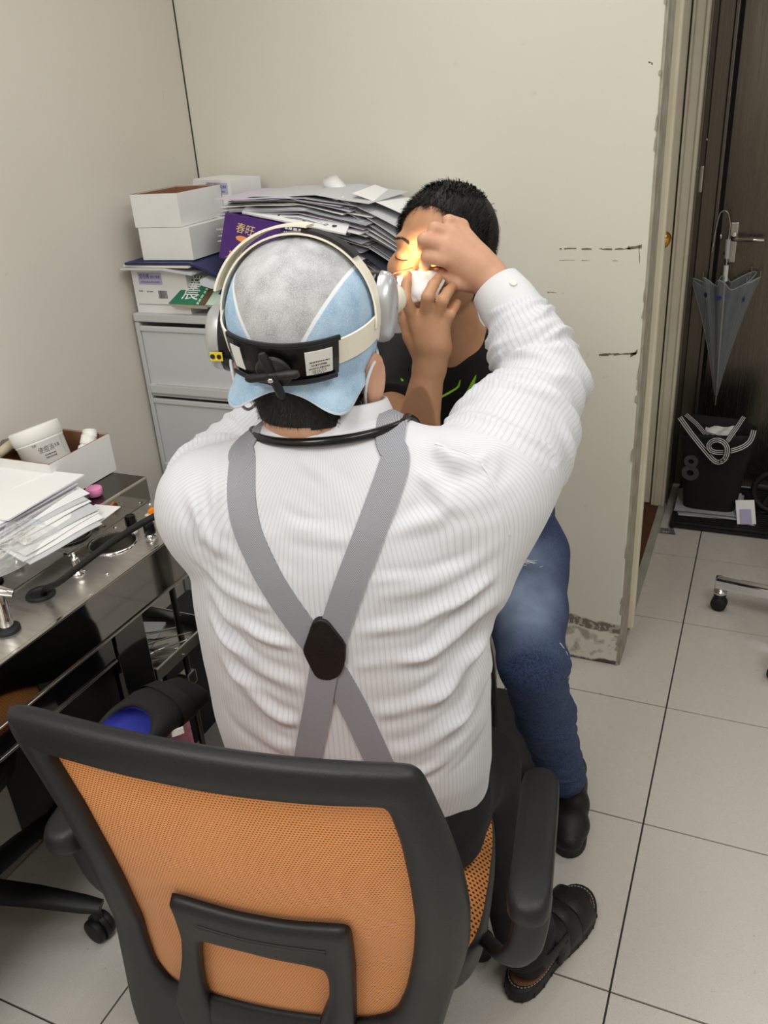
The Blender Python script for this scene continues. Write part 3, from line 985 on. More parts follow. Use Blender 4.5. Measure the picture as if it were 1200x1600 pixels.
# armrests
PAD_R = [(0.3143, 0.0539), (0.3368, 0.0604), (0.3580, 0.0569), (0.3654, 0.0377), (0.3661, -0.0013), (0.3641, -0.1786), (0.3605, -0.2002), (0.3500, -0.2076), (0.3216, -0.2053), (0.3099, -0.1998), (0.3069, -0.1850), (0.3083, -0.0833), (0.3096, 0.0286)]
for sgn in (1, -1):
    loop = smooth_poly([Vector((sgn * x, y)) for x, y in PAD_R], 48, True, 2)
    c2 = sum(loop, Vector((0, 0))) / len(loop)
    rows = []
    for s, z in ((0.7, 0.616), (0.93, 0.62), (1.0, 0.632), (1.0, 0.65), (0.95, 0.659), (0.86, 0.662), (0.4, 0.662), (0.01, 0.662)):
        rows.append([V3(*(c2 + (p - c2) * s), z) for p in loop])
    mb = MB(); mb.grid(rows, smooth=True, closed_u=True); mb.add(rows[0], [tuple(range(47, -1, -1))])
    pad = mb.build('armrest', 'black_plastic', chair, world=False)
    # wide curved upright from the pad to the seat
    cy = c2.y
    mb = MB()
    pts = [V3(c2.x + sgn * 0.004, -0.15, 0.63), V3(c2.x + sgn * 0.002, -0.148, 0.58), V3(c2.x - sgn * 0.008, -0.142, 0.50), V3(sgn * 0.300, -0.130, 0.455), V3(sgn * 0.292, -0.10, 0.43), V3(sgn * 0.25, -0.05, 0.405)]
    mb.tube(smooth_poly(pts, 18), [0.0085] * 18, 12, flat=2.9, flat_dir=(1, 0, 0))
    mb.build('arm_upright', 'black_plastic', pad, world=False)
# gas lift, five-spoke base, casters
MB().lathe([(0.055, 0.40), (0.055, 0.36), (0.028, 0.35), (0.028, 0.2), (0.045, 0.19), (0.05, 0.10), (0.04, 0.075), (0.0, 0.075)], (0, 0, 0), (0, 0, 1), 24).build('gas_lift', 'black_plastic', chair, world=False)
MB().box((0, 0.0, 0.385), (0.2, 0.26, 0.04), bev=0.01).build('tilt_mechanism', 'black_plastic', chair, world=False)
def caster_parts(p, ang, parent, wheel_mat='black_rubber', r=0.028, world=False):
    c = Vector(p); ax = Vector((math.cos(ang), math.sin(ang), 0))
    w = None
    w = MB()
    for s in (-1, 1):
        w.lathe([(0.0, -0.009), (r * 0.55, -0.009), (r * 0.9, -0.008), (r, -0.004), (r, 0.004), (r * 0.9, 0.008), (r * 0.55, 0.009), (0.0, 0.009)], c + ax * 0.014 * s + Vector((0, 0, r)), ax, 20)
    o = w.build('caster', wheel_mat, parent, world=world)
    h = MB().tube([c + Vector((0, 0, r)), c + Vector((0, 0, r * 2.2)), c + Vector((0, 0, r * 2.9))], [0.009, 0.012, 0.008], 10)
    h.lathe([(r * 1.12, -0.005), (r * 1.12, 0.005)], c + Vector((0, 0, r)), ax, 20)
    h.build('fork', 'black_plastic', o, world=world)
    return o
for k in range(5):
    a = PI / 2 + 0.45 + 2 * PI * k / 5
    d = Vector((math.cos(a), math.sin(a), 0))
    MB().tube([d * 0.03 + V3(0, 0, 0.135), d * 0.15 + V3(0, 0, 0.118), d * 0.26 + V3(0, 0, 0.095), d * 0.31 + V3(0, 0, 0.088)], [0.03, 0.026, 0.022, 0.018], 8, flat=0.62, flat_dir=(0, 0, 1)).build('base_leg', 'black_plastic', chair, world=False)
    caster_parts(d * 0.30, a + 0.8, chair)

# ================================================================== the man in the white shirt
DR = Vector((0.96, 0.28, 0)); DF = Vector((-0.28, 0.96, 0)); DO = Vector((-0.395, -0.2, 0))
HC = np.array([-0.438, -0.150, 1.333])
hf = np.array([-0.225, 0.97, -0.06]); hf /= np.linalg.norm(hf)
hr = np.cross(hf, [0.06, 0.0, 1.0]); hr /= np.linalg.norm(hr)
hu = np.cross(hr, hf)
def HP(a, f, u): return HC + hr * a + hf * f + hu * u

doctor = thing('person', 'seated man in white striped shirt and grey suspenders wearing a surgical cap', 'person', (-0.395, -0.2, 0))

S_L = np.array(DO) - np.array(DR) * 0.166 + np.array([0.0, 0.0, 1.082])
S_R = np.array(DO) + np.array(DR) * 0.180 + np.array([0.0, 0.02, 1.085])
EL_L = np.array((-0.6647, -0.0724, 1.0601)); WR_L = np.array((-0.5637, 0.0404, 1.1827))
EL_R = np.array((-0.1808, 0.1057, 1.1873)); CF_R = np.array((-0.2445, 0.1587, 1.2735)); WR_R = np.array((-0.2895, 0.1826, 1.3186))
HIP_R = np.array([-0.30, -0.19, 0.545]); HIP_L = np.array([-0.49, -0.25, 0.545])
KN_R = np.array([-0.262, 0.02, 0.475]); AN_R = np.array([-0.165, -0.035, 0.09])
KN_L = np.array([-0.63, 0.06, 0.50]); AN_L = np.array([-0.655, 0.07, 0.09])
zs = [0.56, 0.60, 0.66, 0.75, 0.85, 0.95, 1.03, 1.09, 1.13, 1.165, 1.19]
cxs = [-0.388, -0.388, -0.390, -0.394, -0.396, -0.398, -0.398, -0.398, -0.400, -0.402, -0.404]
cys = [-0.190, -0.195, -0.200, -0.203, -0.203, -0.200, -0.193, -0.186, -0.180, -0.175, -0.172]
aws = [0.170, 0.198, 0.208, 0.212, 0.213, 0.213, 0.210, 0.190, 0.150, 0.105, 0.075]
bbs = [0.085, 0.112, 0.120, 0.122, 0.120, 0.120, 0.120, 0.112, 0.098, 0.080, 0.060]
bfs = [0.120, 0.150, 0.160, 0.160, 0.150, 0.138, 0.125, 0.112, 0.095, 0.080, 0.060]

def doctor_trunk(F, shrink, k=0.03):
    F.loft(zs, cxs, cys, [a - shrink for a in aws], [b - shrink for b in bbs], [b - shrink for b in bfs], DR, DF, k)

# --- shirt
FS = Field((-0.80, -0.42, 0.52), (0.0, 0.36, 1.36), 0.005)
doctor_trunk(FS, 0.0)
neck0 = np.array([-0.405, -0.172, 1.165])
FS.cone(neck0, S_L + [0.0, 0.0, 0.01], 0.05, 0.072, 0.05)
FS.cone(neck0, S_R + [0.0, 0.0, 0.015], 0.05, 0.070, 0.05)
FS.chain([S_L, (S_L + EL_L) / 2, EL_L], [0.072, 0.066, 0.056], 0.04)
FS.chain([EL_L, WR_L], [0.054, 0.040], 0.03)
FS.chain([S_R, (S_R * 0.55 + EL_R * 0.45), EL_R], [0.080, 0.074, 0.063], 0.04)
FS.chain([EL_R, EL_R * 0.5 + CF_R * 0.5, CF_R], [0.062, 0.060, 0.043], 0.02)
# loose cloth hanging under the raised arm
FS.cone((-0.1589, 0.0663, 1.1516), (-0.1887, -0.0901, 1.0916), 0.036, 0.05, 0.05)
FS.cone((-0.1787, -0.0775, 1.1065), (-0.2030, -0.1642, 0.9885), 0.05, 0.04, 0.06)
# open cuff
wdir = WR_R - EL_R; wdir /= np.linalg.norm(wdir)
FS.cut(WR_R + wdir * 0.012, wdir) if False else None
VS, QS = FS.surface()
# trim the sleeve ends flat is not needed: cuffs cover them
VS = relax(VS, QS, 2)
NS = normals(VS, QS)

# stripe coordinate and sleeve masks
def seg_t(P, a, b):
    ab = b - a; t = ((P - a) @ ab) / (ab @ ab)
    q = a + np.clip(t, 0, 1)[:, None] * ab
    return t, np.linalg.norm(P - q, axis=1), q
rel = VS - np.array(DO)
u_ = rel @ np.array(DR); v_ = rel @ np.array(DF); z_ = VS[:, 2]
tr1, dr1, _ = seg_t(VS, S_R, EL_R); tr2, dr2, _ = seg_t(VS, EL_R, CF_R)
tl1, dl1, _ = seg_t(VS, S_L, EL_L); tl2, dl2, _ = seg_t(VS, EL_L, WR_L)
def around(P, a, b, ref):
    ax = (b - a) / np.linalg.norm(b - a)
    e1 = ref - ax * (ref @ ax); e1 /= np.linalg.norm(e1); e2 = np.cross(ax, e1)
    r = P - a
    return np.arctan2(r @ e2, r @ e1)
ref = np.array([0.0, 0.0, -1.0])
str_body = np.arctan2(u_ / 0.21, -v_ / 0.12) * 0.185
str_r1 = around(VS, S_R, EL_R, ref) * 0.066; str_r2 = around(VS, EL_R, CF_R, np.array([-1.0, 0, 0])) * 0.046
str_l1 = around(VS, S_L, EL_L, ref) * 0.066; str_l2 = around(VS, EL_L, WR_L, np.array([1.0, 0, 0])) * 0.046
on_r = (tr1 > 0.16) & (dr1 < 0.10) & (u_ > 0.15); on_rf = (dr2 < dr1 - 0.004) & (dr2 < 0.075) & (tr2 > 0.05)
on_l = ((tl1 > 0.22) & (dl1 < 0.09) & (v_ > -0.02)); on_lf = (dl2 < dl1 - 0.004) & (dl2 < 0.07)
stripe = str_body.copy()
stripe[on_r] = str_r1[on_r]; stripe[on_l] = str_l1[on_l]
stripe[on_rf] = str_r2[on_rf]; stripe[on_lf] = str_l2[on_lf]

# folds on the back: (polyline in back coordinates u, z), height, half width
FOLDS = [
 ([(-0.1591, 1.0889), (-0.1297, 1.0614), (-0.0902, 1.0431), (-0.0489, 1.0388)], 0.006, 0.009),
 ([(-0.1653, 1.0517), (-0.1363, 1.0186), (-0.0882, 0.9950), (-0.0460, 0.9909)], 0.006, 0.010),
 ([(-0.1577, 1.0036), (-0.1351, 0.9693), (-0.0867, 0.9400), (-0.0360, 0.9260)], 0.007, 0.009),
 ([(-0.1588, 0.9587), (-0.1346, 0.9128), (-0.0858, 0.8772), (-0.0249, 0.8631)], 0.007, 0.010),
 ([(-0.1617, 0.9120), (-0.1341, 0.8537), (-0.0841, 0.8168), (-0.0214, 0.8082)], 0.007, 0.010),
 ([(-0.1701, 0.8469), (-0.1414, 0.8030), (-0.0904, 0.7649), (-0.0090, 0.7456)], 0.006, 0.010),
 ([(0.2209, 1.0646), (0.1777, 1.0324), (0.1213, 1.0130), (0.0726, 1.0122)], 0.006, 0.010),
 ([(0.2231, 1.0193), (0.1767, 0.9856), (0.1109, 0.9648), (0.0527, 0.9635)], 0.006, 0.010),
 ([(0.2206, 0.9721), (0.1757, 0.9368), (0.1169, 0.9150), (0.0400, 0.9075)], 0.007, 0.010),
 ([(0.2180, 0.9230), (0.1743, 0.8703), (0.1133, 0.8360), (0.0517, 0.8280)], 0.008, 0.011),
 ([(0.2161, 0.8614), (0.1815, 0.8061), (0.1281, 0.7700), (0.0648, 0.7553)], 0.008, 0.011),
 ([(0.2115, 0.7964), (0.1805, 0.7497), (0.1351, 0.7181), (0.0707, 0.7024)], 0.007, 0.010),
 ([(-0.0101, 1.1679), (0.0187, 1.1423), (0.0552, 1.1077), (0.0777, 1.0902)], 0.005, 0.010),
 ([(-0.0489, 1.1074), (-0.0104, 1.0897), (0.0288, 1.0765), (0.0610, 1.0794)], 0.0045, 0.009),
 ([(0.1364, 1.1834), (0.1657, 1.1669), (0.1953, 1.1586), (0.2323, 1.1666)], 0.007, 0.012),
 ([(0.1275, 1.1505), (0.1646, 1.1252), (0.1948, 1.1210), (0.2249, 1.1336)], 0.006, 0.011),
 ([(0.1013, 1.0903), (0.1486, 1.1037), (0.1796, 1.1209), (0.2175, 1.1503)], 0.006, 0.010),
 ([(-0.1457, 1.1686), (-0.1350, 1.1339), (-0.1339, 1.0891), (-0.1369, 1.0425)], 0.006, 0.012),
 ([(-0.1706, 1.1427), (-0.1602, 1.1071), (-0.1469, 1.0706), (-0.1312, 1.0520)], 0.006, 0.010),
]
disp = np.zeros(len(VS))
wx = np.array([noise.noise(Vector((p[0] * 13, p[1] * 13, p[2] * 13))) for p in VS]); wy = np.array([noise.noise(Vector((p[0] * 11 + 9, p[1] * 11, p[2] * 11 + 5))) for p in VS])
wa = np.array([noise.noise(Vector((p[0] * 17 + 3, p[1] * 17, p[2] * 17 + 15))) for p in VS])
frng = random.Random(31)
for pl, h, w in list(FOLDS):
    # finer creases beside the main folds
    for _ in range(2):
        dz = frng.uniform(-0.024, 0.024); i0 = frng.choice((0, 0, 1))
        FOLDS.append(([(p[0] + frng.uniform(-0.012, 0.012), p[1] + dz + frng.uniform(-0.006, 0.006)) for p in pl[i0:i0 + 3]], h * frng.uniform(0.4, 0.7), w * frng.uniform(0.5, 0.75)))
backm = np.clip((0.03 - v_) / 0.05, 0, 1)
for pl, h, w in FOLDS:
    pl = smooth_poly([Vector(p) for p in pl], 14, False, 2)
    pts = np.array([(p.x, p.y) for p in pl])
    best = np.full(len(VS), 9.0); tt = np.zeros(len(VS))
    Q2 = np.stack([u_ + 0.012 * wx, z_ + 0.014 * wy], 1)
    for i in range(len(pts) - 1):
        a, b = pts[i], pts[i + 1]; ab = b - a
        t = np.clip(((Q2 - a) @ ab) / (ab @ ab), 0, 1)
        d = np.linalg.norm(Q2 - (a + t[:, None] * ab), axis=1)
        m_ = d < best
        best[m_] = d[m_]; tt[m_] = (i + t[m_]) / (len(pts) - 1)
    env = np.sin(np.clip(tt, 0.02, 0.98) * PI) ** 0.6
    g = np.exp(-(best / w) ** 2) - 0.55 * np.exp(-((best - 1.6 * w) / (0.9 * w)) ** 2)
    disp += h * env * g * backm * np.clip(0.85 + 1.1 * wa, 0.1, 1.7)
def strap_press(path):
    global disp
    pts = np.array([((Vector(p) - DO).dot(DR), Vector(p).z) for p in path]); Q2 = np.stack([u_, z_], 1); best = np.full(len(VS), 9.0)
    for a, b in zip(pts, pts[1:]):
        ab = b - a; t = np.clip(((Q2 - a) @ ab) / (ab @ ab), 0, 1)
        best = np.minimum(best, np.linalg.norm(Q2 - (a + t[:, None] * ab), axis=1))
    disp = disp * (1 - np.exp(-(best / 0.026) ** 4))
def back_world(u, z, v=-0.16): return DO + DR * u + DF * v + Vector((0, 0, z))
sus = [back_world(*p) for p in ((-0.1037, 1.1683), (-0.0996, 1.1073), (-0.0734, 1.0432), (-0.0372, 0.9783), (-0.0035, 0.9217), (0.0281, 0.8435), (0.0557, 0.7548), (0.0822, 0.6604), (0.0979, 0.5981))]
sus2 = [back_world(*p) for p in ((0.0949, 1.1673), (0.0634, 1.0901), (0.0318, 1.0163), (0.0004, 0.9270), (-0.0200, 0.8416), (-0.0407, 0.7616), (-0.0655, 0.6508), (-0.0804, 0.5850))]
strap_press(sus); strap_press(sus2)
# wrinkles on the sleeves: rings gathered at the elbow, twisted along the arm
nz = np.array([noise.noise(Vector((p[0] * 9, p[1] * 9, p[2] * 9))) for p in VS])
nz2 = np.array([noise.noise(Vector((p[0] * 24, p[1] * 24, p[2] * 24 + 7))) for p in VS])
def rings(t, ang, length, freq, amp, lo, hi):
    # drag folds: long ridges that run round the sleeve at a slant, of uneven spacing and reach
    e = np.clip((t - lo) / 0.18, 0, 1) * np.clip((hi - t) / 0.15, 0, 1)
    out_ = np.zeros(len(t))
    ids = np.nonzero((e > 0) & (np.abs(t) < 2))[0]
    sl = 0.010 * freq / 150
    for i_ in ids:
        tt_ = t[i_] * length; a0 = ang[i_]
        w0 = noise.noise(Vector((math.cos(a0) * 0.9, math.sin(a0) * 0.9, tt_ * 9)))
        s0 = tt_ + sl * math.sin(a0 + 0.6) + 0.012 * w0
        n0 = noise.noise(Vector((s0 * 30, math.cos(a0) * 0.55, math.sin(a0) * 0.55)))
        n1 = noise.noise(Vector((s0 * 52 + 31, math.cos(a0) * 0.8, math.sin(a0) * 0.8)))
        r0 = (1 - min(1, abs(n0) * 2.6)) ** 1.6
        r1 = (1 - min(1, abs(n1) * 2.6)) ** 1.5
        out_[i_] = r0 - 0.35 + 0.22 * (r1 - 0.35)
    return amp * e * out_
a_r1 = str_r1 / 0.066; a_r2 = str_r2 / 0.046; a_l1 = str_l1 / 0.066; a_l2 = str_l2 / 0.046
disp = np.where(on_r & ~on_rf, disp * 0.3 + rings(tr1, a_r1, 0.26, 150, 0.0125, 0.15, 1.3), disp)
disp = np.where(on_rf, rings(tr2, a_r2, 0.2, 170, 0.012, -0.25, 1.05), disp)
disp = np.where(on_l & ~on_lf, rings(tl1, a_l1, 0.26, 130, 0.009, 0.2, 1.3), disp)
disp = np.where(on_lf, rings(tl2, a_l2, 0.2, 150, 0.006, -0.2, 1.0), disp)
disp += 0.0016 * nz + 0.0007 * nz2
VS = VS + NS * disp[:, None]
VS = relax(VS, QS, 1, 0.6)
me = np_mesh('shirt', VS, QS, {'stripe': stripe})
shirt = link_mesh('shirt', me, 'shirt_stripe', doctor)
SH = BVHTree.FromPolygons([Vector(p) for p in VS], [tuple(int(i) for i in q) for q in QS])

# cuffs, with the button
def cuff(el, wr, r0, r1, ln, flat, name='cuff'):
    ax = Vector(wr - el).normalized(); b0 = Vector(wr) - ax * 0.012
    fl_ = Vector(flat); fl_ = (fl_ - ax * fl_.dot(ax)).normalized(); e2 = ax.cross(fl_)
    rows = []
    for r, h in ((r0 + 0.001, -0.004), (r0 + 0.003, 0.002), (r0 + 0.002, ln * 0.5), (r1 + 0.002, ln), (r1 - 0.0005, ln + 0.001), (r1 - 0.001, ln * 0.6)):
        rows.append([b0 + ax * h + (fl_ * math.cos(th) * 0.92 + e2 * math.sin(th) * 1.04) * (r * (1 + 0.02 * math.sin(3 * th + 1))) for th in [2 * PI * k / 36 for k in range(36)]])
    mb = MB(); mb.grid(rows, smooth=True, closed_u=True)
    return mb.build(name, 'white_cotton', shirt), ax, b0
# (cuffs are stitched to the sleeves)
cuffR, axR, b0R = cuff(CF_R - (WR_R - CF_R) * 0.2, CF_R, 0.0425, 0.0375, 0.062, (0, -1, 0.3))
cuffL, _, _ = cuff(EL_L, WR_L, 0.040, 0.037, 0.05, (0, -1, 0))
bp_ = Vector((-0.2367, 0.1364, 1.3282)); q = BVHTree.FromPolygons([v.co + Vector((-0.395, -0.2, 0)) for v in cuffR.data.vertices], [tuple(p.vertices) for p in cuffR.data.polygons]).find_nearest(bp_)
nn = q[1] if q[1].dot(Vector(cam.location) - q[0]) > 0 else -q[1]
MB().lathe([(0.0055, 0.0), (0.0058, 0.0018), (0.0045, 0.0026), (0.0035, 0.0018), (0.0, 0.0018)], q[0], nn, 16).build('button', 'ivory_plastic', cuffR)

# collar
nc = Vector((-0.410, -0.158, 1.186))
cu_ = Vector((-0.10, 0.16, 1.0)).normalized()
ca = DR - cu_ * DR.dot(cu_); ca.normalize(); cb_ = cu_.cross(ca)
rows = []
for r, h in ((0.073, -0.03), (0.075, 0.0), (0.075, 0.024), (0.077, 0.031), (0.081, 0.030), (0.085, 0.020), (0.093, -0.004), (0.101, -0.024), (0.099, -0.027), (0.088, -0.012)):
    rows.append([nc + cu_ * (h + 0.006 * math.sin(th) * 0) + (ca * math.cos(th) * 1.0 + cb_ * math.sin(th) * 0.86) * r for th in [2 * PI * k / 48 for k in range(48)]])
mb = MB(); mb.grid(rows, smooth=True, closed_u=True)
mb.build('collar', 'white_cotton', shirt)

# seams: yoke and armhole
back_dir = DF
ribbon(SH, [back_world(*p) for p in ((-0.0874, 1.2034), (-0.0299, 1.1995), (0.0320, 1.2022), (0.0813, 1.2033))], 0.0022, 0.0, 0.0008, cast=back_dir, nw=2).build('yoke_seam', 'white_cotton', shirt)
ribbon(SH, [Vector(p) for p in ((-0.2550, -0.1833, 1.2050), (-0.2176, -0.1755, 1.1868), (-0.1838, -0.1780, 1.1525), (-0.1663, -0.1816, 1.1075), (-0.1629, -0.1761, 1.0689))], 0.003, 0.0, 0.001, nw=2).build('armhole_seam', 'white_cotton', shirt)

# suspenders
def on_shirt(p):
    h = SH.ray_cast(p - DF * 0.6, DF)
    return h[0] if h[0] is not None else SH.find_nearest(p)[0]
def over(u, s):
    # over the shoulder and down the front
    c = DO + DR * u
    return [c + V3(0, 0, 1.2) - DF * 0.035, c + V3(0, 0, 1.22) + DF * 0.02, c + V3(0, 0, 1.16) + DF * 0.12, c + V3(0, 0, 1.0) + DF * 0.2, c + V3(0, 0, 0.8) + DF * 0.22, c + V3(0, 0, 0.64) + DF * 0.22]
for path, u0, lift in ((sus, -0.118, 0.0008), (sus2, 0.092, 0.0028)):
    P_ = [on_shirt(p) for p in path]
    P_ = [SH.find_nearest(q)[0] for q in over(u0, 1)][::-1] + P_
    ribbon(SH, P_, 0.0385, lift, 0.0018, nw=7).build('suspender_strap', 'suspender_web', doctor)
# leather patch where they cross
pp = [(-0.0070, 0.9838), (0.0055, 0.9821), (0.0143, 0.9676), (0.0270, 0.9479), (0.0245, 0.9174), (0.0158, 0.8964), (0.0003, 0.8875), (-0.0169, 0.8911), (-0.0251, 0.9139), (-0.0316, 0.9343), (-0.0224, 0.9568), (-0.0142, 0.9788)]
loop = smooth_poly([Vector(p) for p in pp], 40, True, 1)
cc = sum(loop, Vector((0, 0))) / 40
rows = []
def on_back(p, lift):
    w = back_world(p.x, p.y)
    h = SH.ray_cast(w - DF * 0.3, DF)
    return h[0], h[1]
c0, n0 = on_back(cc, 0)
vmin = min(((on_back(p, 0)[0]) - DO).dot(DF) for p in loop + [cc])
for s, l in ((1.0, -0.002), (1.0, 0.006), (0.97, 0.0075), (0.93, 0.0072), (0.6, 0.008), (0.3, 0.008), (0.01, 0.008)):
    rows.append([])
    for p in loop:
        q = cc + (p - cc) * s
        h = on_back(q, 0)[0]
        v = (h - DO).dot(DF); v = 0.35 * v + 0.65 * ((c0 - DO).dot(DF))
        rows[-1].append(DO + DR * q.x + DF * (v - l) + V3(0, 0, q.y))
mb = MB(); mb.grid(rows, smooth=True, closed_u=True)
patch = mb.build('suspender_patch', 'black_leather', doctor)
pc = c0 - DF * 0.0086
for k, (w, dz) in enumerate(((0.011, 0.006), (0.02, 0.0), (0.02, -0.006))):
    MB().box(pc + V3(0, 0, dz), (w, 0.0006, 0.0012), rot=rotz(math.atan2(0.28, 0.96))).build('embossing', 'black_plastic', patch)

# --- trousers
FT = Field((-0.78, -0.42, 0.05), (-0.02, 0.24, 0.72), 0.006)
FT.loft([0.46, 0.50, 0.56, 0.62, 0.66], [-0.392] * 5, [-0.20] * 5, [0.15, 0.19, 0.198, 0.192, 0.185], [0.10, 0.135, 0.125, 0.105, 0.1], [0.12, 0.13, 0.14, 0.14, 0.13], DR, DF, 0.03)
FT.chain([HIP_R, KN_R], [0.092, 0.066], 0.04); FT.chain([KN_R, AN_R], [0.064, 0.048], 0.03)
FT.chain([HIP_L, KN_L], [0.092, 0.066], 0.04); FT.chain([KN_L, AN_L], [0.064, 0.05], 0.03)
VT, QT = FT.surface(); VT = relax(VT, QT, 2); NT = normals(VT, QT)
dn = np.array([noise.noise(Vector((p[0] * 14, p[1] * 8, p[2] * 10))) + 0.5 * noise.noise(Vector((p[0] * 30, p[1] * 22, p[2] * 26))) for p in VT])
VT = VT + NT * (0.006 * dn)[:, None]
link_mesh('trousers', np_mesh('trousers', VT, QT), 'black_trousers', doctor)

# --- body: head, neck, arms, hands
FB = Field((-0.76, -0.38, 0.03), (-0.05, 0.36, 1.48), 0.0036)
doctor_trunk(FB, 0.022)
FB.chain([HIP_R, KN_R, AN_R], [0.07, 0.05, 0.03], 0.03)
FB.chain([HIP_L, KN_L, AN_L], [0.07, 0.05, 0.03], 0.03)
FB.chain([S_L, EL_L, WR_L], [0.055, 0.04, 0.027], 0.03)
FB.chain([S_R, EL_R], [0.055, 0.04], 0.03)
FB.chain([EL_R, CF_R, WR_R], [0.04, 0.034, 0.026], 0.01)
# head and neck
FB.cone([-0.405, -0.170, 1.12], HP(0, -0.03, -0.075), 0.068, 0.064, 0.03)
FB.ell(HP(0, 0.0, -0.002), (0.086, 0.104, 0.084), [hr, hf, hu], 0.02)
FB.ell(HP(0, 0.045, -0.06), (0.062, 0.06, 0.075), [hr, hf, hu], 0.02)
for s in (-1, 1):
    FB.cone(HP(0.058 * s, 0.02, -0.075), HP(0.012 * s, 0.085, -0.115), 0.018, 0.016, 0.03)
    FB.ell(HP(0.096 * s, -0.006, -0.080), (0.0075, 0.022, 0.036), [hr * 0.9 - hf * 0.43 * s, hf * 0.9 + hr * 0.43 * s, hu], 0.008)
    FB.cone(HP(0.086 * s, -0.006, -0.106), HP(0.082 * s, 0.005, -0.115), 0.009, 0.007, 0.006)
    FB.ell(HP(0.107 * s, -0.006, -0.076), (0.006, 0.010, 0.018), [hr, hf, hu], 0.006, op='sub')
    FB.ell(HP(0.03 * s, 0.1, 0.0), (0.018, 0.012, 0.011), [hr, hf, hu], 0.01, op='sub')
    FB.ell(HP(0.03 * s, 0.088, 0.0), (0.014, 0.011, 0.011), [hr, hf, hu], 0.004)
FB.cone(HP(0, 0.096, 0.0), HP(0, 0.116, -0.04), 0.008, 0.012, 0.012)
FB.ell(HP(0, 0.1, -0.072), (0.024, 0.01, 0.01), [hr, hf, hu], 0.01)
# right hand, closed around the speculum
def finger(F, pts, rs, k=0.004):
    F.chain([np.array(p) for p in pts], [r * 0.94 for r in rs], min(k, 0.003))
FB.chain([WR_R, (-0.3039, 0.1766, 1.3429), (-0.3422, 0.1633, 1.3860)], [0.026, 0.021, 0.0145], 0.012)
FB.chain([WR_R, (-0.3100, 0.1753, 1.3275), (-0.3494, 0.1459, 1.3575)], [0.026, 0.023, 0.0145], 0.012)
FB.chain([(-0.2921, 0.1846, 1.3339), (-0.3341, 0.1853, 1.3904)], [0.019, 0.0118], 0.01)
FB.chain([(-0.3030, 0.1734, 1.3338), (-0.3459, 0.1460, 1.3708)], [0.021, 0.0135], 0.012)
finger(FB, [(-0.3346, 0.1902, 1.3954), (-0.3511, 0.1754, 1.4051), (-0.3631, 0.1993, 1.3915), (-0.3582, 0.2019, 1.3736)], [0.0122, 0.0105, 0.0090, 0.0080])
finger(FB, [(-0.3423, 0.1637, 1.3869), (-0.3651, 0.1500, 1.3974), (-0.3785, 0.1762, 1.3824), (-0.3745, 0.1867, 1.3642)], [0.0132, 0.0112, 0.0096, 0.0084])
finger(FB, [(-0.3461, 0.1468, 1.3725), (-0.3763, 0.1339, 1.3839), (-0.3885, 0.1583, 1.3668), (-0.3862, 0.1730, 1.3488)], [0.0135, 0.0116, 0.0098, 0.0086])
finger(FB, [(-0.3459, 0.1417, 1.3534), (-0.3727, 0.1353, 1.3582), (-0.3847, 0.1538, 1.3413), (-0.3862, 0.1651, 1.3294)], [0.0135, 0.0112, 0.0096, 0.0084])
finger(FB, [(-0.3080, 0.1784, 1.3132), (-0.3346, 0.1602, 1.3163), (-0.3597, 0.1599, 1.3238), (-0.3811, 0.1654, 1.3255)], [0.0205, 0.0150, 0.0112, 0.0092], 0.01)
# left hand, holding the suction tube in front of the face of the patient
FB.chain([WR_L, (-0.5145, 0.0697, 1.2404), (-0.4843, 0.0804, 1.2798)], [0.028, 0.026, 0.02], 0.014)
finger(FB, [(-0.4843, 0.0804, 1.2798), (-0.4588, 0.0828, 1.3078), (-0.4451, 0.0833, 1.3197), (-0.4366, 0.0847, 1.3264)], [0.013, 0.0112, 0.0098, 0.0085])
finger(FB, [(-0.4904, 0.0839, 1.2686), (-0.4655, 0.0943, 1.2893), (-0.4494, 0.0979, 1.3048), (-0.4400, 0.0910, 1.3182)], [0.013, 0.0112, 0.0098, 0.0085])
finger(FB, [(-0.5008, 0.0918, 1.2582), (-0.4783, 0.1093, 1.2713), (-0.4629, 0.1128, 1.2873), (-0.4540, 0.1004, 1.3022)], [0.0125, 0.011, 0.0095, 0.0082])
finger(FB, [(-0.5120, 0.0944, 1.2498), (-0.4937, 0.1153, 1.2569), (-0.4810, 0.1201, 1.2708), (-0.4720, 0.1079, 1.2861)], [0.0115, 0.0098, 0.0086, 0.0076])
finger(FB, [(-0.5094, 0.0630, 1.2577), (-0.4773, 0.0617, 1.2961), (-0.4551, 0.0642, 1.3156), (-0.4400, 0.0730, 1.3257)], [0.018, 0.014, 0.0115, 0.0095], 0.008)
VB, QB = FB.surface(); VB = relax(VB, QB, 1, 0.45)
body = link_mesh('body', np_mesh('body', VB, QB), 'skin_light', doctor)
BB = BVHTree.FromPolygons([Vector(p) for p in VB], [tuple(int(i) for i in q) for q in QB])

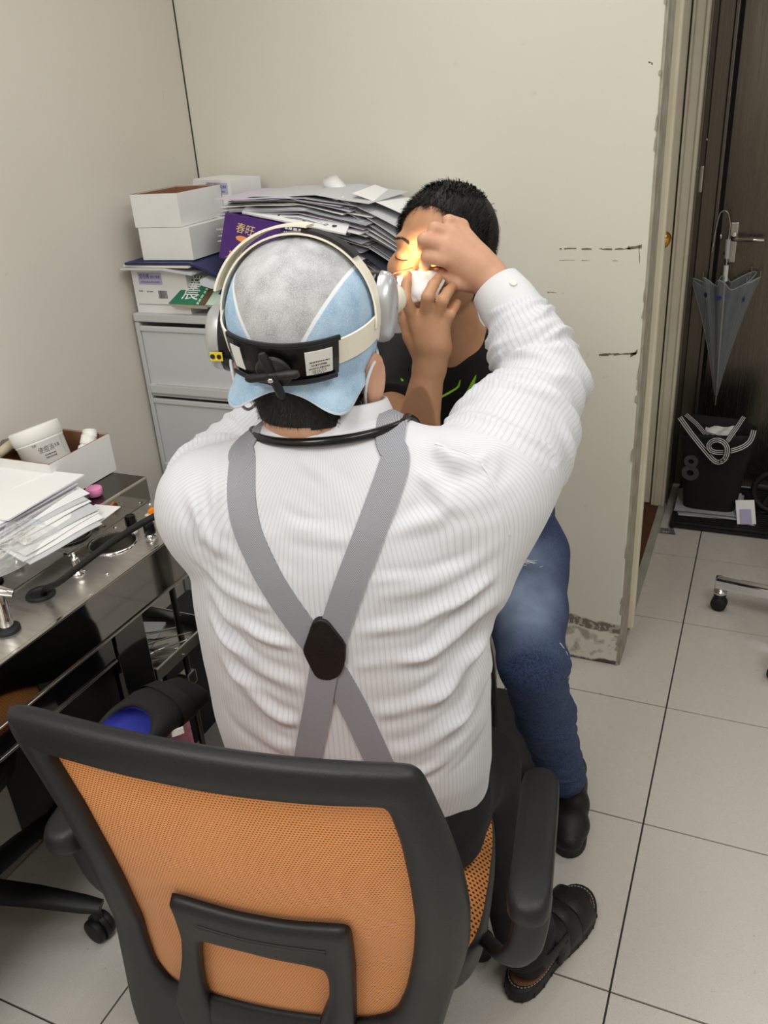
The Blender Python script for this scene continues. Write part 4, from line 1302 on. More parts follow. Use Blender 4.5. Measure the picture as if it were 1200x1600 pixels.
# cropped hair at the nape
def strands(bvh, V, N, sel, count, length, width, lean, seed, jitter=0.35, root=0.0):
    r = random.Random(seed); ids = np.nonzero(sel)[0]
    mb = MB()
    for _ in range(count):
        i = int(ids[r.randrange(len(ids))])
        p = Vector(V[i]) + Vector((r.uniform(-1, 1), r.uniform(-1, 1), r.uniform(-1, 1))) * 0.0025
        n = Vector(N[i]); l = Vector(lean(V[i])) if callable(lean) else Vector(lean)
        d = (n * 0.55 + l + Vector((r.gauss(0, 1), r.gauss(0, 1), r.gauss(0, 1))) * jitter).normalized()
        L = length * r.uniform(0.6, 1.15)
        sd = d.cross(n)
        if sd.length < 1e-4: sd = d.orthogonal()
        sd.normalize(); sd *= width
        p0 = p + n * root; p1 = p0 + d * L * 0.55; p2 = p0 + (d * 0.8 + l * 0.4 - n * 0.12) * L
        mb.add([p0 - sd, p0 + sd, p1 + sd * 0.7, p1 - sd * 0.7, p2], [(0, 1, 2, 3), (3, 2, 4)], True)
    return mb
NB = normals(VB, QB)
relh = VB - HC
a_ = relh @ hr; f_ = relh @ hf; uu_ = relh @ hu
nape = (f_ < 0.0) & (uu_ < -0.035) & (uu_ > -0.128) & (np.abs(a_) < 0.08) & (np.abs(a_) < 0.075 + f_ * 0.1 + 0.02) & (a_ * a_ + (f_ + 0.02) ** 2 < 0.0125)
shell = MB()
sub = np.nonzero(nape)[0]
keep = np.zeros(len(VB), bool); keep[sub] = True
qs = QB[keep[QB].all(1)]
mp_ = -np.ones(len(VB), int); used = np.unique(qs); mp_[used] = np.arange(len(used))
hv = VB[used] + NB[used] * 0.0012
hm = strands(BB, VB, NB, nape & (uu_ > -0.124), 9000, 0.007, 0.00035, lambda p: (0, 0, -0.9), 5, 0.3)
hm.add([Vector(p) for p in hv], [tuple(int(i) for i in q) for q in mp_[qs]], True)
hm.build('hair', 'hair_black', doctor, fix=False)

# --- surgical cap
RA, RF, RU = 0.0975, 0.117, 0.096
def cap_r(phi): return 1.0
nphi, nth = 96, 40
capV, seam, hemv = [], [], []
rings_n = 0
CAPC = 0.002
UBOT = -0.066
def cap_s(u):
    c = max(-1.0, min(1.0, (u - CAPC) / RU))
    return math.sqrt(1 - c * c) if c > 0 else math.sqrt(1 - 0.42 * c * c)
def flap_drop(phi):
    # phi 0 = back of the head; the elasticated skirt hangs lowest either side of the nape
    a = abs(phi)
    return 0.008 + 0.030 * math.exp(-((a - 0.75) / 0.40) ** 2)
for i in range(nth + 1):
    th = (i / nth) * math.radians(90)
    uu0 = math.cos(th) * RU + CAPC if i < 28 else 0
    th = min(1.0, i / 28) * PI / 2
    uu0 = math.cos(th) * RU + CAPC if i <= 28 else CAPC + (UBOT - CAPC) * (i - 28) / (nth - 28)
    for k in range(nphi):
        phi = -PI + 2 * PI * k / nphi
        wr_ = 1 + 0.012 * noise.noise(Vector((phi * 3.1, th * 2.0, 3))) + 0.007 * noise.noise(Vector((phi * 9, th * 6, 9)))
        s0 = cap_s(uu0) * wr_; a = s0 * math.sin(phi) * RA; f = -s0 * math.cos(phi) * RF; u = uu0 * (wr_ if i < 28 else 1)
        capV.append(HP(a, f, u)); 
        hw = 0.012 + max(0.0, (u + 0.05)) * 0.57
        seam.append(abs(a + 0.004) - hw); hemv.append(0.0)
for j in range(1, 7):
    s = j / 6
    for k in range(nphi):
        phi = -PI + 2 * PI * k / nphi
        s0 = cap_s(UBOT); a = s0 * math.sin(phi) * RA; f = -s0 * math.cos(phi) * RF; u0 = UBOT
        out = 1 + s * (0.02 + 0.20 * math.exp(-((abs(phi) - 0.75) / 0.38) ** 2)) + 0.02 * s * math.sin(phi * 11)
        dr = flap_drop(phi) * s * (1.0 if abs(phi) < 1.9 else 0.3)
        capV.append(HP(a * out, f * out, u0 - dr)); seam.append(0.02); hemv.append(1.0 if j >= 6 else 0.0)
capV = np.array(capV); R_ = nth + 1 + 6
Qc = []
for i in range(R_ - 1):
    for k in range(nphi):
        k2 = (k + 1) % nphi
        Qc.append((i * nphi + k, i * nphi + k2, (i + 1) * nphi + k2, (i + 1) * nphi + k))
# inner skin so the skirt has thickness
me = np_mesh('surgical_cap', capV, np.array(Qc), {'seam': np.array(seam), 'hem': np.array(hemv)})
cap = link_mesh('surgical_cap', me, 'cap_fabric', doctor)
sol = cap.modifiers.new('thick', 'SOLIDIFY'); sol.thickness = 0.001; sol.offset = 0.0

# face mask with ear loops
rows = []
for i in range(9):
    u = -0.02 - 0.105 * i / 8
    rows.append([HP(0.084 * math.sin(t) * (1 - 0.12 * (i / 8) ** 2), 0.005 + 0.125 * math.cos(t) * (1 - 0.15 * (i / 8) ** 3), u) for t in [(-1.25 + 2.5 * k / 20) for k in range(21)]])
mk = MB(); mk.grid([[Vector(p) for p in r] for r in rows])
mk = mk.build('face_mask', 'mask_white', doctor, fix=False)
sol = mk.modifiers.new('thick', 'SOLIDIFY'); sol.thickness = 0.0015
for s in (-1, 1):
    pts = [HP(0.082 * s, 0.045, -0.035), HP(0.098 * s, 0.010, -0.052), HP(0.096 * s, -0.026, -0.056), HP(0.088 * s, -0.034, -0.085), HP(0.087 * s, -0.022, -0.120), HP(0.084 * s, 0.005, -0.138), HP(0.074 * s, 0.045, -0.12)]
    MB().tube(smooth_poly([Vector(p) for p in pts], 24), 0.0022, 8).build('ear_loop', 'white_cotton', mk)

# --- sandals
def sandal(heel, toe, side, parent, name):
    d = Vector(toe) - Vector(heel); d.z = 0; L = d.length; d.normalize(); r = Vector((d.y, -d.x, 0)) * side  # r points to the outside
    o = Vector(heel)
    outl = [(-0.004, 0.0), (0.010, 0.030), (0.05, 0.040), (0.11, 0.036), (0.17, 0.046), (0.215, 0.050), (0.262, 0.044), (0.296, 0.016), (0.302, -0.012), (0.288, -0.036), (0.245, -0.049), (0.19, -0.044), (0.13, -0.036), (0.06, -0.034), (0.015, -0.026)]
    k = L / 0.29
    loop = smooth_poly([Vector((x * k, y)) for x, y in outl], 48, True, 2)
    c = sum(loop, Vector((0, 0))) / 48
    def W(p, z): return o + d * p.x + r * p.y + V3(0, 0, z)
    root = thing(name, 'x', 'sandal', o) if parent is None else parent
    rows = [[W(c + (p - c) * s, z) for p in loop] for s, z in ((0.96, 0.0), (1.0, 0.004), (1.0, 0.026), (0.99, 0.032), (0.95, 0.034), (0.01, 0.034))]
    mb = MB(); mb.grid(rows, smooth=False, closed_u=True); mb.add(rows[0], [tuple(range(47, -1, -1))])
    for i in range(0, 48, 2):
        p = loop[i]; q = c + (p - c) * 1.0
        mb.box(W(q, 0.010), (0.003, 0.003, 0.010), rot=rotz(math.atan2(p.y - c.y, p.x - c.x)))
    sole = mb.build('sole', 'black_rubber', root)
    rows = [[W(c + (p - c) * s, z) for p in loop] for s, z in ((0.90, 0.0335), (0.88, 0.037), (0.84, 0.036), (0.4, 0.035), (0.01, 0.035))]
    mb = MB(); mb.grid(rows, smooth=True, closed_u=True); mb.build('footbed', 'footbed', root)
    # welt stitching
    mb = MB()
    lp = resample([Vector((c + (p - c) * 0.93).to_tuple()) for p in loop], 90, True)
    for i in range(0, 90):
        a, b = lp[i], lp[(i + 1) % 90]
        mb.box(W((a + b) / 2, 0.0348), ((b - a).length * 0.6, 0.0012, 0.0012), rot=rotz(math.atan2((d * (b - a).x + r * (b - a).y).y, (d * (b - a).x + r * (b - a).y).x)))
    mb.build('stitching', 'stitch', root)
    # foot in a dark sock
    F = Field(np.array(o) + np.array([-0.25, -0.25, -0.01]), np.array(o) + np.array([0.35, 0.35, 0.17]), 0.004)
    def A(x, y, z): return np.array(o + d * x * k + r * y + V3(0, 0, z))
    F.chain([A(0.05, 0, 0.065), A(0.13, 0.0, 0.07), A(0.20, 0.0, 0.055), A(0.25, 0.004, 0.048)], [0.030, 0.033, 0.030, 0.020], 0.02, flat=(r, 1.25))
    F.chain([A(0.07, 0, 0.07), A(0.085, 0.0, 0.12), A(0.08, 0, 0.15)], [0.034, 0.035, 0.036], 0.02)
    V, Q = F.surface(); V = relax(V, Q, 2)
    link_mesh('sock', np_mesh('sock', V, Q), 'black_cotton', root)
    B = BVHTree.FromPolygons([Vector(p) for p in V], [tuple(int(i) for i in q) for q in Q])
    # straps: arcs over the foot
    def strap(x0, w, x1, lift, nm, tilt=0.0):
        rows = []
        n = 20
        for i in range(n + 1):
            t = i / n
            row = []
            for j, (e, l) in enumerate(((-0.5, 0.0), (-0.45, lift), (0.45, lift), (0.5, 0.0))):
                th = PI * t
                yy = math.cos(th); zz = math.sin(th)
                x = (x0 + (x1 - x0) * t + tilt * math.sin(th) + w * e)
                fw_ = 0.044 if x > 0.15 else 0.040
                top = np.interp(x, [0.03, 0.09, 0.14, 0.2, 0.25, 0.28], [0.09, 0.105, 0.103, 0.086, 0.070, 0.058])
                yv = math.copysign(abs(yy) ** 0.7, yy) * (fw_ + l)
                row.append(W(Vector((x * k, yv)), 0.03 + (top - 0.03 + l) * (abs(zz) ** 0.75)))
            rows.append(row)
        mb = MB(); mb.grid(rows, smooth=True)
        ob = mb.build(nm, 'black_leather', root, fix=False)
        s_ = ob.modifiers.new('thick', 'SOLIDIFY'); s_.thickness = 0.003; s_.offset = 1
        return ob
    strap(0.215, 0.052, 0.215, 0.003, 'vamp_strap')
    strap(0.165, 0.036, 0.165, 0.005, 'instep_strap')
    strap(0.125, 0.034, 0.125, 0.007, 'instep_strap', -0.005)
    # heel strap
    pts = [W(Vector((0.14 * k, 0.043)), 0.07), W(Vector((0.06 * k, 0.041)), 0.075), W(Vector((0.022 * k, 0.0)), 0.078), W(Vector((0.06 * k, -0.041)), 0.075), W(Vector((0.14 * k, -0.043)), 0.07)]
    MB().tube(smooth_poly(pts, 24), 0.004, 8, flat=4.5, flat_dir=(0, 0, 1)).build('heel_strap', 'black_leather', root)
    return root
sandR = thing('sandal', 'black leather sandal with brown footbed beside the orange chair', 'sandal', (-0.172, -0.082, 0), group='sandals of the seated man')
sandal((-0.176, -0.088, 0), (-0.083, 0.190, 0), 1, sandR, 'sandal')
sandL = thing('sandal', 'black leather sandal under the steel cabinet side of the chair', 'sandal', (-0.66, 0.0, 0), group='sandals of the seated man')
sandal((-0.64, -0.0, 0), (-0.71, 0.27, 0), -1, sandL, 'sandal')

# ================================================================== head lamp worn over the cap
lamp = thing('head_lamp', 'head-worn examination lamp with ivory bands and silver side pods', 'head lamp', Vector(HC))
def on_cap(phi, u, lift=0.0):
    """point of the cap at azimuth phi (0 = back, + = right side) and height u above the head centre"""
    c = max(-1, min(1, (u - CAPC) / RU)); s = cap_s(u)
    n = Vector(hr * (s * math.sin(phi) / RA) - hf * (s * math.cos(phi) / RF) + hu * (c / RU)).normalized()
    return Vector(HP(s * math.sin(phi) * RA, -s * math.cos(phi) * RF, u)) + n * lift, n
def band(path, w, lift, th, name, m, parent):
    """path: list of (phi, u); strap lying on the cap"""
    pts = [on_cap(p, u, lift) for p, u in path]
    rows = []
    for i, (p, n) in enumerate(pts):
        t = (pts[min(i + 1, len(pts) - 1)][0] - pts[max(i - 1, 0)][0]).normalized()
        s = t.cross(n).normalized()
        rows.append([p - s * w / 2, p - s * w / 2 + n * th, p + n * th * 1.15, p + s * w / 2 + n * th, p + s * w / 2, p])
    mb = MB(); mb.grid(rows, smooth=False, closed_u=True)
    mb.add(rows[0], [tuple(range(6))]); mb.add(rows[-1], [tuple(range(5, -1, -1))])
    return mb.build(name, m, parent)
def band_u(phi): return -0.004 - 0.030 * math.cos(phi) if abs(phi) < PI / 2 else -0.012 - 0.05 * math.cos(phi)
hb = band([(p, band_u(p)) for p in [-PI + 2 * PI * k / 72 for k in range(73)]], 0.034, 0.002, 0.0025, 'headband', 'ivory_plastic', lamp)
# crown strap, following an arc over the top
def crown(alpha, f_off, lift):
    # alpha -90..90 degrees from the left side over the crown to the right side
    a = math.sin(alpha); c = math.cos(alpha)
    p = HP(a * (RA + lift), f_off + 0.0, c * (RU + lift) + CAPC)
    n = Vector(hr * a + hu * c).normalized()
    return Vector(p), n
def crown_strap(a0, a1, w, lift, th, name, m, parent, f_off=-0.012):
    rows = []
    for k in range(41):
        al = math.radians(a0 + (a1 - a0) * k / 40)
        p, n = crown(al, f_off, lift)
        s = Vector(hf)
        rows.append([p - s * w / 2, p - s * w / 2 + n * th, p + n * th * 1.1, p + s * w / 2 + n * th, p + s * w / 2, p])
    mb = MB(); mb.grid(rows, smooth=False, closed_u=True)
    mb.add(rows[0], [tuple(range(6))]); mb.add(rows[-1], [tuple(range(5, -1, -1))])
    return mb.build(name, m, parent)
cs = crown_strap(-96, 96, 0.035, 0.003, 0.0025, 'crown_strap', 'ivory_plastic', lamp)
crown_strap(-75, 8, 0.037, 0.0125, 0.003, 'overlap_strap', 'ivory_plastic', cs, -0.014)
crown_strap(4, 44, 0.030, 0.006, 0.004, 'hook_pad', 'black_rubber', cs, -0.013)
# rear plate with wheel
def plate(p0, p1, w, lift, th, name, m, parent, du=0.0):
    return band([(p0 + (p1 - p0) * k / 20, band_u(p0 + (p1 - p0) * k / 20) + du) for k in range(21)], w, lift, th, name, m, parent)
pl = plate(-0.66, 0.70, 0.047, 0.004, 0.007, 'adjuster_plate', 'black_gloss', lamp)
plate(-0.66, 0.70, 0.006, 0.010, 0.004, 'rim', 'black_plastic', pl, 0.021)
plate(-0.66, 0.70, 0.006, 0.010, 0.003, 'rim', 'black_plastic', pl, -0.021)
lb1 = plate(-0.60, -0.44, 0.032, 0.011, 0.0012, 'label', 'label_paper', pl)
lb2 = plate(0.32, 0.62, 0.033, 0.0115, 0.0012, 'label', 'label_paper', pl)
for i in range(8):
    du = 0.0125 - i * 0.0036
    ln = [0.16, 0.22, 0.14, 0.25, 0.2, 0.26, 0.18, 0.12][i]
    c_ = 0.47
    p_, n_ = on_cap(c_, band_u(c_) + du, 0.0132)
    tx = (on_cap(c_ + 0.05, band_u(c_ + 0.05) + du, 0.0132)[0] - p_).normalized()
    txt = [None, 'Power Pack', None, None, None, None, '2016.7.5', '0141'][i]
    if txt: text_mesh(txt, 0.0046, p_, tx, Vector(hu), 'lettering', 'ink', lb2, 0.0003, width=ln * 0.1)
    else: print_bars(p_, tx, Vector(hu), ln * 0.1, 0.0017, lb2, 'ink', 40 + i)
p_, n_ = on_cap(-0.02, band_u(0) - 0.004, 0.014)
wheel = MB(); wheel.lathe([(0.021, 0.0), (0.023, 0.003), (0.020, 0.007), (0.008, 0.008), (0.008, 0.016), (0.005, 0.018), (0.0, 0.018)], p_, n_, 28)
tx = Vector(hr); ty = n_.cross(tx).normalized(); tx = ty.cross(n_).normalized()
for k in range(4):
    a = 0.2 + k * PI / 2
    d = tx * math.cos(a) + ty * math.sin(a)
    wheel.tube([p_ + n_ * 0.010 + d * 0.004, p_ + n_ * 0.011 + d * 0.03, p_ + n_ * 0.010 + d * 0.034], [0.006, 0.0055, 0.004], 8)
wh = wheel.build('adjuster_wheel', 'black_plastic', pl)
MB().lathe([(0.0032, 0), (0.0032, 0.002), (0.0, 0.0022)], p_ + n_ * 0.018, n_, 12).build('screw', 'chrome', wh)
# side pods
for s in (1, -1):
    c = Vector(HP((RA - 0.010) if s > 0 else -(RA + 0.004), 0.028 if s > 0 else 0.004, 0.008 if s > 0 else -0.034)); ax = Vector(hr) * s
    e1 = Vector(hu) * 0.98 + Vector(hf) * 0.15; e1.normalize(); e2 = ax.cross(e1).normalized()
    def ring(sc, h, n=32): return [c + ax * h + (e1 * math.cos(t) * 0.045 * sc + e2 * math.sin(t) * 0.034 * sc * (1 + 0.1 * math.cos(t))) for t in [2 * PI * k / n for k in range(n)]]
    rows = [ring(0.9, -0.012), ring(1.0, -0.008), ring(1.03, 0.004), ring(1.0, 0.008), ring(0.9, 0.009)]
    mb = MB(); mb.grid(rows, closed_u=True); mb.add(rows[0], [tuple(range(32))]); mb.add(rows[-1], [tuple(range(31, -1, -1))])
    pod = mb.build('side_pod', 'black_gloss', lamp)
    rows = [ring(0.99, 0.008), ring(0.99, 0.015), ring(0.94, 0.022), ring(0.82, 0.027), ring(0.5, 0.030), ring(0.05, 0.031)]
    mb = MB(); mb.grid(rows, closed_u=True); mb.build('pod_cover', 'silver_plastic', pod)
    MB().lathe([(0.010, 0.0), (0.010, 0.006), (0.008, 0.009), (0.0, 0.010)], c + ax * 0.014 + e1 * 0.036, (ax * 0.3 + e1 * 0.95), 18).build('button', 'silver_plastic', pod)
    if s < 0:
        MB().box(c + ax * 0.010 - e1 * 0.020 - Vector(hf) * 0.0325, (0.018, 0.0014, 0.012), rot=rotz(0.12), bev=0.0003).build('sticker', 'yellow_sticker', pod)
        for q in (-0.004, 0.005):
            MB().lathe([(0.0032, 0), (0.0032, 0.001)], c + ax * (0.010 + q) - e1 * 0.020 - Vector(hf) * 0.0332, -Vector(hf), 12).build('sticker_print', 'ink', pod)
    else:
        # white light tube pointing forward from the pod, and the ball joint with arm
        t0 = c + ax * 0.012 + Vector(hf) * 0.02 + e1 * 0.002
        MB().lathe([(0.014, 0.0), (0.016, 0.01), (0.021, 0.035), (0.022, 0.042), (0.018, 0.043), (0.016, 0.03), (0.0, 0.03)], t0, Vector(hf), 24).build('light_tube', 'ivory_plastic', pod)
# lamp head on the forehead, with its lens
fc = Vector(HP(0.0, RF + 0.012, 0.045)); fd = (Vector((-0.4094, 0.1838, 1.3388)) - fc).normalized()
lh = MB().lathe([(0.0, -0.03), (0.018, -0.03), (0.024, -0.02), (0.026, 0.0), (0.028, 0.012), (0.024, 0.013), (0.022, 0.002), (0.0, 0.0)], fc, fd, 28).build('lamp_housing', 'silver_plastic', lamp)
mat('lens_glow', (255, 236, 190), 0.2, emit=(255, 214, 140), emit_s=6.0)
MB().lathe([(0.0195, 0.004), (0.0, 0.008)], fc, fd, 24).build('lens', 'lens_glow', lh)
MB().tube([fc - fd * 0.02, Vector(HP(0, RF + 0.0, 0.03))], 0.008, 10).build('hinge', 'black_plastic', lamp)
sd = bpy.data.lights.new('lamp_beam', 'SPOT')
sd.energy = 26.0; sd.color = (1.0, 0.68, 0.32); sd.spot_size = math.radians(27); sd.spot_blend = 0.6; sd.shadow_soft_size = 0.012
so = bpy.data.objects.new('lamp_beam', sd); COL.objects.link(so)
so.location = fc + fd * 0.018
so.rotation_euler = fd.to_track_quat('-Z', 'Y').to_euler()

# black tube slung round the neck
steth = thing('stethoscope', 'glossy black stethoscope tube slung around the shirt collar', 'stethoscope', (-0.41, -0.17, 1.15))
out = []
for k in range(45):
    th = PI * (1.04 + 0.96 * k / 44 * 1.0)
    out.append(nc + cu_ * (0.004 + 0.010 * math.sin(th)) + (ca * math.cos(th) * 1.06 + cb_ * math.sin(th) * 0.93) * 0.1)
out = [nc - ca * 0.10 + cb_ * 0.06 - V3(0, 0, 0.03), nc - ca * 0.108 + cb_ * 0.03 - V3(0, 0, 0.008)] + out
out = out + [nc + ca * 0.112 + cb_ * 0.035 - V3(0, 0, 0.008), nc + ca * 0.12 + cb_ * 0.10 - V3(0, 0, 0.06), nc + ca * 0.10 + cb_ * 0.14 - V3(0, 0, 0.13)]
MB().tube(smooth_poly(out, 70, False, 2), 0.0062, 12).build('tube', 'black_gloss', steth)
cp = out[-1]
MB().lathe([(0.0, -0.012), (0.018, -0.01), (0.022, 0.0), (0.022, 0.005), (0.0, 0.006)], cp, (0.3, 1, 0), 24).build('chest_piece', 'chrome', steth)

# ================================================================== the patient
PC = np.array((-0.4039, 0.2832, 1.3362))
pf = np.array([-0.13, -0.96, 0.16]); pf /= np.linalg.norm(pf)
pu = np.array([0.16, 0.05, 1.0]); pu -= pf * (pu @ pf); pu /= np.linalg.norm(pu)
ps = np.cross(pu, pf)            # towards the left hand of the patient
def PP(s, u, f): return PC + ps * s + pu * u + pf * f
AXP = [ps, pu, pf]
patient = thing('person', 'seated young patient in black sports shirt and blue jeans with closed eyes', 'person', (-0.40, 0.45, 0))
P_SR = np.array([-0.555, 0.37, 1.105]); P_SL = np.array([-0.265, 0.40, 1.095])
P_ER = np.array((-0.3836, 0.0468, 1.0366)); P_WR = np.array((-0.3621, 0.0979, 1.1938))
P_EL = np.array((-0.2901, 0.3542, 0.8410)); P_WL = np.array([-0.36, 0.24, 0.74])
P_HL = np.array([-0.315, 0.50, 0.64]); P_KL = np.array((-0.2165, 0.2038, 0.5869)); P_AL = np.array([-0.188, 0.42, 0.11])
P_HR = np.array([-0.49, 0.50, 0.64]); P_KR = np.array([-0.44, 0.20, 0.60]); P_AR = np.array([-0.42, 0.30, 0.10])
P_N0 = np.array([-0.412, 0.365, 1.15])
pz = [0.60, 0.66, 0.75, 0.9, 1.0, 1.07, 1.12, 1.155, 1.18]
pcx = [-0.40, -0.40, -0.405, -0.41, -0.41, -0.41, -0.412, -0.412, -0.412]
pcy = [0.52, 0.51, 0.48, 0.43, 0.40, 0.385, 0.378, 0.37, 0.365]
paw = [0.15, 0.155, 0.15, 0.155, 0.165, 0.165, 0.135, 0.09, 0.06]
pbd = [0.11, 0.11, 0.1, 0.1, 0.1, 0.095, 0.085, 0.07, 0.05]
PRT = (1, 0, 0); PFW = (0, -1, 0)

FP = Field((-0.68, 0.06, 0.03), (-0.06, 0.66, 1.48), 0.0033)
FP.loft(pz, pcx, pcy, [a - 0.014 for a in paw], [a - 0.014 for a in pbd], [a - 0.014 for a in pbd], PRT, PFW, 0.03)
FP.chain([P_N0, P_SR], [0.04, 0.045], 0.03); FP.chain([P_N0, P_SL], [0.04, 0.045], 0.03)
FP.chain([P_SR, P_ER], [0.045, 0.036], 0.02); FP.chain([P_ER, P_ER * 0.6 + P_WR * 0.4, P_WR], [0.037, 0.035, 0.024], 0.01)
FP.chain([P_SL, P_EL], [0.045, 0.036], 0.02); FP.chain([P_EL, P_WL], [0.037, 0.025], 0.01)
FP.chain([P_HL, P_KL, P_AL], [0.075, 0.05, 0.035], 0.02); FP.chain([P_HR, P_KR, P_AR], [0.075, 0.05, 0.035], 0.02)
FP.cone(np.array([-0.412, 0.37, 1.12]), PP(0, -0.06, -0.025), 0.058, 0.053, 0.03)
# head
FP.ell(PP(0, 0.028, -0.012), (0.074, 0.084, 0.095), AXP, 0.01)
FP.ell(PP(0, -0.035, 0.028), (0.060, 0.075, 0.060), AXP, 0.025)
for s in (-1, 1):
    FP.cone(PP(0.052 * s, -0.052, 0.0), PP(0.012 * s, -0.098, 0.055), 0.016, 0.016, 0.03)
    FP.cone(PP(0.046 * s, 0.016, 0.066), PP(0.012 * s, 0.012, 0.082), 0.009, 0.009, 0.015)
    FP.ell(PP(0.043 * s, -0.03, 0.055), (0.024, 0.022, 0.022), AXP, 0.02)
    FP.ell(PP(0.031 * s, -0.006, 0.089), (0.018, 0.010, 0.011), AXP, 0.012, op='sub')
    FP.ell(PP(0.031 * s, -0.008, 0.074), (0.0145, 0.0115, 0.0115), AXP, 0.003)
    FP.ell(PP(0.076 * s, -0.006, -0.008), (0.008, 0.030, 0.018), AXP, 0.008)
    FP.ell(PP(0.086 * s, -0.004, -0.004), (0.006, 0.018, 0.009), AXP, 0.005, op='sub')
FP.cone(PP(0, 0.0, 0.086), PP(0, -0.034, 0.104), 0.0075, 0.0105, 0.014)
FP.ell(PP(0, -0.038, 0.106), (0.011, 0.009, 0.010), AXP, 0.008)
for s in (-1, 1):
    FP.ell(PP(0.0125 * s, -0.042, 0.096), (0.0085, 0.0075, 0.010), AXP, 0.006)
    FP.ell(PP(0.0075 * s, -0.050, 0.104), (0.0045, 0.004, 0.006), AXP, 0.002, op='sub')
FP.ell(PP(0, -0.066, 0.088), (0.024, 0.0055, 0.010), AXP, 0.006)
FP.ell(PP(0, -0.076, 0.085), (0.021, 0.0065, 0.010), AXP, 0.006)
FP.ell(PP(0, -0.071, 0.098), (0.022, 0.0012, 0.008), AXP, 0.002, op='sub')
# right hand, back to the viewer, pressing the tissue under the nose
FP.chain([P_WR, (-0.3675, 0.0963, 1.2299), (-0.3827, 0.0938, 1.2730)], [0.021, 0.0165, 0.0115], 0.012)
FP.chain([P_WR, (-0.3584, 0.0948, 1.2307), (-0.3635, 0.0968, 1.2779)], [0.021, 0.017, 0.012], 0.012)
FP.chain([P_WR, (-0.3518, 0.0998, 1.2297), (-0.3501, 0.1024, 1.2721)], [0.021, 0.0165, 0.0115], 0.012)
FP.chain([P_WR, (-0.3456, 0.1055, 1.2234), (-0.3405, 0.1092, 1.2580)], [0.019, 0.015, 0.0105], 0.012)
finger(FP, [(-0.3827, 0.0938, 1.2730), (-0.3899, 0.0789, 1.3045), (-0.3960, 0.1018, 1.3228), (-0.4027, 0.1249, 1.3328)], [0.0112, 0.0098, 0.0088, 0.0076], 0.005)
finger(FP, [(-0.3635, 0.0968, 1.2779), (-0.3556, 0.0846, 1.3079), (-0.3546, 0.1082, 1.3213), (-0.3548, 0.1321, 1.3272)], [0.0118, 0.0102, 0.0092, 0.0080], 0.005)
finger(FP, [(-0.3501, 0.1024, 1.2721), (-0.3367, 0.0967, 1.3001), (-0.3362, 0.1221, 1.3083), (-0.3371, 0.1458, 1.3122)], [0.0112, 0.0098, 0.0088, 0.0076], 0.005)
finger(FP, [(-0.3405, 0.1092, 1.2580), (-0.3293, 0.1088, 1.2773), (-0.3291, 0.1266, 1.2830), (-0.3299, 0.1444, 1.2870)], [0.0102, 0.0090, 0.0080, 0.0070], 0.005)
finger(FP, [(-0.3723, 0.0953, 1.2095), (-0.3922, 0.0976, 1.2427), (-0.4035, 0.1070, 1.2632), (-0.4063, 0.1268, 1.2797)], [0.016, 0.0125, 0.0105, 0.0085], 0.008)
# left hand resting on the thigh
FP.chain([P_WL, P_WL + [-0.02, -0.03, -0.012], P_WL + [-0.03, -0.055, -0.02]], [0.024, 0.022, 0.016], 0.012)
for k in range(4):
    b0 = P_WL + np.array([-0.055 + 0.018 * k, -0.055 + 0.006 * k, -0.018])
    finger(FP, [P_WL + [-0.01, -0.01, 0], b0, b0 + [-0.008, -0.03, -0.012], b0 + [-0.008, -0.045, -0.032]], [0.014, 0.0105, 0.009, 0.0078], 0.006)
finger(FP, [P_WL + [0.0, -0.01, 0], P_WL + [0.018, -0.04, -0.008], P_WL + [0.018, -0.06, -0.014]], [0.013, 0.0105, 0.0085], 0.006)
VP, QP = FP.surface(); VP = relax(VP, QP, 1, 0.35)
link_mesh('body', np_mesh('body', VP, QP), 'skin_tan', patient)
NP_ = normals(VP, QP)
BP = BVHTree.FromPolygons([Vector(p) for p in VP], [tuple(int(i) for i in q) for q in QP])
def face_ray(s, u):
    h = BP.ray_cast(Vector(PP(s, u, 0.16)), -Vector(pf))
    return h[0] if h[0] is not None else Vector(PP(s, u, 0.09))
mat('brow_hair', (44, 32, 26), 0.7)
for s in (-1, 1):
    rr = random.Random(11 + s); mb = MB()
    for k in range(110):
        t = rr.random()
        sx = (0.013 + 0.034 * t) * s; uy = 0.015 + 0.007 * math.sin(t * 2.4) - 0.004 * t + rr.uniform(-0.0024, 0.0024) * (1.15 - t)
        p = face_ray(sx, uy) + Vector(pf) * 0.0004
        d = (Vector(ps) * s * 0.9 + Vector(pu) * rr.uniform(-0.1, 0.5)).normalized() * 0.006
        w = Vector(pu) * 0.0005
        mb.add([p - w, p + w, p + d + Vector(pf) * 0.0006], [(0, 1, 2)])
    mb.build('eyebrow', 'brow_hair', patient, fix=False)
    pts = []
    for k in range(13):
        t = k / 12
        pts.append(face_ray((0.018 + 0.028 * t) * s, -0.0115 - 0.0028 * math.sin(t * PI) + 0.001 * t) + Vector(pf) * 0.0003)
    lid = MB().tube(pts, [0.0004] + [0.0009] * 11 + [0.0005], 6)
    for k in range(9):
        t = (k + 1) / 11
        p = pts[1 + k]
        lid.tube([p, p + Vector(pf) * 0.0035 - Vector(pu) * 0.0035 + Vector(ps) * s * 0.001 * t], [0.00035, 0.0001], 4)
    lid.build('eyelashes', 'brow_hair', patient)
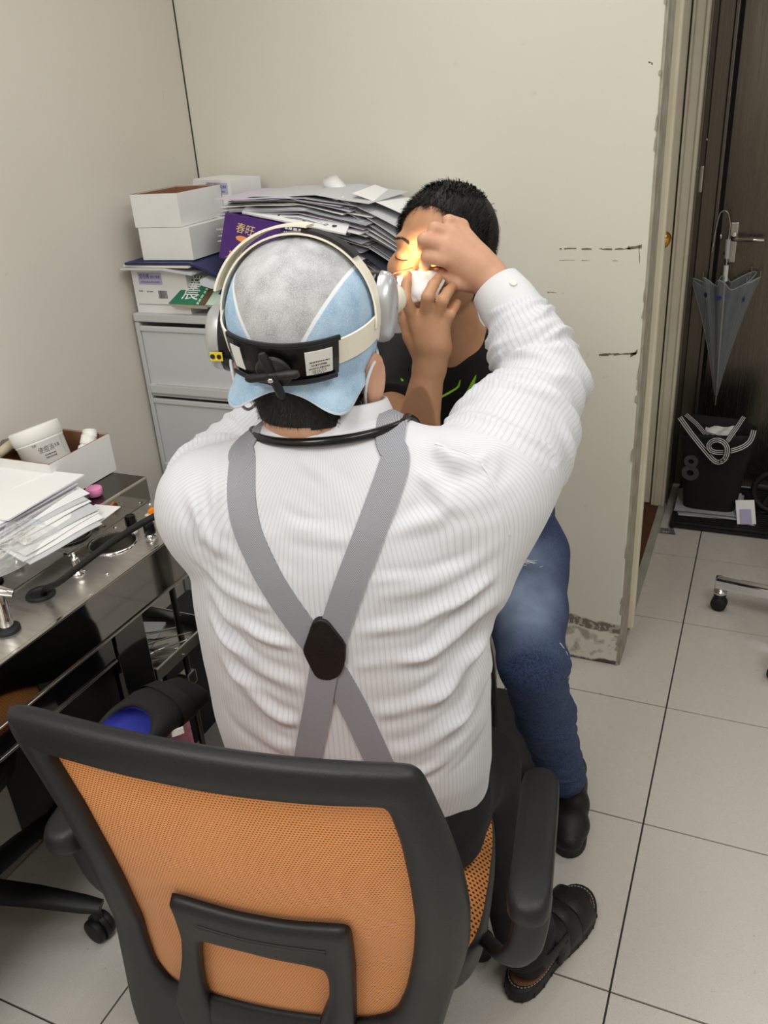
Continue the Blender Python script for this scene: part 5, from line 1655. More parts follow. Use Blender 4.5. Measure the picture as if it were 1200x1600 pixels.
# hair: cap of short black strands
relp = VP - PC
sa = relp @ ps; ua = relp @ pu; fa = relp @ pf
rad = np.sqrt(sa ** 2 + ua ** 2 + fa ** 2)
hairline = 0.048 - 0.10 * np.clip(-fa + 0.062, 0, 1) - 0.012 * np.clip(np.abs(sa) - 0.035, 0, 0.02) / 0.02
lim = np.where(fa > 0.045, 0.054 - 0.25 * np.clip(np.abs(sa) - 0.03, 0, 1), np.where(fa > 0.0, 0.030 - 0.9 * np.clip(np.abs(sa) - 0.045, 0, 1) * 0 - 0.0, -0.05))
lim = np.where((fa <= 0.045) & (fa > 0.012) , 0.03 - 0.055 * ((np.abs(sa) > 0.055) & (fa < 0.03)), lim)
scalp = (ua > lim) & (rad < 0.135) & (ua > -0.07)
FHr = Field(PC - 0.16, PC + 0.16, 0.004)
FHr.ell(PP(0, 0.032, -0.016), (0.080, 0.086, 0.101), AXP, 0.0)
FHr.ell(PP(0, -0.03, -0.05), (0.066, 0.06, 0.055), AXP, 0.03)
# shave off the face side
FHr.cut(PP(0, 0.052, 0.052), pf * 0.86 - pu * 0.50)
FHr.cut(PP(0, -0.062, -0.04), -pu * 0.9 + pf * 0.5)
VH, QH = FHr.surface(); VH = relax(VH, QH, 2); NH = normals(VH, QH)
rh = VH - PC
outside = (rh @ ps) ** 2 / 0.08 ** 2 + ((rh @ pu) - 0.03) ** 2 / 0.09 ** 2 + ((rh @ pf) + 0.016) ** 2 / 0.1 ** 2 > 0.72
def lean(p):
    r_ = np.array(p) - PC
    c = pf * 0.75 - pu * 0.45 + ps * np.sign(r_ @ ps) * 0.15 if (r_ @ pf) > -0.02 else -pu * 0.9 - pf * 0.1
    if (r_ @ pu) > 0.1: c = pf * 0.9 + ps * 0.2 * np.sign(r_ @ ps)
    return c
hm = strands(None, VH, NH, outside, 15000, 0.015, 0.0006, lean, 21, 0.22, -0.003)
hm.add([Vector(p) for p in VH], [tuple(int(i) for i in q) for q in QH], True)
hm.build('hair', 'hair_black', patient, fix=False)

# black sports shirt with lime flashes
FR = Field((-0.70, 0.20, 0.56), (-0.10, 0.66, 1.24), 0.005)
FR.loft(pz, pcx, pcy, paw, pbd, pbd, PRT, PFW, 0.03)
FR.chain([P_N0 - [0, 0, 0.005], P_SR], [0.05, 0.058], 0.03); FR.chain([P_N0 - [0, 0, 0.005], P_SL], [0.05, 0.058], 0.03)
q = P_SR * 0.42 + P_ER * 0.58; FR.chain([P_SR, q], [0.06, 0.058], 0.03); d_ = (P_ER - P_SR); FR.cut(q + d_ * 0.02, d_) if False else None
q2 = P_SL * 0.4 + P_EL * 0.6; FR.chain([P_SL, q2], [0.06, 0.058], 0.03)
FR.ell(PP(0, -0.15, 0.02), (0.062, 0.055, 0.08), AXP, 0.01, op='sub')
VR, QR = FR.surface(); VR = relax(VR, QR, 2); NR = normals(VR, QR)
dn = np.array([noise.noise(Vector((p[0] * 11, p[1] * 11, p[2] * 7))) + 0.5 * noise.noise(Vector((p[0] * 24, p[1] * 24, p[2] * 14))) for p in VR])
VR = VR + NR * (0.006 * dn)[:, None]
tee = link_mesh('sports_shirt', np_mesh('sports_shirt', VR, QR), 'black_cotton', patient)
BR = BVHTree.FromPolygons([Vector(p) for p in VR], [tuple(int(i) for i in q) for q in QR])
def flash(pts, w):
    ribbon(BR, [Vector(p) for p in pts], w, 0.001, 0.0008, nw=2, widths=(0.001, w)).build('lime_flash', 'lime', tee)
flash([(-0.3479, 0.2839, 1.1277), (-0.3535, 0.2706, 1.1077), (-0.3609, 0.2554, 1.0858)], 0.014)
flash([(-0.3787, 0.2640, 1.1176), (-0.3831, 0.2545, 1.1036), (-0.3856, 0.2469, 1.0915)], 0.008)
flash([(-0.4683, 0.2269, 1.1266), (-0.4633, 0.2220, 1.1130), (-0.4566, 0.2151, 1.0942)], 0.010)
flash([(-0.3698, 0.3310, 1.2352), (-0.3618, 0.3318, 1.2295), (-0.3506, 0.3339, 1.2237)], 0.012)

# jeans
FJ = Field((-0.64, 0.04, 0.04), (-0.08, 0.68, 0.80), 0.005)
FJ.loft([0.56, 0.60, 0.66, 0.72, 0.78], [-0.40] * 5, [0.52, 0.52, 0.515, 0.50, 0.485], [0.15, 0.165, 0.165, 0.158, 0.155], [0.10, 0.12, 0.12, 0.112, 0.108], [0.10, 0.12, 0.12, 0.112, 0.108], PRT, PFW, 0.03)
FJ.chain([P_HL + [0.01, 0, 0], P_HL * 0.45 + P_KL * 0.55, P_KL], [0.096, 0.078, 0.064], 0.03)
FJ.chain([P_KL, P_KL * 0.6 + P_AL * 0.4, P_AL], [0.062, 0.060, 0.050], 0.02)
FJ.chain([P_HR, P_KR], [0.094, 0.066], 0.03); FJ.chain([P_KR, P_AR], [0.063, 0.050], 0.02)
FJ.ell(P_KL + [0.05, 0.03, -0.015], (0.018, 0.02, 0.03), None, 0.02)
VJ, QJ = FJ.surface(); VJ = relax(VJ, QJ, 2); NJ = normals(VJ, QJ)
t1, d1_, _ = seg_t(VJ, P_HL, P_KL); t2, d2_, _ = seg_t(VJ, P_KL, P_AL)
fr = np.clip((NJ @ np.array([0.1, -0.75, 0.65])), 0, 1)
fade = np.clip(fr, 0, 1) ** 2 * np.clip(t1 * 2.2, 0, 1) * np.clip((1.12 - t1) * 3.5, 0, 1) * (d1_ < 0.14)
wr = np.array([noise.noise(Vector((p[0] * 20, p[1] * 20, p[2] * 30))) for p in VJ])
kneez = np.exp(-((VJ - (P_KL + [0, 0.03, -0.03])) ** 2).sum(1) / 0.06 ** 2)
back = np.clip(-(NJ @ np.array([0, -1.0, 0.2])) + 0.55, 0, 1)
disp = 0.0025 * wr + kneez * back * 0.010 * np.sin(VJ[:, 2] * 330 + wr * 3) + 0.004 * np.clip(t2, 0, 1) * np.sin(VJ[:, 2] * 120 + wr * 4) * (d2_ < 0.09)
VJ = VJ + NJ * disp[:, None]
jeans = link_mesh('jeans', np_mesh('jeans', VJ, QJ, {'fade': fade}), 'denim', patient)
BJ = BVHTree.FromPolygons([Vector(p) for p in VJ], [tuple(int(i) for i in q) for q in QJ])
mat('frayed_cotton', (226, 230, 236), 0.9, bump=0.6, bump_scale=200)
rr = random.Random(4); mb = MB()
cpt = BJ.ray_cast(Vector(cam.location), (Vector((-0.2424, 0.2647, 0.7695)) - Vector(cam.location)))[0] or Vector((-0.2424, 0.2647, 0.7695))
tcam = (Vector(cam.location) - cpt).normalized()
for k in range(26):
    p = cpt + Vector((rr.gauss(0, 0.008), rr.gauss(0, 0.006), rr.gauss(0, 0.005))); h = BJ.find_nearest(p)
    a = rr.uniform(-0.5, 0.5); d = (DR * math.cos(a) + V3(0, 0, 1) * math.sin(a)) * rr.uniform(0.003, 0.009)
    mb.tube([h[0] + h[1] * 0.0008 - d, h[0] + h[1] * 0.002, h[0] + h[1] * 0.0008 + d], [0.0004, 0.0009, 0.0004], 5)
mb.build('frayed_patch', 'frayed_cotton', jeans)
# seam down the outside of the leg
sp = []
for p in ((-0.1740, 0.2200, 0.6258), (-0.1674, 0.2280, 0.5891), (-0.1639, 0.2296, 0.5431)):
    sp.append(Vector(p))
ribbon(BJ, sp, 0.0016, 0.0005, 0.0008, nw=2).build('side_seam', 'frayed_cotton', jeans)

# shoes of the patient
def shoe(heel, toe, label):
    d = Vector(toe) - Vector(heel); L = d.length; d.normalize(); r = Vector((d.y, -d.x, 0)); o = Vector(heel)
    t = thing('shoe', label, 'shoe', o, group='shoes of the patient')
    lo = o + d * L / 2
    F = Field(np.array(lo) - [0.2, 0.2, 0.0] + [0, 0, -0.01], np.array(lo) + [0.2, 0.2, 0.16], 0.004)
    A = lambda x, z: np.array(o + d * x * L / 0.27 + V3(0, 0, z))
    F.chain([A(0.04, 0.045), A(0.12, 0.045), A(0.19, 0.04), A(0.235, 0.032)], [0.034, 0.034, 0.034, 0.026], 0.02, flat=(r, 1.25))
    F.chain([A(0.045, 0.05), A(0.055, 0.10)], [0.034, 0.040], 0.02)
    F.cut((0, 0, 0.012), (0, 0, -1))
    V, Q = F.surface(); V = relax(V, Q, 2)
    link_mesh('upper', np_mesh('upper', V, Q), 'black_gloss' if False else 'black_leather', t)
    outl = [(0.0, 0.0), (0.01, 0.03), (0.06, 0.036), (0.12, 0.036), (0.18, 0.046), (0.23, 0.04), (0.262, 0.015), (0.265, -0.01), (0.24, -0.036), (0.19, -0.045), (0.12, -0.036), (0.05, -0.036), (0.01, -0.026)]
    loop = smooth_poly([Vector((x * L / 0.27, y)) for x, y in outl], 40, True, 2); c = sum(loop, Vector((0, 0))) / 40
    rows = [[o + d * (c + (p - c) * s).x + r * (c + (p - c) * s).y + V3(0, 0, z) for p in loop] for s, z in ((0.97, 0.0), (1.0, 0.003), (1.0, 0.018), (0.97, 0.022), (0.01, 0.022))]
    mb = MB(); mb.grid(rows, closed_u=True, smooth=False); mb.add(rows[0], [tuple(range(39, -1, -1))]); mb.build('sole', 'black_rubber', t)
    return t
ft = Vector((-0.1365, 0.2922, 0.0000)); shoe(ft + Vector((-0.055, 0.225, 0)), ft + Vector((-0.005, -0.015, 0)), 'plain black shoe under the leg in faded blue jeans')
shoe(Vector((-0.42, 0.36, 0)), Vector((-0.44, 0.10, 0)), 'plain black shoe hidden between the two seated people')

# stool under the patient
st = thing('exam_stool', 'black padded examination stool under the patient in jeans', 'stool', (-0.44, 0.62, 0))
MB().lathe([(0.0, 0.50), (0.14, 0.50), (0.155, 0.515), (0.155, 0.545), (0.145, 0.56), (0.0, 0.563)], (-0.44, 0.62, 0), (0, 0, 1), 36).build('seat', 'black_leather', st)
MB().lathe([(0.03, 0.50), (0.03, 0.04), (0.0, 0.04)], (-0.44, 0.62, 0), (0, 0, 1), 20).build('column', 'chrome_brushed', st)
MB().lathe([(0.0, 0.0), (0.2, 0.0), (0.2, 0.012), (0.06, 0.03), (0.03, 0.045), (0.0, 0.045)], (-0.44, 0.62, 0), (0, 0, 1), 36).build('base', 'black_plastic', st)

# tissue pressed under the nose
rr = random.Random(8)
tp = [[(-0.4216, 0.1255, 1.3275), (-0.4056, 0.1429, 1.3323), (-0.3884, 0.1513, 1.3329), (-0.3688, 0.1564, 1.3322), (-0.3507, 0.1552, 1.3209)],
      [(-0.4143, 0.1118, 1.3185), (-0.3991, 0.1279, 1.3215), (-0.3836, 0.1377, 1.3218), (-0.3672, 0.1449, 1.3207), (-0.3519, 0.1432, 1.3134)],
      [(-0.4027, 0.1080, 1.3058), (-0.3922, 0.1171, 1.3091), (-0.3796, 0.1257, 1.3095), (-0.3673, 0.1326, 1.3094), (-0.3554, 0.1343, 1.3044)],
      [(-0.3916, 0.1106, 1.2917), (-0.3862, 0.1134, 1.2923), (-0.3792, 0.1174, 1.2936), (-0.3711, 0.1244, 1.2972), (-0.3614, 0.1328, 1.2976)]]
cols = []
for row in tp:
    cols.append(smooth_poly([Vector(p) for p in row], 21, False, 1))
grid_rows = []
for j in range(13):
    t = j / 12 * 3; k = min(2, int(t)); s = t - k
    grid_rows.append([cols[k][i].lerp(cols[k + 1][i], s) + Vector((0, 1, 0)) * (0.0035 * noise.noise(Vector((i * 0.5, j * 0.5, 2)))) for i in range(21)])
mb = MB(); mb.grid(grid_rows)
ts = mb.build('tissue', 'tissue', None, base=Vector((-0.3770, 0.1169, 1.2907)), fix=False)
tag(ts, 'folded white tissue pressed under the nose of the patient', 'tissue')
sm = ts.modifiers.new('thick', 'SOLIDIFY'); sm.thickness = 0.003

# nasal speculum and suction tube
spc = thing('nasal_speculum', 'small chrome nasal speculum held at the nostril of the patient', 'speculum', (-0.3836, 0.1612, 1.3312))
for k, (a, b) in enumerate((((654,421), (690,417)), ((656,427), (690,425)))):
    pass
MB().tube([(-0.4044, 0.1648, 1.3332), (-0.3914, 0.1648, 1.3334), (-0.3761, 0.1706, 1.3355), (-0.3589, 0.1888, 1.3383)], [0.0012, 0.0028, 0.0030, 0.0026], 8, flat=0.6).build('upper_blade', 'chrome', spc)
MB().tube([(-0.4030, 0.1635, 1.3295), (-0.3906, 0.1623, 1.3279), (-0.3753, 0.1676, 1.3291), (-0.3574, 0.1837, 1.3274)], [0.0012, 0.0028, 0.0030, 0.0026], 8, flat=0.6).build('lower_blade', 'chrome', spc)
MB().lathe([(0.0, -0.004), (0.004, -0.004), (0.0045, 0.0), (0.004, 0.004), (0.0, 0.004)], (-0.3830, 0.1625, 1.3309), (0.2, -1, 0.3), 14).build('hinge', 'chrome', spc)
stb = thing('suction_tube', 'thin chrome suction tube with ball joint pointing at the nose', 'suction tube', (-0.4332, 0.0904, 1.3340))
MB().tube([(-0.4365, 0.0853, 1.3320), (-0.4298, 0.0950, 1.3351), (-0.4249, 0.1014, 1.3359)], [0.004, 0.0045, 0.0035], 12).build('grip', 'chrome', stb)
MB().lathe([(0.0, -0.0065), (0.0045, -0.0045), (0.0062, 0.0), (0.0045, 0.0045), (0.0, 0.0065)], (-0.4339, 0.0869, 1.3327), (0.3, 0.2, 1), 16).build('ball', 'chrome', stb)
mat('orange_glint', (214, 130, 74), 0.2, 1.0)
MB().tube([(-0.4258, 0.1010, 1.3359), (-0.4209, 0.1096, 1.3363)], [0.0035, 0.0022], 10).build('collar', 'orange_glint', stb)  # copper-toned band paints the head lamp's orange glint onto the tube
MB().tube([(-0.4223, 0.1079, 1.3366), (-0.4148, 0.1314, 1.3372), (-0.4091, 0.1631, 1.3365)], [0.0012, 0.001, 0.0009], 8).build('needle', 'chrome', stb)

# ================================================================== materials of the furniture and small things
mat('steel_top', (214, 210, 204), 0.33, 0.9, noise_col=(192, 188, 182), noise_scale=5, noise_amt=0.6, rough_var=0.08, stretch=(1, 14, 14))
mat('steel_mirror', (150, 148, 145), 0.05, 1.0)
mat('black_mirror', (16, 16, 18), 0.06, 0.0, spec=0.8, coat=1.0)
mat('steel_edge', (210, 206, 198), 0.18, 1.0)
mat('dark_steel', (92, 88, 82), 0.3, 1.0)
mat('amber_glass', (246, 138, 20), 0.18, emit=(255, 130, 10), emit_s=0.15)
mat('white_plastic', (240, 240, 236), 0.4)
mat('carton_white', (238, 238, 236), 0.6, noise_col=(226, 226, 224), noise_scale=9)
mat('carton_brown', (150, 108, 82), 0.85, noise_col=(132, 92, 68), noise_scale=20)
mat('paper_white', (246, 246, 246), 0.75)
mat('paper_grey', (206, 208, 212), 0.75)
mat('paper_lilac', (212, 204, 222), 0.75)
mat('paper_dim', (176, 178, 184), 0.7)
mat('paper_dark', (62, 64, 72), 0.6)
mat('paper_cream', (232, 224, 206), 0.75)
mat('purple_card', (74, 34, 116), 0.32, noise_col=(60, 26, 98), noise_scale=4)
mat('blue_card', (34, 42, 92), 0.4)
mat('royal_blue', (38, 64, 150), 0.5, noise_col=(24, 44, 110), noise_scale=16)
mat('leaf_green', (70, 106, 60), 0.6, noise_col=(110, 140, 90), noise_scale=60)
mat('green_cover', (44, 120, 92), 0.5)
mat('mint_cover', (206, 226, 210), 0.5)
mat('brown_spine', (112, 84, 58), 0.6)
mat('gold_ink', (222, 190, 140), 0.5)
mat('orange_ink', (238, 152, 82), 0.5)
mat('lilac_label', (184, 178, 214), 0.6)
mat('pink_plastic', (246, 150, 200), 0.4, sss=0.1)
mat('pink_bag', (226, 120, 150), 0.5, noise_col=(236, 180, 190), noise_scale=30, noise_amt=0.8)
mat('clear_film', (240, 242, 244), 0.12, alpha=0.32, spec=0.8)
mat('cotton_swab', (236, 228, 214), 0.8)
mat('beige_tube', (196, 186, 158), 0.5)
mat('grey_stone', (124, 120, 110), 0.7)
mat('brown_desk', (104, 88, 74), 0.5, noise_col=(84, 70, 58), noise_scale=6, stretch=(1, 12, 12))
mat('blue_lining', (44, 52, 150), 0.8, bump=0.4, bump_scale=200)
mat('nylon_black', (22, 22, 25), 0.75, bump=0.5, bump_scale=240)
mat('webbing_white', (216, 216, 214), 0.8)
mat('grey_print', (78, 80, 84), 0.8)
mat('pvc_clear', (150, 160, 168), 0.2, alpha=0.34, spec=0.7)
mat('pvc_edge', (200, 208, 212), 0.3, alpha=0.8)
mat('pvc_print', (52, 70, 140), 0.5)
mat('wrapper', (120, 124, 134), 0.3, 0.4)
mat('soft_plastic', (226, 230, 234), 0.35, alpha=0.7)
def frosted():
    m = mat('frosted_plastic', (238, 240, 242), 0.42, alpha=1.0)
    nt, N, L, b = nodes_of(m)
    b.inputs['Transmission Weight'].default_value = 0.35
    b.inputs['Roughness'].default_value = 0.42
    b.inputs['IOR'].default_value = 1.15
    m2 = mat('frosted_rim', (226, 228, 228), 0.45)
    m2.node_tree.nodes['Principled BSDF'].inputs['Transmission Weight'].default_value = 0.25
    m2.node_tree.nodes['Principled BSDF'].inputs['IOR'].default_value = 1.2
frosted()

# ================================================================== steel treatment cabinet along the left wall
cab = thing('treatment_cabinet', 'polished steel treatment cabinet with black drawer fronts and a letter-covered shelf', 'cabinet', (-1.18, -0.35, 0))
ZT, ZS = 0.80, 0.855
Y0, Y1 = -1.25, 0.245
XF, XM = -0.953, -1.108
MB().box(((XF + XM) / 2, (Y0 + Y1) / 2, ZT - 0.006), (XF - XM, Y1 - Y0, 0.012), bev=0.002).build('tray_top', 'steel_top', cab)
MB().box((XF + 0.002, (Y0 + Y1) / 2, ZT - 0.052), (0.006, Y1 - Y0, 0.100)).build('apron', 'steel_mirror', cab)
MB().box((XF + 0.004, (Y0 + Y1) / 2, ZT - 0.0015), (0.008, Y1 - Y0, 0.005), bev=0.0015).build('edge_strip', 'steel_edge', cab)
MB().box((XF + 0.004, (Y0 + Y1) / 2, ZT - 0.103), (0.010, Y1 - Y0, 0.004), bev=0.001).build('edge_strip', 'steel_edge', cab)
MB().box((XM - 0.003, (Y0 + Y1) / 2, (ZT + ZS) / 2), (0.006, Y1 - Y0, ZS - ZT)).build('upstand', 'steel_mirror', cab)
MB().box((XM - 0.002, (Y0 + Y1) / 2, ZS), (0.008, Y1 - Y0, 0.003), bev=0.001).build('edge_strip', 'steel_edge', cab)
MB().box(((XM + XL) / 2 - 0.0, (Y0 + Y1) / 2, ZS - 0.01), (XM - XL - 0.002, Y1 - Y0, 0.02)).build('shelf', 'dark_steel', cab)
MB().box(((XM + XL) / 2 - 0.002, Y1 + 0.001, (ZS + 0.70) / 2), (XM - XL - 0.006, 0.006, ZS - 0.70)).build('end_panel', 'dark_steel', cab)
MB().box(((XF + XL) / 2 - 0.012, (Y0 - 0.104) / 2, 0.664), (XF - XL - 0.03, -0.104 - Y0, 0.066)).build('drawer_case', 'black_gloss', cab)
MB().box(((XF + XL) / 2 - 0.012, -0.055, 0.348), (XF - XL - 0.03, 0.088, 0.696)).build('pedestal', 'black_gloss', cab)
MB().box(((XF + XL) / 2 - 0.012, Y0 + 0.05, 0.315), (XF - XL - 0.03, 0.1, 0.63)).build('pedestal', 'black_gloss', cab)
for k, (ya, yb, z0, z1) in enumerate(((-0.098, -0.012, 0.36, 0.694), (-0.098, -0.012, 0.01, 0.356), (-0.55, -0.104, 0.632, 0.694), (-1.0, -0.556, 0.632, 0.694))):
    d = MB().box((XF - 0.012, (ya + yb) / 2, (z0 + z1) / 2), (0.014, yb - ya - 0.002, z1 - z0 - 0.002), bev=0.002).build('drawer_front', 'black_mirror', cab)
    if k > 1: MB().box((XF - 0.004, (ya + yb) / 2, z0 + 0.003), (0.006, yb - ya - 0.004, 0.005), bev=0.001).build('pull_strip', 'steel_edge', d)
def ctop(p): return Vector((p[0], p[1], ZT))
# suction bottle ring
c = ctop((-1.0483, 0.0425, 0.8000))
MB().lathe([(0.044, 0.0), (0.046, 0.004), (0.0495, 0.004), (0.051, 0.0), (0.051, -0.001)], c, (0, 0, 1), 48, cap=False).build('cup_ring', 'chrome', cab)
MB().lathe([(0.0445, 0.003), (0.0445, 0.001), (0.040, 0.0008), (0.0, 0.0008)], c, (0, 0, 1), 40, cap=False).build('cup_well', 'dark_steel', cab)
# hose grommet
c = ctop((-1.0430, -0.1638, 0.8000)); GR = c.copy()
MB().lathe([(0.017, 0.001), (0.019, 0.006), (0.024, 0.007), (0.027, 0.003), (0.027, 0.0)], c, (0, 0, 1), 32, cap=False).build('grommet', 'black_rubber', cab)
MB().lathe([(0.018, 0.001), (0.0, 0.0012)], c, (0, 0, 1), 24, cap=False).build('hose_hole', 'black_gap', cab)
# spray nozzle
c = ctop((-1.0322, -0.0773, 0.8000))
MB().lathe([(0.014, 0.0), (0.014, 0.003), (0.008, 0.005), (0.0085, 0.03), (0.0075, 0.034), (0.003, 0.036), (0.003, 0.046), (0.0, 0.046)], c, (0, 0, 1), 20).build('nozzle', 'chrome', cab)
for p in ((-1.0537, 0.1125, 0.8000), (-0.9916, 0.0947, 0.8000)):
    c = ctop(p)
    kb = MB().lathe([(0.0125, 0.0), (0.0125, 0.005), (0.010, 0.006), (0.010, 0.009)], c, (0, 0, 1), 24).build('valve_knob', 'chrome', cab)
    MB().lathe([(0.0115, 0.008), (0.0125, 0.011), (0.012, 0.026), (0.010, 0.031), (0.007, 0.032), (0.006, 0.0305), (0.0, 0.0305)], c, (0, 0, 1), 10, smooth=False).build('knob_cap', 'black_gloss', kb)
for p in ((-1.0553, 0.1821, 0.8000), (-0.9942, 0.1550, 0.8000)):
    c = ctop(p)
    sw = MB().box(c + V3(0, 0, 0.002), (0.020, 0.026, 0.004), bev=0.001).build('lamp_switch', 'white_plastic', cab)
    MB().box(c + V3(0.0, 0, 0.008), (0.012, 0.018, 0.012), rot=euler(0.25, 0, 0), bev=0.002, taper=0.8).build('lens', 'amber_glass', sw)
for p in ((-1.0927, 0.1040, 0.8000), (-0.9739, -0.0616, 0.8000), (-0.9702, 0.0690, 0.8000), (-1.0950, 0.2246, 0.8000), (-1.1023, -0.0247, 0.8000)):
    MB().lathe([(0.0045, 0.0), (0.004, 0.0025), (0.0, 0.0032)], ctop(p), (0, 0, 1), 12).build('screw', 'chrome', cab)
# spray gun resting in its holder
c = ctop((-1.0122, -0.2742, 0.8000))
MB().lathe([(0.022, 0.0), (0.022, 0.006), (0.016, 0.008), (0.0, 0.008)], c, (0, 0, 1), 28).build('holder_ring', 'black_rubber', cab)
gun = MB().lathe([(0.012, 0.008), (0.013, 0.02), (0.010, 0.03), (0.011, 0.055), (0.009, 0.07), (0.007, 0.075)], c, (0.05, 0, 1), 20).build('spray_gun', 'chrome', cab)
MB().tube([c + V3(-0.012, -0.006, 0.072), c + V3(0.004, 0.004, 0.078), c + V3(0.022, 0.014, 0.070)], [0.008, 0.0095, 0.006], 12).build('gun_head', 'chrome', gun)
# suction hose from the grommet to the left hand of the seated man
hp = [GR + V3(0.0, 0.0, -0.01), GR + V3(0.006, 0.004, 0.012), Vector((-0.9532, -0.1978, 0.8603)), Vector((-0.9189, -0.1798, 0.8869)), Vector((-0.8633, -0.1502, 0.9279)), Vector((-0.8047, -0.1277, 0.9645)), Vector((-0.7600, -0.1070, 0.9872)), Vector((-0.7185, -0.0549, 1.0022)), Vector((-0.6620, 0.0272, 1.0375)), Vector((-0.5963, 0.0847, 1.1105)), Vector((-0.5175, 0.0958, 1.2229))]
MB().tube(smooth_poly(hp, 60, False, 2), 0.0058, 12).build('suction_hose', 'black_rubber', cab)

# ================================================================== translucent drawer tower
dt = thing('drawer_tower', 'translucent plastic drawer tower in the corner below the piled papers', 'drawer unit', (-1.1, 0.85, 0))
DX0, DX1, DY0, DY1 = -1.412, -0.79, 0.655, 1.045
dxc, dyc = (DX0 + DX1) / 2, (DY0 + DY1) / 2
MB().box((dxc, dyc, 1.108), (DX1 - DX0, DY1 - DY0, 0.022), bev=0.004).build('top_panel', 'frosted_rim', dt)
for sx in (DX0 + 0.008, DX1 - 0.008):
    MB().box((sx, dyc, 0.55), (0.014, DY1 - DY0, 1.09), bev=0.003).build('side_panel', 'frosted_rim', dt)
MB().box((dxc, DY1 - 0.006, 0.55), (DX1 - DX0 - 0.03, 0.01, 1.09)).build('back_panel', 'frosted_rim', dt)
for k, zt in enumerate((1.092, 0.892, 0.66, 0.43, 0.2)):
    hgt = (0.19, 0.222, 0.222, 0.222, 0.19)[k]
    w = DX1 - DX0 - 0.034
    d = MB().box((dxc, DY0 + 0.006, zt - hgt / 2), (w, 0.008, hgt - 0.01), bev=0.002).build('drawer', 'frosted_plastic', dt)
    MB().box((dxc, DY0 + 0.002, zt - hgt + 0.014), (w, 0.018, 0.026), bev=0.004).build('drawer_lip', 'frosted_rim', d)
    MB().box((dxc, DY0 + 0.004, zt - 0.012), (w, 0.014, 0.014), bev=0.003).build('drawer_lip', 'frosted_rim', d)
    MB().box((dxc, DY0 + 0.004, zt - hgt + 0.028), (w * 0.92, 0.021, 0.003)).build('handle_groove', 'frosted_rim', d)
    if k < 4:
        MB().box((dxc, DY0 + 0.012, zt - hgt - 0.003), (DX1 - DX0 - 0.03, 0.02, 0.012), bev=0.003).build('rail', 'frosted_rim', dt)
rr = random.Random(5)
mat('drawer_dark', (84, 86, 108), 0.8); mat('drawer_mid', (150, 152, 158), 0.8)
for k, (x, z, w, h, m) in enumerate(((-1.33, 0.96, 0.07, 0.07, 'drawer_dark'), (-1.215, 1.02, 0.05, 0.08, 'drawer_dark'), (-1.12, 0.97, 0.09, 0.1, 'drawer_mid'), (-1.12, 0.80, 0.05, 0.12, 'drawer_dark'), (-1.25, 0.73, 0.2, 0.07, 'drawer_dark'), (-1.0, 0.75, 0.12, 0.1, 'drawer_mid'), (-0.95, 0.97, 0.12, 0.1, 'drawer_dark'))):
    b_ = MB().box((x, DY0 + 0.064, z), (w, 0.09, h), rot=rotz(rr.uniform(-0.2, 0.2)), bev=0.004).build('stored_box', m, dt)

# ================================================================== white cartons stacked on the tower
def carton(cx, cy, z0, w, d, h, rot, label, open_top=False, roll=0.0, group='white cartons on the drawer tower', th=0.003):
    t = thing('cardboard_box', label, 'box', (cx, cy, z0), 0.0, group=group)
    R = rotz(rot) @ Matrix.Rotation(roll, 3, 'Y')
    o = Vector((cx, cy, z0))
    def bx(c, s): return (o + R @ Vector(c), s)
    mb = MB()
    for c, s in (((0, -d / 2 + th / 2, h / 2), (w, th, h)), ((0, d / 2 - th / 2, h / 2), (w, th, h)), ((-w / 2 + th / 2, 0, h / 2), (th, d - 2 * th, h)), ((w / 2 - th / 2, 0, h / 2), (th, d - 2 * th, h)), ((0, 0, th / 2), (w - 2 * th, d - 2 * th, th))):
        mb.box(o + R @ Vector(c), s, rot=R)
    mb.build('carton_body', 'carton_white', t)
    if open_top:
        ml = MB(); e = 0.0006
        for c, s in (((0, -d / 2 + th + e, h / 2), (w - 2 * th, e, h - 0.002)), ((0, d / 2 - th - e, h / 2), (w - 2 * th, e, h - 0.002)), ((-w / 2 + th + e, 0, h / 2), (e, d - 2 * th, h - 0.002)), ((w / 2 - th - e, 0, h / 2), (e, d - 2 * th, h - 0.002)), ((0, 0, th + e), (w - 2 * th, d - 2 * th, e))):
            ml.box(o + R @ Vector(c), s, rot=R)
        # torn rim of raw board
        for c, s in (((0, -d / 2 + th * 0.7, h + 0.0004), (w, th * 0.5, 0.0008)), ((w / 2 - th * 0.7, 0, h + 0.0004), (th * 0.5, d, 0.0008)), ((0, d / 2 - th * 0.7, h + 0.0004), (w, th * 0.5, 0.0008)), ((-w / 2 + th * 0.7, 0, h + 0.0004), (th * 0.5, d, 0.0008))):
            ml.box(o + R @ Vector(c), s, rot=R)
        ml.build('raw_inside', 'carton_brown', t)
    else:
        MB().box(o + R @ Vector((0, 0, h + 0.001)), (w, d, 0.002), rot=R).build('lid_flap', 'carton_white', t)
    return t, o, R
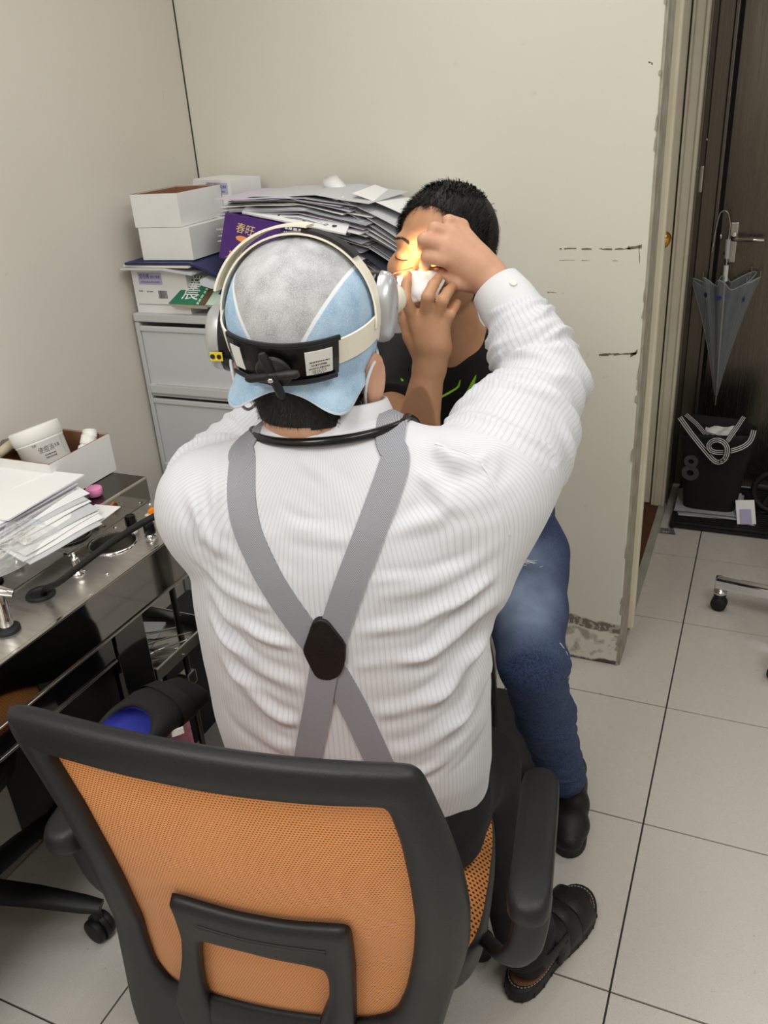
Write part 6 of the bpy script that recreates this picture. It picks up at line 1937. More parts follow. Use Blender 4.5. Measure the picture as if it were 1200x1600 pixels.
def carton_label(t, o, R, x, z, w, h, ydepth, txt, sub):
    c = o + R @ Vector((x, ydepth - 0.0006, z))
    lb = MB().box(c, (w, 0.0008, h), rot=R).build('label', 'lilac_label', t)
    ux = R @ Vector((1, 0, 0)); uy = R @ Vector((0, 0, 1)); nn = R @ Vector((0, -1, 0))
    text_mesh(txt, h * 0.5, c + nn * 0.0005 - ux * w * 0.22 + uy * h * 0.16, ux, uy, 'lettering', 'ink', lb, 0.0003, width=w * 0.42)
    text_mesh(sub, h * 0.3, c + nn * 0.0005 + ux * w * 0.24 + uy * h * 0.12, ux, uy, 'lettering', 'ink', lb, 0.0003, width=w * 0.42)
    print_bars(c + nn * 0.0005 - uy * h * 0.28, ux, uy, w * 0.8, h * 0.14, lb, 'ink_grey', 3)
t, o, R = carton(-1.318, 0.775, 1.119, 0.17, 0.21, 0.112, 0.0, 'white carton with a lilac label and barcode at the bottom of the carton stack')
carton_label(t, o, R, -0.028, 0.088, 0.074, 0.030, -0.105, '綜合棒', '塗料三軟茶')
mb = MB()
rr = random.Random(2)
x = 0.0
while x < 0.026:
    w = rr.choice((0.0007, 0.0012, 0.002)); mb.box(o + R @ Vector((-0.008 + x, -0.1056, 0.048)), (w, 0.0006, 0.02)); x += w + rr.choice((0.0007, 0.0012))
mb.build('barcode', 'ink_grey', t)
print_bars(o + Vector((-0.062, -0.1055, 0.056)), (1, 0, 0), (0, 0, 1), 0.014, 0.004, t, 'ink_grey', 5)
print_bars(o + Vector((-0.034, -0.1055, 0.055)), (1, 0, 0), (0, 0, 1), 0.02, 0.0035, t, 'ink_grey', 6)
MB().box(o + Vector((-0.0, -0.1057, 0.022)), (0.15, 0.0005, 0.0012)).build('printed_line', 'ink_grey', t)
carton(-1.282, 0.775, 1.254, 0.150, 0.21, 0.076, 0.04, 'plain white carton squeezed under the open carton')
carton(-1.298, 0.775, 1.333, 0.135, 0.21, 0.078, 0.06, 'open white carton with raw brown inside on top of its stack', True)
t, o, R = carton(-1.262, 0.952, 1.352, 0.135, 0.12, 0.068, -0.16, 'white carton with a lilac label wedged against the wall behind the open carton', False, 0.04)
carton_label(t, o, R, 0.018, 0.050, 0.075, 0.028, -0.06, '綜合棒', '塗料三軟茶')
# prop carton below it
carton(-1.30, 0.955, 1.119, 0.16, 0.13, 0.23, 0.0, 'tall white carton standing in the wall corner behind the stack')

# folders between the cartons
def sheet(name, label, cat, cx, cy, z, w, d, th, rot, m, group=None, bend=None, roll=0.0, pitch=0.0, nx=10, ny=3):
    """thin bent leaf; bend(x, y) gives the rise of the leaf"""
    Rm = rotz(rot) @ euler(pitch, roll, 0)
    rows_t, rows_b = [], []
    for j in range(ny + 1):
        rt, rb = [], []
        for i in range(nx + 1):
            x = -w / 2 + w * i / nx; y = -d / 2 + d * j / ny
            h = bend(x, y) if bend else 0.0
            p = Vector((cx, cy, z)) + Rm @ Vector((x, y, h))
            rb.append(p); rt.append(p + Rm @ Vector((0, 0, th)))
        rows_t.append(rt); rows_b.append(rb)
    mb = MB(); mb.grid(rows_t, smooth=False); mb.grid(rows_b, smooth=False, flip=True)
    mb.grid([rows_b[0], rows_t[0]], smooth=False); mb.grid([rows_t[-1], rows_b[-1]], smooth=False)
    mb.grid([[r[0] for r in rows_t], [r[0] for r in rows_b]], smooth=False); mb.grid([[r[-1] for r in rows_b], [r[-1] for r in rows_t]], smooth=False)
    o = mb.build(name, m, None, base=Vector((cx, cy, z)))
    tag(o, label, cat, group)
    return o
sheet('folder', 'clear plastic folder lying on the labelled carton', 'folder', -1.30, 0.76, 1.2345, 0.215, 0.25, 0.004, 0.02, 'paper_grey', bend=lambda x, y: -0.012 * max(0, x - 0.02) / 0.09)
sheet('folder', 'cream folder between the plastic folder and the blue folder', 'folder', -1.30, 0.765, 1.2395, 0.205, 0.24, 0.005, -0.03, 'paper_cream')
sheet('folder', 'blue document folder directly under the plain cartons', 'folder', -1.265, 0.765, 1.2455, 0.27, 0.235, 0.006, 0.05, 'blue_card', bend=lambda x, y: -0.03 * max(0, x - 0.06) / 0.08)
sheet('plastic_sleeve', 'crumpled clear punched sleeve beside the blue folder', 'sleeve', -1.11, 0.71, 1.20, 0.13, 0.14, 0.012, 0.15, 'paper_grey', bend=lambda x, y: 0.006 * math.sin(x * 60) - 0.05 * max(0, -y - 0.02))

# books lying on the tower edge
bk = thing('book', 'green covered book with a white emblem jutting over the drawer tower', 'book', (-1.17, 0.70, 1.12))
gz = 1.139
q = [Vector((-1.2774, 0.6400, 1.1521)), Vector((-1.1683, 0.6400, 1.1503)), Vector((-1.1425, 0.7000, 1.2098)), Vector((-1.2320, 0.7000, 1.2085))]
def slab(mb, q, th):
    nq = (q[1] - q[0]).cross(q[3] - q[0]).normalized()
    lo = [p - nq * th for p in q]
    return mb.add(lo + q, [(3, 2, 1, 0), (4, 5, 6, 7), (0, 1, 5, 4), (1, 2, 6, 5), (2, 3, 7, 6), (3, 0, 4, 7)])
slab(MB(), q, 0.0015).build('cover', 'green_cover', bk)
slab(MB(), [p - V3(0, 0, 0.0016) + (sum(q, Vector()) / 4 - p) * 0.03 for p in q], 0.016).build('pages', 'paper_cream', bk)
q2 = [q[1].lerp(q[0], 0.14), q[1], q[2], q[2].lerp(q[3], 0.14)]
slab(MB(), [p + V3(0, 0, 0.0006) for p in q2], 0.0006).build('spine_strip', 'brown_spine', bk)
cq = sum(q, Vector()) / 4
text_mesh('農', 0.055, cq + (q[0] - cq) * 0.18 + V3(0, 0, 0.0004), q[1] - q[0], q[3] - q[0], 'lettering', 'paper_white', bk)
text_mesh('業', 0.05, cq + (q[3] - cq) * 0.42 + V3(0, 0, 0.0004), q[1] - q[0], q[3] - q[0], 'lettering', 'paper_white', bk)
print_bars(cq + (q[1] - cq) * 0.28 + (q[2] - cq) * 0.28 + V3(0, 0, 0.0006), q[2] - q[1], q[0] - q[1], 0.085, 0.008, bk, 'mint_cover', 8)
bk = thing('magazine', 'pale magazine with a blue photo beside the green book', 'magazine', (-1.05, 0.72, 1.12))
q = [Vector((-1.1656, 0.6420, 1.1515)), Vector((-1.0467, 0.6420, 1.1455)), Vector((-1.0305, 0.7000, 1.2084)), Vector((-1.1381, 0.7000, 1.2130))]
slab(MB(), q, 0.012).build('pages', 'mint_cover', bk)
q3 = [q[0].lerp(q[3], 0.36).lerp(q[1].lerp(q[2], 0.36), 0.16), q[1].lerp(q[2], 0.36), q[2].lerp(q[1], 0.05), q[3].lerp(q[0], 0.05).lerp(q[2].lerp(q[1], 0.05), 0.16)]
ph = slab(MB(), [p + V3(0, 0, 0.0007) for p in q3], 0.0006).build('cover_photo', 'royal_blue', bk)
q4 = [q3[0].lerp(q3[1], 0.35), q3[1], q3[1].lerp(q3[2], 0.5), q3[0].lerp(q3[3], 0.2).lerp(q3[1], 0.5)]
slab(MB(), [p + V3(0, 0, 0.0012) for p in q4], 0.0004).build('printed_tree', 'leaf_green', ph)

# purple and blue gift boxes leaning against the pile
def card_box(name, label, q, th, m, out=Vector((0.0, 1.0, 0.0))):
    t = thing(name, label, 'gift box', (q[0] + q[1]) / 2)
    mb = MB(); back = [p + out * th for p in q]
    mb.add(q + back, [(0, 1, 2, 3), (7, 6, 5, 4), (0, 4, 5, 1), (1, 5, 6, 2), (2, 6, 7, 3), (3, 7, 4, 0)])
    mb.build('carton', m, t)
    return t
q = [Vector((-1.1180, 0.6600, 1.2636)), Vector((-0.9733, 0.6600, 1.2289)), Vector((-0.9559, 0.7000, 1.3342)), Vector((-1.1091, 0.7000, 1.3605))]
pb = card_box('gift_box', 'purple gift box with gold lettering and printed flowers', q, 0.04, 'purple_card')
ux = (q[1] - q[0]).normalized(); uy = (q[3] - q[0]).normalized(); nn = ux.cross(uy).normalized()
def on_card(a, b): return q[0].lerp(q[1], a).lerp(q[3].lerp(q[2], a), b) + nn * 0.0008
text_mesh('春旺', 0.026, on_card(0.40, 0.72), ux, uy, 'lettering', 'gold_ink', pb)
poly = [(0.019 * math.cos(a), 0.007 * math.sin(a)) for a in [2 * PI * k / 20 for k in range(20)]]
MB().prism(poly, 0.0004, on_card(0.38, 0.52), ux, uy).build('printed_oval', 'orange_ink', pb)
mb = MB()
for (a, b, r) in ((0.36, 0.27, 0.007), (0.22, 0.16, 0.006), (0.44, 0.14, 0.006), (0.3, 0.06, 0.005)):
    for k in range(4):
        th = PI / 4 + k * PI / 2
        c = on_card(a, b) + ux * r * 0.8 * math.cos(th) + uy * r * 0.8 * math.sin(th)
        mb.prism([(r * 0.5 * math.cos(x), r * 0.5 * math.sin(x)) for x in [2 * PI * j / 8 for j in range(8)]], 0.0004, c, ux, uy)
mb.build('printed_flowers', 'orange_ink', pb)
mb = MB()
mb.tube([on_card(0.2, 0.02), on_card(0.28, 0.12), on_card(0.36, 0.25)], 0.0006, 5); mb.tube([on_card(0.3, 0.1), on_card(0.42, 0.12)], 0.0006, 5); mb.tube([on_card(0.12, 0.04), on_card(0.22, 0.15)], 0.0006, 5)
mb.build('printed_stems', 'gold_ink', pb)
q = [Vector((-0.9853, 0.7000, 1.2726)), Vector((-0.8621, 0.7000, 1.2540)), Vector((-0.8576, 0.7200, 1.3134)), Vector((-0.9801, 0.7200, 1.3433))]
bb = card_box('gift_box', 'dark blue box with white print behind the purple gift box', q, 0.035, 'blue_card')
ux = (q[1] - q[0]).normalized(); uy = (q[3] - q[0]).normalized(); nn = ux.cross(uy).normalized()
print_bars(on_card(0.5, 0.84), ux, uy, 0.075, 0.008, bb, 'paper_white', 9)
print_bars(on_card(0.28, 0.66), ux, uy, 0.03, 0.006, bb, 'paper_white', 10)

# the heap of letters and files on the tower
rr = random.Random(42)
PAL = ['paper_white', 'paper_grey', 'paper_dim', 'paper_lilac', 'paper_white', 'paper_grey', 'paper_dim', 'paper_dark']
def droop(k):
    return lambda x, y: -k * max(0.0, x - 0.02) - 0.05 * k * math.sin(x * 18 + k * 30) * 0.1
# supporting base stack
zc = 1.1195
for i in range(13):
    th = 0.0105
    sheet('catalogue', 'thick grey catalogue at the base of the paper heap', 'catalogue', -0.945 + rr.uniform(-0.01, 0.01), 0.88 + rr.uniform(-0.01, 0.01), zc, 0.29, 0.23, th, rr.uniform(-0.04, 0.04), rr.choice(['paper_dim', 'paper_grey', 'paper_dark', 'paper_cream']), group='catalogues under the paper heap')
    zc += th + 0.0004
zc0 = zc
N_ = 46
for i in range(N_):
    t = i / (N_ - 1)
    w = rr.uniform(0.30, 0.40); d = rr.uniform(0.20, 0.27)
    cx = -0.965 + rr.gauss(0, 0.016) + (0.02 if i % 11 < 3 else 0); cy = 0.865 + rr.uniform(-0.02, 0.02)
    th = rr.choice([0.001, 0.0014, 0.002, 0.0028])
    m = ('paper_lilac' if i == N_ - 2 else 'paper_grey') if i > N_ - 3 else rr.choice(PAL)
    kk = 0.55 - 0.33 * t
    lbl = {'paper_white': 'white letter in the paper heap on the drawer tower', 'paper_grey': 'pale grey letter in the paper heap on the drawer tower', 'paper_dim': 'dull grey file in the paper heap on the drawer tower', 'paper_lilac': 'lilac letter in the paper heap on the drawer tower', 'paper_dark': 'dark file in the paper heap on the drawer tower'}[m]
    sheet('letter', lbl, 'paper', cx, cy, zc, w, d, th, rr.gauss(0, 0.05), m, group='letters in the paper heap', bend=(lambda k: lambda x, y: -k * max(0.0, x - 0.03) * 0.75 + 0.0008 * math.sin(x * 40 + k * 90))(kk), nx=12, ny=2)
    zc += th + 0.0011
PILE_TOP = zc
# letters that have slid down at the right of the heap
for i in range(14):
    t = i / 13
    x0 = -0.76 + 0.03 * t + rr.uniform(-0.008, 0.008)
    m = rr.choice(['paper_grey', 'paper_dim', 'paper_lilac', 'paper_grey', 'paper_white']) if i != 4 else 'paper_dark'
    lbl = {'paper_white': 'white envelope sliding off the wall end of the paper heap', 'paper_grey': 'pale grey envelope sliding off the wall end of the paper heap', 'paper_dim': 'dull grey envelope sliding off the wall end of the paper heap', 'paper_lilac': 'lilac envelope sliding off the wall end of the paper heap', 'paper_dark': 'dark envelope sliding off the wall end of the paper heap'}[m]
    sheet('envelope', lbl, 'envelope', x0, 0.87 + rr.uniform(-0.02, 0.02), 1.19 + 0.0125 * i, 0.20, 0.20, 0.0015, rr.gauss(0, 0.08), m, group='envelopes sliding off the heap', roll=0.62 - 0.2 * t + rr.uniform(-0.04, 0.04), bend=lambda x, y: -0.4 * x * x, nx=8, ny=2)
# punched file strip across the front of the heap
fs = thing('punched_folder', 'white punched file strip slanting across the front of the paper heap', 'folder', (-0.95, 0.72, 1.33))
q = [Vector((-1.0712, 0.7150, 1.3611)), Vector((-0.7896, 0.7000, 1.3117)), Vector((-0.7950, 0.7350, 1.3281)), Vector((-1.0788, 0.7500, 1.3703))]
slab(MB(), q, 0.004).build('strip', 'paper_white', fs)
for a in (0.36, 0.47, 0.60, 0.80, 0.88):
    c = q[0].lerp(q[1], a).lerp(q[3].lerp(q[2], a), 0.5) + V3(0, 0, 0.0008)
    e1 = (q[1] - q[0]).normalized(); e2 = (q[3] - q[0]); e2 = (e2 - e1 * e2.dot(e1)).normalized()
    MB().prism([(0.006 * math.cos(x), 0.006 * math.sin(x)) for x in [2 * PI * j / 14 for j in range(14)]], 0.0005, c, e1, e2).build('punch_hole', 'paper_dark', fs)
# tissue sticking up and a lilac sheet
rows = []
P0 = [(-0.9480, 0.9200, 1.3943), (-0.8975, 0.9000, 1.3830), (-0.8748, 0.9200, 1.3850)]; P1 = [(-0.9593, 0.9500, 1.4162), (-0.9277, 0.9500, 1.4199), (-0.8846, 0.9300, 1.3887)]
rows = [[Vector(p) for p in P0], [Vector(a).lerp(Vector(b), 0.5) + V3(0, -0.01, 0) for a, b in zip(P0, P1)], [Vector(p) for p in P1]]
mb = MB(); mb.grid(rows)
o = mb.build('paper_scrap', 'paper_white', None, base=Vector(P0[0]), fix=False); tag(o, 'torn white paper scrap sticking up from the paper heap', 'paper')
sm = o.modifiers.new('t', 'SOLIDIFY'); sm.thickness = 0.0015
rows = [[Vector((-0.9039, 0.8600, 1.3874)), Vector((-0.8410, 0.8200, 1.3829)), Vector((-0.8174, 0.8400, 1.3701))], [Vector((-0.8458, 0.7600, 1.3796)), Vector((-0.8267, 0.7450, 1.3795)), Vector((-0.8237, 0.7600, 1.3834))]]
mb = MB(); mb.grid(rows); o = mb.build('paper_scrap', 'paper_white', None, base=Vector((-0.8458, 0.7600, 1.3796)), fix=False); tag(o, 'white paper corner hanging over the front of the heap', 'paper')
sm = o.modifiers.new('t', 'SOLIDIFY'); sm.thickness = 0.0015
sheet('paper_slip', 'lilac slip of paper at the outer end of the heap against the wall', 'paper', *(-0.7909, 0.9300, 1.3383), 0.06, 0.06, 0.002, 0.2, 'paper_lilac', pitch=0.9, bend=lambda x, y: 0.004 * math.sin(x * 60), nx=6)

# ================================================================== things on the cabinet shelf
cx0, cx1, cy0, cy1 = -1.395, -1.205, 0.075, 0.262
t, o, R = carton((cx0 + cx1) / 2, (cy0 + cy1) / 2, ZS + 0.0015, cx1 - cx0, cy1 - cy0, 0.088, 0.0, 'open white carton of bottles on the steel cabinet', True, group='carton on the cabinet')
# big white tub tilted in the carton
def tub(c, ax, r, h):
    t = thing('plastic_tub', 'large white plastic tub with a printed label tilted in the carton', 'tub', c)
    MB().lathe([(0.0, 0.0), (r * 0.88, 0.0), (r * 0.93, 0.004), (r * 0.97, h * 0.62), (r * 0.99, h * 0.63), (r * 0.99, h * 0.67), (r * 0.96, h * 0.68)], c, ax, 48).build('tub_body', 'white_plastic', t)
    MB().lathe([(r * 0.97, h * 0.66), (r * 1.03, h * 0.69), (r * 1.04, h * 0.96), (r * 1.01, h), (0.0, h)], c, ax, 48).build('lid', 'white_plastic', t)
    return t
TC = Vector((-1.288, 0.155, ZS + 0.046)); TA = Vector((-0.33, 0.04, 1.0)).normalized()
tb = tub(TC, TA, 0.053, 0.092)
# label wrapped on the side facing the room
def tub_side(ang, h, r=0.0518):
    d = (Vector(cam.location) - TC); d = (d - TA * d.dot(TA)).normalized(); e = TA.cross(d)
    n = d * math.cos(ang) + e * math.sin(ang)
    return TC + TA * h + n * r, n, e * math.cos(ang) - d * math.sin(ang)
LR = 0.0528
def wrap_text(txt, size, ang, h, width):
    p, n, tx = tub_side(ang, h, LR)
    ob = text_mesh(txt, size, p, tx, TA, 'lettering', 'ink', tb, 0.0002, width=width)
    inv = root_matrix(tb)
    for v in ob.data.vertices:
        w = inv @ v.co
        rel_ = w - TC; hh = rel_.dot(TA); rad_ = rel_ - TA * hh
        v.co = inv.inverted() @ (TC + TA * hh + rad_.normalized() * (LR * (0.935 + 0.045 * hh / 0.062)))
wrap_text('使痘消', 0.0145, 0.12, 0.040, 0.036)
wrap_text('乳霜', 0.008, 0.62, 0.041, 0.013)
wrap_text('"氏國"', 0.006, -0.30, 0.054, 0.012)
for k_ in range(2):
    p, n, tx = tub_side(0.2, 0.029 - 0.006 * k_, 0.0518)
    print_bars(p + n * 0.0006, tx, TA, 0.024, 0.0024, tb, 'ink', 12 + k_)
mb = MB()
for a0, a1, h0, h1 in ((-0.55, 0.95, 0.0595, 0.0600), (0.945, 0.955, 0.02, 0.06)):
    r_ = []
    for k in range(20):
        a = a0 + (a1 - a0) * k / 19
        rr_ = [LR * (0.935 + 0.045 * h / 0.062) + 0.0004 for h in (h0, h1)]
        r_.append([tub_side(a, h0, rr_[0])[0], tub_side(a, h1, rr_[1])[0]])
    mb.grid(r_)
mb.build('label_frame', 'ink_grey', tb, fix=False)
def small_bottle(c, ax, r, h, label, m='white_plastic'):
    t = thing('pill_bottle', label, 'bottle', c, group='small white bottles in the carton')
    MB().lathe([(0.0, 0.0), (r, 0.0), (r, h * 0.6), (r * 0.75, h * 0.68), (r * 0.75, h * 0.72)], c, ax, 20).build('bottle_body', m, t)
    MB().lathe([(r * 0.9, h * 0.7), (r * 0.92, h * 0.72), (r * 0.92, h), (0.0, h)], c, ax, 20).build('cap', 'white_plastic', t)
small_bottle(Vector((-1.262, 0.235, ZS + 0.035)), Vector((0.1, 0.35, 0.9)), 0.017, 0.06, 'small white bottle lying behind the big tub')
small_bottle(Vector((-1.226, 0.185, ZS + 0.042)), Vector((0.0, 0.4, 0.6)), 0.017, 0.066, 'small white bottle lying in the carton beside the tub')
small_bottle(Vector((-1.228, 0.218, ZS + 0.05)), Vector((-0.3, 0.5, 0.8)), 0.017, 0.06, 'small white bottle leaning on the carton edge beside the tub')
o = MB().lathe([(0.0, -0.05), (0.010, -0.05), (0.011, 0.045), (0.008, 0.05), (0.0, 0.05)], (-1.376, 0.10, ZS + 0.085), (0.35, 0.75, 0.35), 18).build('ointment_tube', 'beige_tube', None, base=Vector((-1.376, 0.10, ZS + 0.085))); tag(o, 'beige ointment tube leaning in the open carton of bottles', 'tube')
o = MB().lathe([(0.0, -0.04), (0.018, -0.036), (0.019, 0.03), (0.014, 0.04), (0.0, 0.04)], (-1.378, 0.165, ZS + 0.085), (0.9, 0.35, 0.2), 18).build('grey_container', 'grey_stone', None, base=Vector((-1.378, 0.165, ZS + 0.085))); tag(o, 'dull grey container lying behind the beige tube', 'container')

# pink jar
pj = thing('pink_jar', 'small round pink plastic jar on the steel cabinet', 'jar', (-1.155, 0.131, ZS))
MB().lathe([(0.0, 0.0005), (0.0145, 0.0005), (0.0155, 0.002), (0.0155, 0.006)], (-1.155, 0.131, ZS + 0.0015), (0, 0, 1), 28).build('jar_body', 'pink_plastic', pj)
MB().lathe([(0.0165, 0.005), (0.0172, 0.007), (0.0172, 0.017), (0.0162, 0.0185), (0.0, 0.0185)], (-1.155, 0.131, ZS + 0.0015), (0, 0, 1), 28).build('lid', 'pink_plastic', pj)

# pile of letters on the cabinet
rr = random.Random(9)
zc = ZS + 0.002
for i in range(20):
    th = rr.choice([0.0016, 0.002, 0.0026])
    m = ['paper_white', 'paper_white', 'paper_grey', 'paper_lilac', 'paper_white'][i % 5]
    lbl = {'paper_white': 'white letter in the neat pile on the steel cabinet', 'paper_grey': 'grey letter in the neat pile on the steel cabinet', 'paper_lilac': 'lilac letter in the neat pile on the steel cabinet'}[m]
    sheet('letter', lbl, 'paper', -1.232 + rr.uniform(-0.008, 0.008), -0.045 + rr.uniform(-0.01, 0.01), zc, 0.20, 0.215, th, rr.gauss(0, 0.03), m, group='letters piled on the cabinet')
    zc += th + 0.0012
sheet('letter', 'bright white sheet on top of the neat letter pile', 'paper', -1.24, -0.02, zc + 0.0005, 0.225, 0.215, 0.003, 0.04, 'paper_white')
# slanting envelopes beside it
for i in range(8):
    sheet('envelope', 'white envelope leaning in the fan of envelopes on the steel cabinet', 'envelope', -1.106 - 0.010 * i, -0.06 + 0.006 * i, ZS + 0.017 + 0.0052 * i, 0.115, 0.185 + rr.uniform(-0.015, 0.015), 0.0014, -0.12 + rr.uniform(-0.09, 0.09), 'paper_white' if i % 3 else 'paper_grey', group='fanned envelopes on the cabinet', roll=0.27 + rr.uniform(-0.02, 0.02), bend=lambda x, y: 0.002 * math.sin(y * 30), nx=4, ny=5)
st = sheet('paper_slip', 'small blue stamp slip tucked into the fanned envelopes', 'paper', -1.142, -0.02, ZS + 0.0600, 0.018, 0.03, 0.0008, -0.3, 'royal_blue', roll=0.27)
sheet('card', 'plain white card lying flat at the edge of the steel cabinet', 'card', -1.083, 0.04, ZS + 0.0022, 0.062, 0.108, 0.0014, 0.1, 'paper_white')
# plastic bag with cotton swabs
bg = thing('plastic_bag', 'clear plastic bag of cotton swabs at the cabinet edge', 'bag', (-1.135, -0.12, ZS))
V_, Q_ = [], []
n1, n2 = 22, 18
top, bot = [], []
for j in range(n2 + 1):
    rt, rb = [], []
    for i in range(n1 + 1):
        a = i / n1; b = j / n2
        x = -1.185 + 0.115 * a + 0.01 * math.sin(b * 7); y = -0.21 + 0.185 * b + 0.012 * math.sin(a * 6)
        e = (math.sin(a * PI) * math.sin(b * PI)) ** 0.6
        h = 0.004 + 0.05 * e + 0.012 * e * noise.noise(Vector((a * 7, b * 7, 1))) + 0.007 * e * noise.noise(Vector((a * 17, b * 17, 4)))
        rt.append(Vector((x, y, ZS + 0.003 + h))); rb.append(Vector((x, y, ZS + 0.003)))
    top.append(rt); bot.append(rb)
MB().grid(top, smooth=False).build('film', 'clear_film', bg, fix=False)
for k in range(16):
    c = Vector((-1.13 + rr.uniform(-0.03, 0.03), -0.12 + rr.uniform(-0.045, 0.045), ZS + 0.009 + 0.0018 * k)); a = rr.uniform(0.8, 1.9); d = Vector((math.cos(a), math.sin(a), 0)) * 0.036
    MB().tube([c - d, c - d * 0.8, c - d * 0.7, c + d * 0.7, c + d * 0.8, c + d], [0.002, 0.0032, 0.0012, 0.0012, 0.0032, 0.002], 6).build('cotton_swab', 'cotton_swab', bg)
# dark wood strip along the shelf edge
MB().box((-1.14, -0.5, ZS + 0.0006), (0.05, 0.9, 0.0012)).build('wood_inlay', 'brown_desk', cab)

# ================================================================== instrument stand beside the cabinet
stn = thing('instrument_stand', 'steel pole stand with a clamp beside the treatment cabinet', 'stand', (-1.05, 0.19, 0))
MB().tube([(-1.05, 0.19, 0.012), (-1.05, 0.19, 0.69)], 0.0075, 14).build('pole', 'dark_steel', stn)
MB().lathe([(0.0, 0.0), (0.11, 0.0), (0.11, 0.008), (0.03, 0.016), (0.0, 0.016)], (-1.05, 0.19, 0), (0, 0, 1), 32).build('base', 'black_plastic', stn)
cl = MB().box((-1.05, 0.185, 0.362), (0.03, 0.034, 0.036), bev=0.004).build('clamp', 'chrome_brushed', stn)
MB().tube([(-1.05, 0.168, 0.362), (-1.075, 0.14, 0.362)], 0.004, 10).build('screw_shaft', 'chrome', cl)
MB().lathe([(0.006, 0.0), (0.011, 0.003), (0.0115, 0.012), (0.008, 0.016), (0.0, 0.016)], (-1.073, 0.142, 0.362), (-0.7, -0.7, 0), 12, smooth=False).build('clamp_knob', 'black_plastic', cl)
MB().tube([(-1.05, 0.19, 0.47), (-1.10, 0.19, 0.47)], 0.006, 10).build('side_arm', 'dark_steel', stn)
tr = thing('instrument_tray', 'steel instrument tray with tools beside the cabinet', 'tray', (-1.10, 0.15, 0.47))
tx0, tx1, ty0, ty1, tz = -1.24, -0.995, 0.03, 0.24, 0.505
def tray_pan(mb, x0, x1, y0, y1, z, h, th=0.002):
    mb.box(((x0 + x1) / 2, (y0 + y1) / 2, z - h), (x1 - x0, y1 - y0, th))
    mb.box((x0, (y0 + y1) / 2, z - h / 2), (th, y1 - y0, h)); mb.box((x1, (y0 + y1) / 2, z - h / 2), (th, y1 - y0, h))
    mb.box(((x0 + x1) / 2, y0, z - h / 2), (x1 - x0, th, h)); mb.box(((x0 + x1) / 2, y1, z - h / 2), (x1 - x0, th, h))
mb = MB(); tray_pan(mb, tx0, tx1, ty0, ty1, tz, 0.03); mb.build('pan', 'chrome_brushed', tr)
mb = MB()
for a, b in (((tx0, ty0), (tx1, ty0)), ((tx1, ty0), (tx1, ty1)), ((tx1, ty1), (tx0, ty1)), ((tx0, ty1), (tx0, ty0))):
    mb.tube([(a[0], a[1], tz), (b[0], b[1], tz)], 0.003, 8)
mb.build('rolled_rim', 'steel_edge', tr)
for sx in (tx0 + 0.02, tx1 - 0.012):
    MB().tube([(sx, ty1 + 0.004, tz - 0.03), (sx, ty1 + 0.004, 0.0)], 0.006, 10).build('support_leg', 'dark_steel', tr)
    MB().tube([(sx, ty0 - 0.0, tz - 0.034), (sx, ty0 - 0.0, 0.0)], 0.006, 10).build('support_leg', 'dark_steel', tr)
pad = sheet('paper_pad', 'white paper pad under the tools in the steel tray', 'paper', -1.15, 0.15, tz - 0.0285, 0.1, 0.13, 0.003, 0.3, 'paper_white')
for k in range(8):
    c = Vector((-1.055 + rr.uniform(-0.035, 0.03), 0.13 + 0.012 * (k - 4), tz - 0.022 + 0.0025 * k)); a = 0.75 + rr.uniform(-0.25, 0.2); d = Vector((math.cos(a), math.sin(a), 0))
    it = thing('forceps', 'slender chrome forceps lying in the steel tray', 'forceps', c, group='forceps in the tray')
    e = Vector((-d.y, d.x, 0))
    for s in (-1, 1):
        MB().tube([c - d * 0.055 + e * s * 0.009, c - d * 0.045 + e * s * 0.011, c - d * 0.03 + e * s * 0.004, c + e * s * 0.0015, c + d * 0.05], [0.002, 0.002, 0.002, 0.0022, 0.0012], 6).build('arm', 'chrome', it)
        ring = [c - d * (0.062 + 0.008 * math.cos(x)) + e * (s * 0.011 + 0.008 * math.sin(x)) for x in [2 * PI * j / 14 for j in range(14)]]
        MB().tube(ring, 0.0016, 6, closed=True).build('finger_ring', 'chrome', it)
bt = thing('saline_bottle', 'translucent bottle with a white cap behind the steel tray', 'bottle', (-1.03, 0.30, 0.44))
sb = thing('side_shelf', 'low black shelf carrying the bottles behind the steel tray', 'shelf', (-1.06, 0.34, 0))
MB().box((-1.06, 0.345, 0.43), (0.3, 0.17, 0.016), bev=0.003).build('board', 'black_plastic', sb)
for sx in (-1.2, -0.92):
    MB().box((sx, 0.345, 0.211), (0.016, 0.16, 0.422)).build('upright', 'black_plastic', sb)
MB().lathe([(0.0, 0.0), (0.030, 0.0), (0.032, 0.004), (0.032, 0.075), (0.026, 0.088), (0.015, 0.094), (0.015, 0.10)], (-1.03, 0.30, 0.4385), (0, 0, 1), 28).build('bottle_body', 'soft_plastic', bt)
MB().lathe([(0.0175, 0.095), (0.018, 0.097), (0.018, 0.118), (0.016, 0.121), (0.0, 0.121)], (-1.03, 0.30, 0.4385), (0, 0, 1), 24).build('cap', 'white_plastic', bt)
bt = thing('saline_bottle', 'short translucent bottle beside the taller capped bottle', 'bottle', (-0.965, 0.315, 0.44))
MB().lathe([(0.0, 0.0), (0.026, 0.0), (0.027, 0.004), (0.027, 0.045), (0.015, 0.055), (0.015, 0.06)], (-0.965, 0.315, 0.4385), (0, 0, 1), 28).build('bottle_body', 'soft_plastic', bt)
MB().lathe([(0.0175, 0.055), (0.018, 0.057), (0.018, 0.070), (0.0, 0.071)], (-0.965, 0.315, 0.4385), (0, 0, 1), 24).build('cap', 'white_plastic', bt)
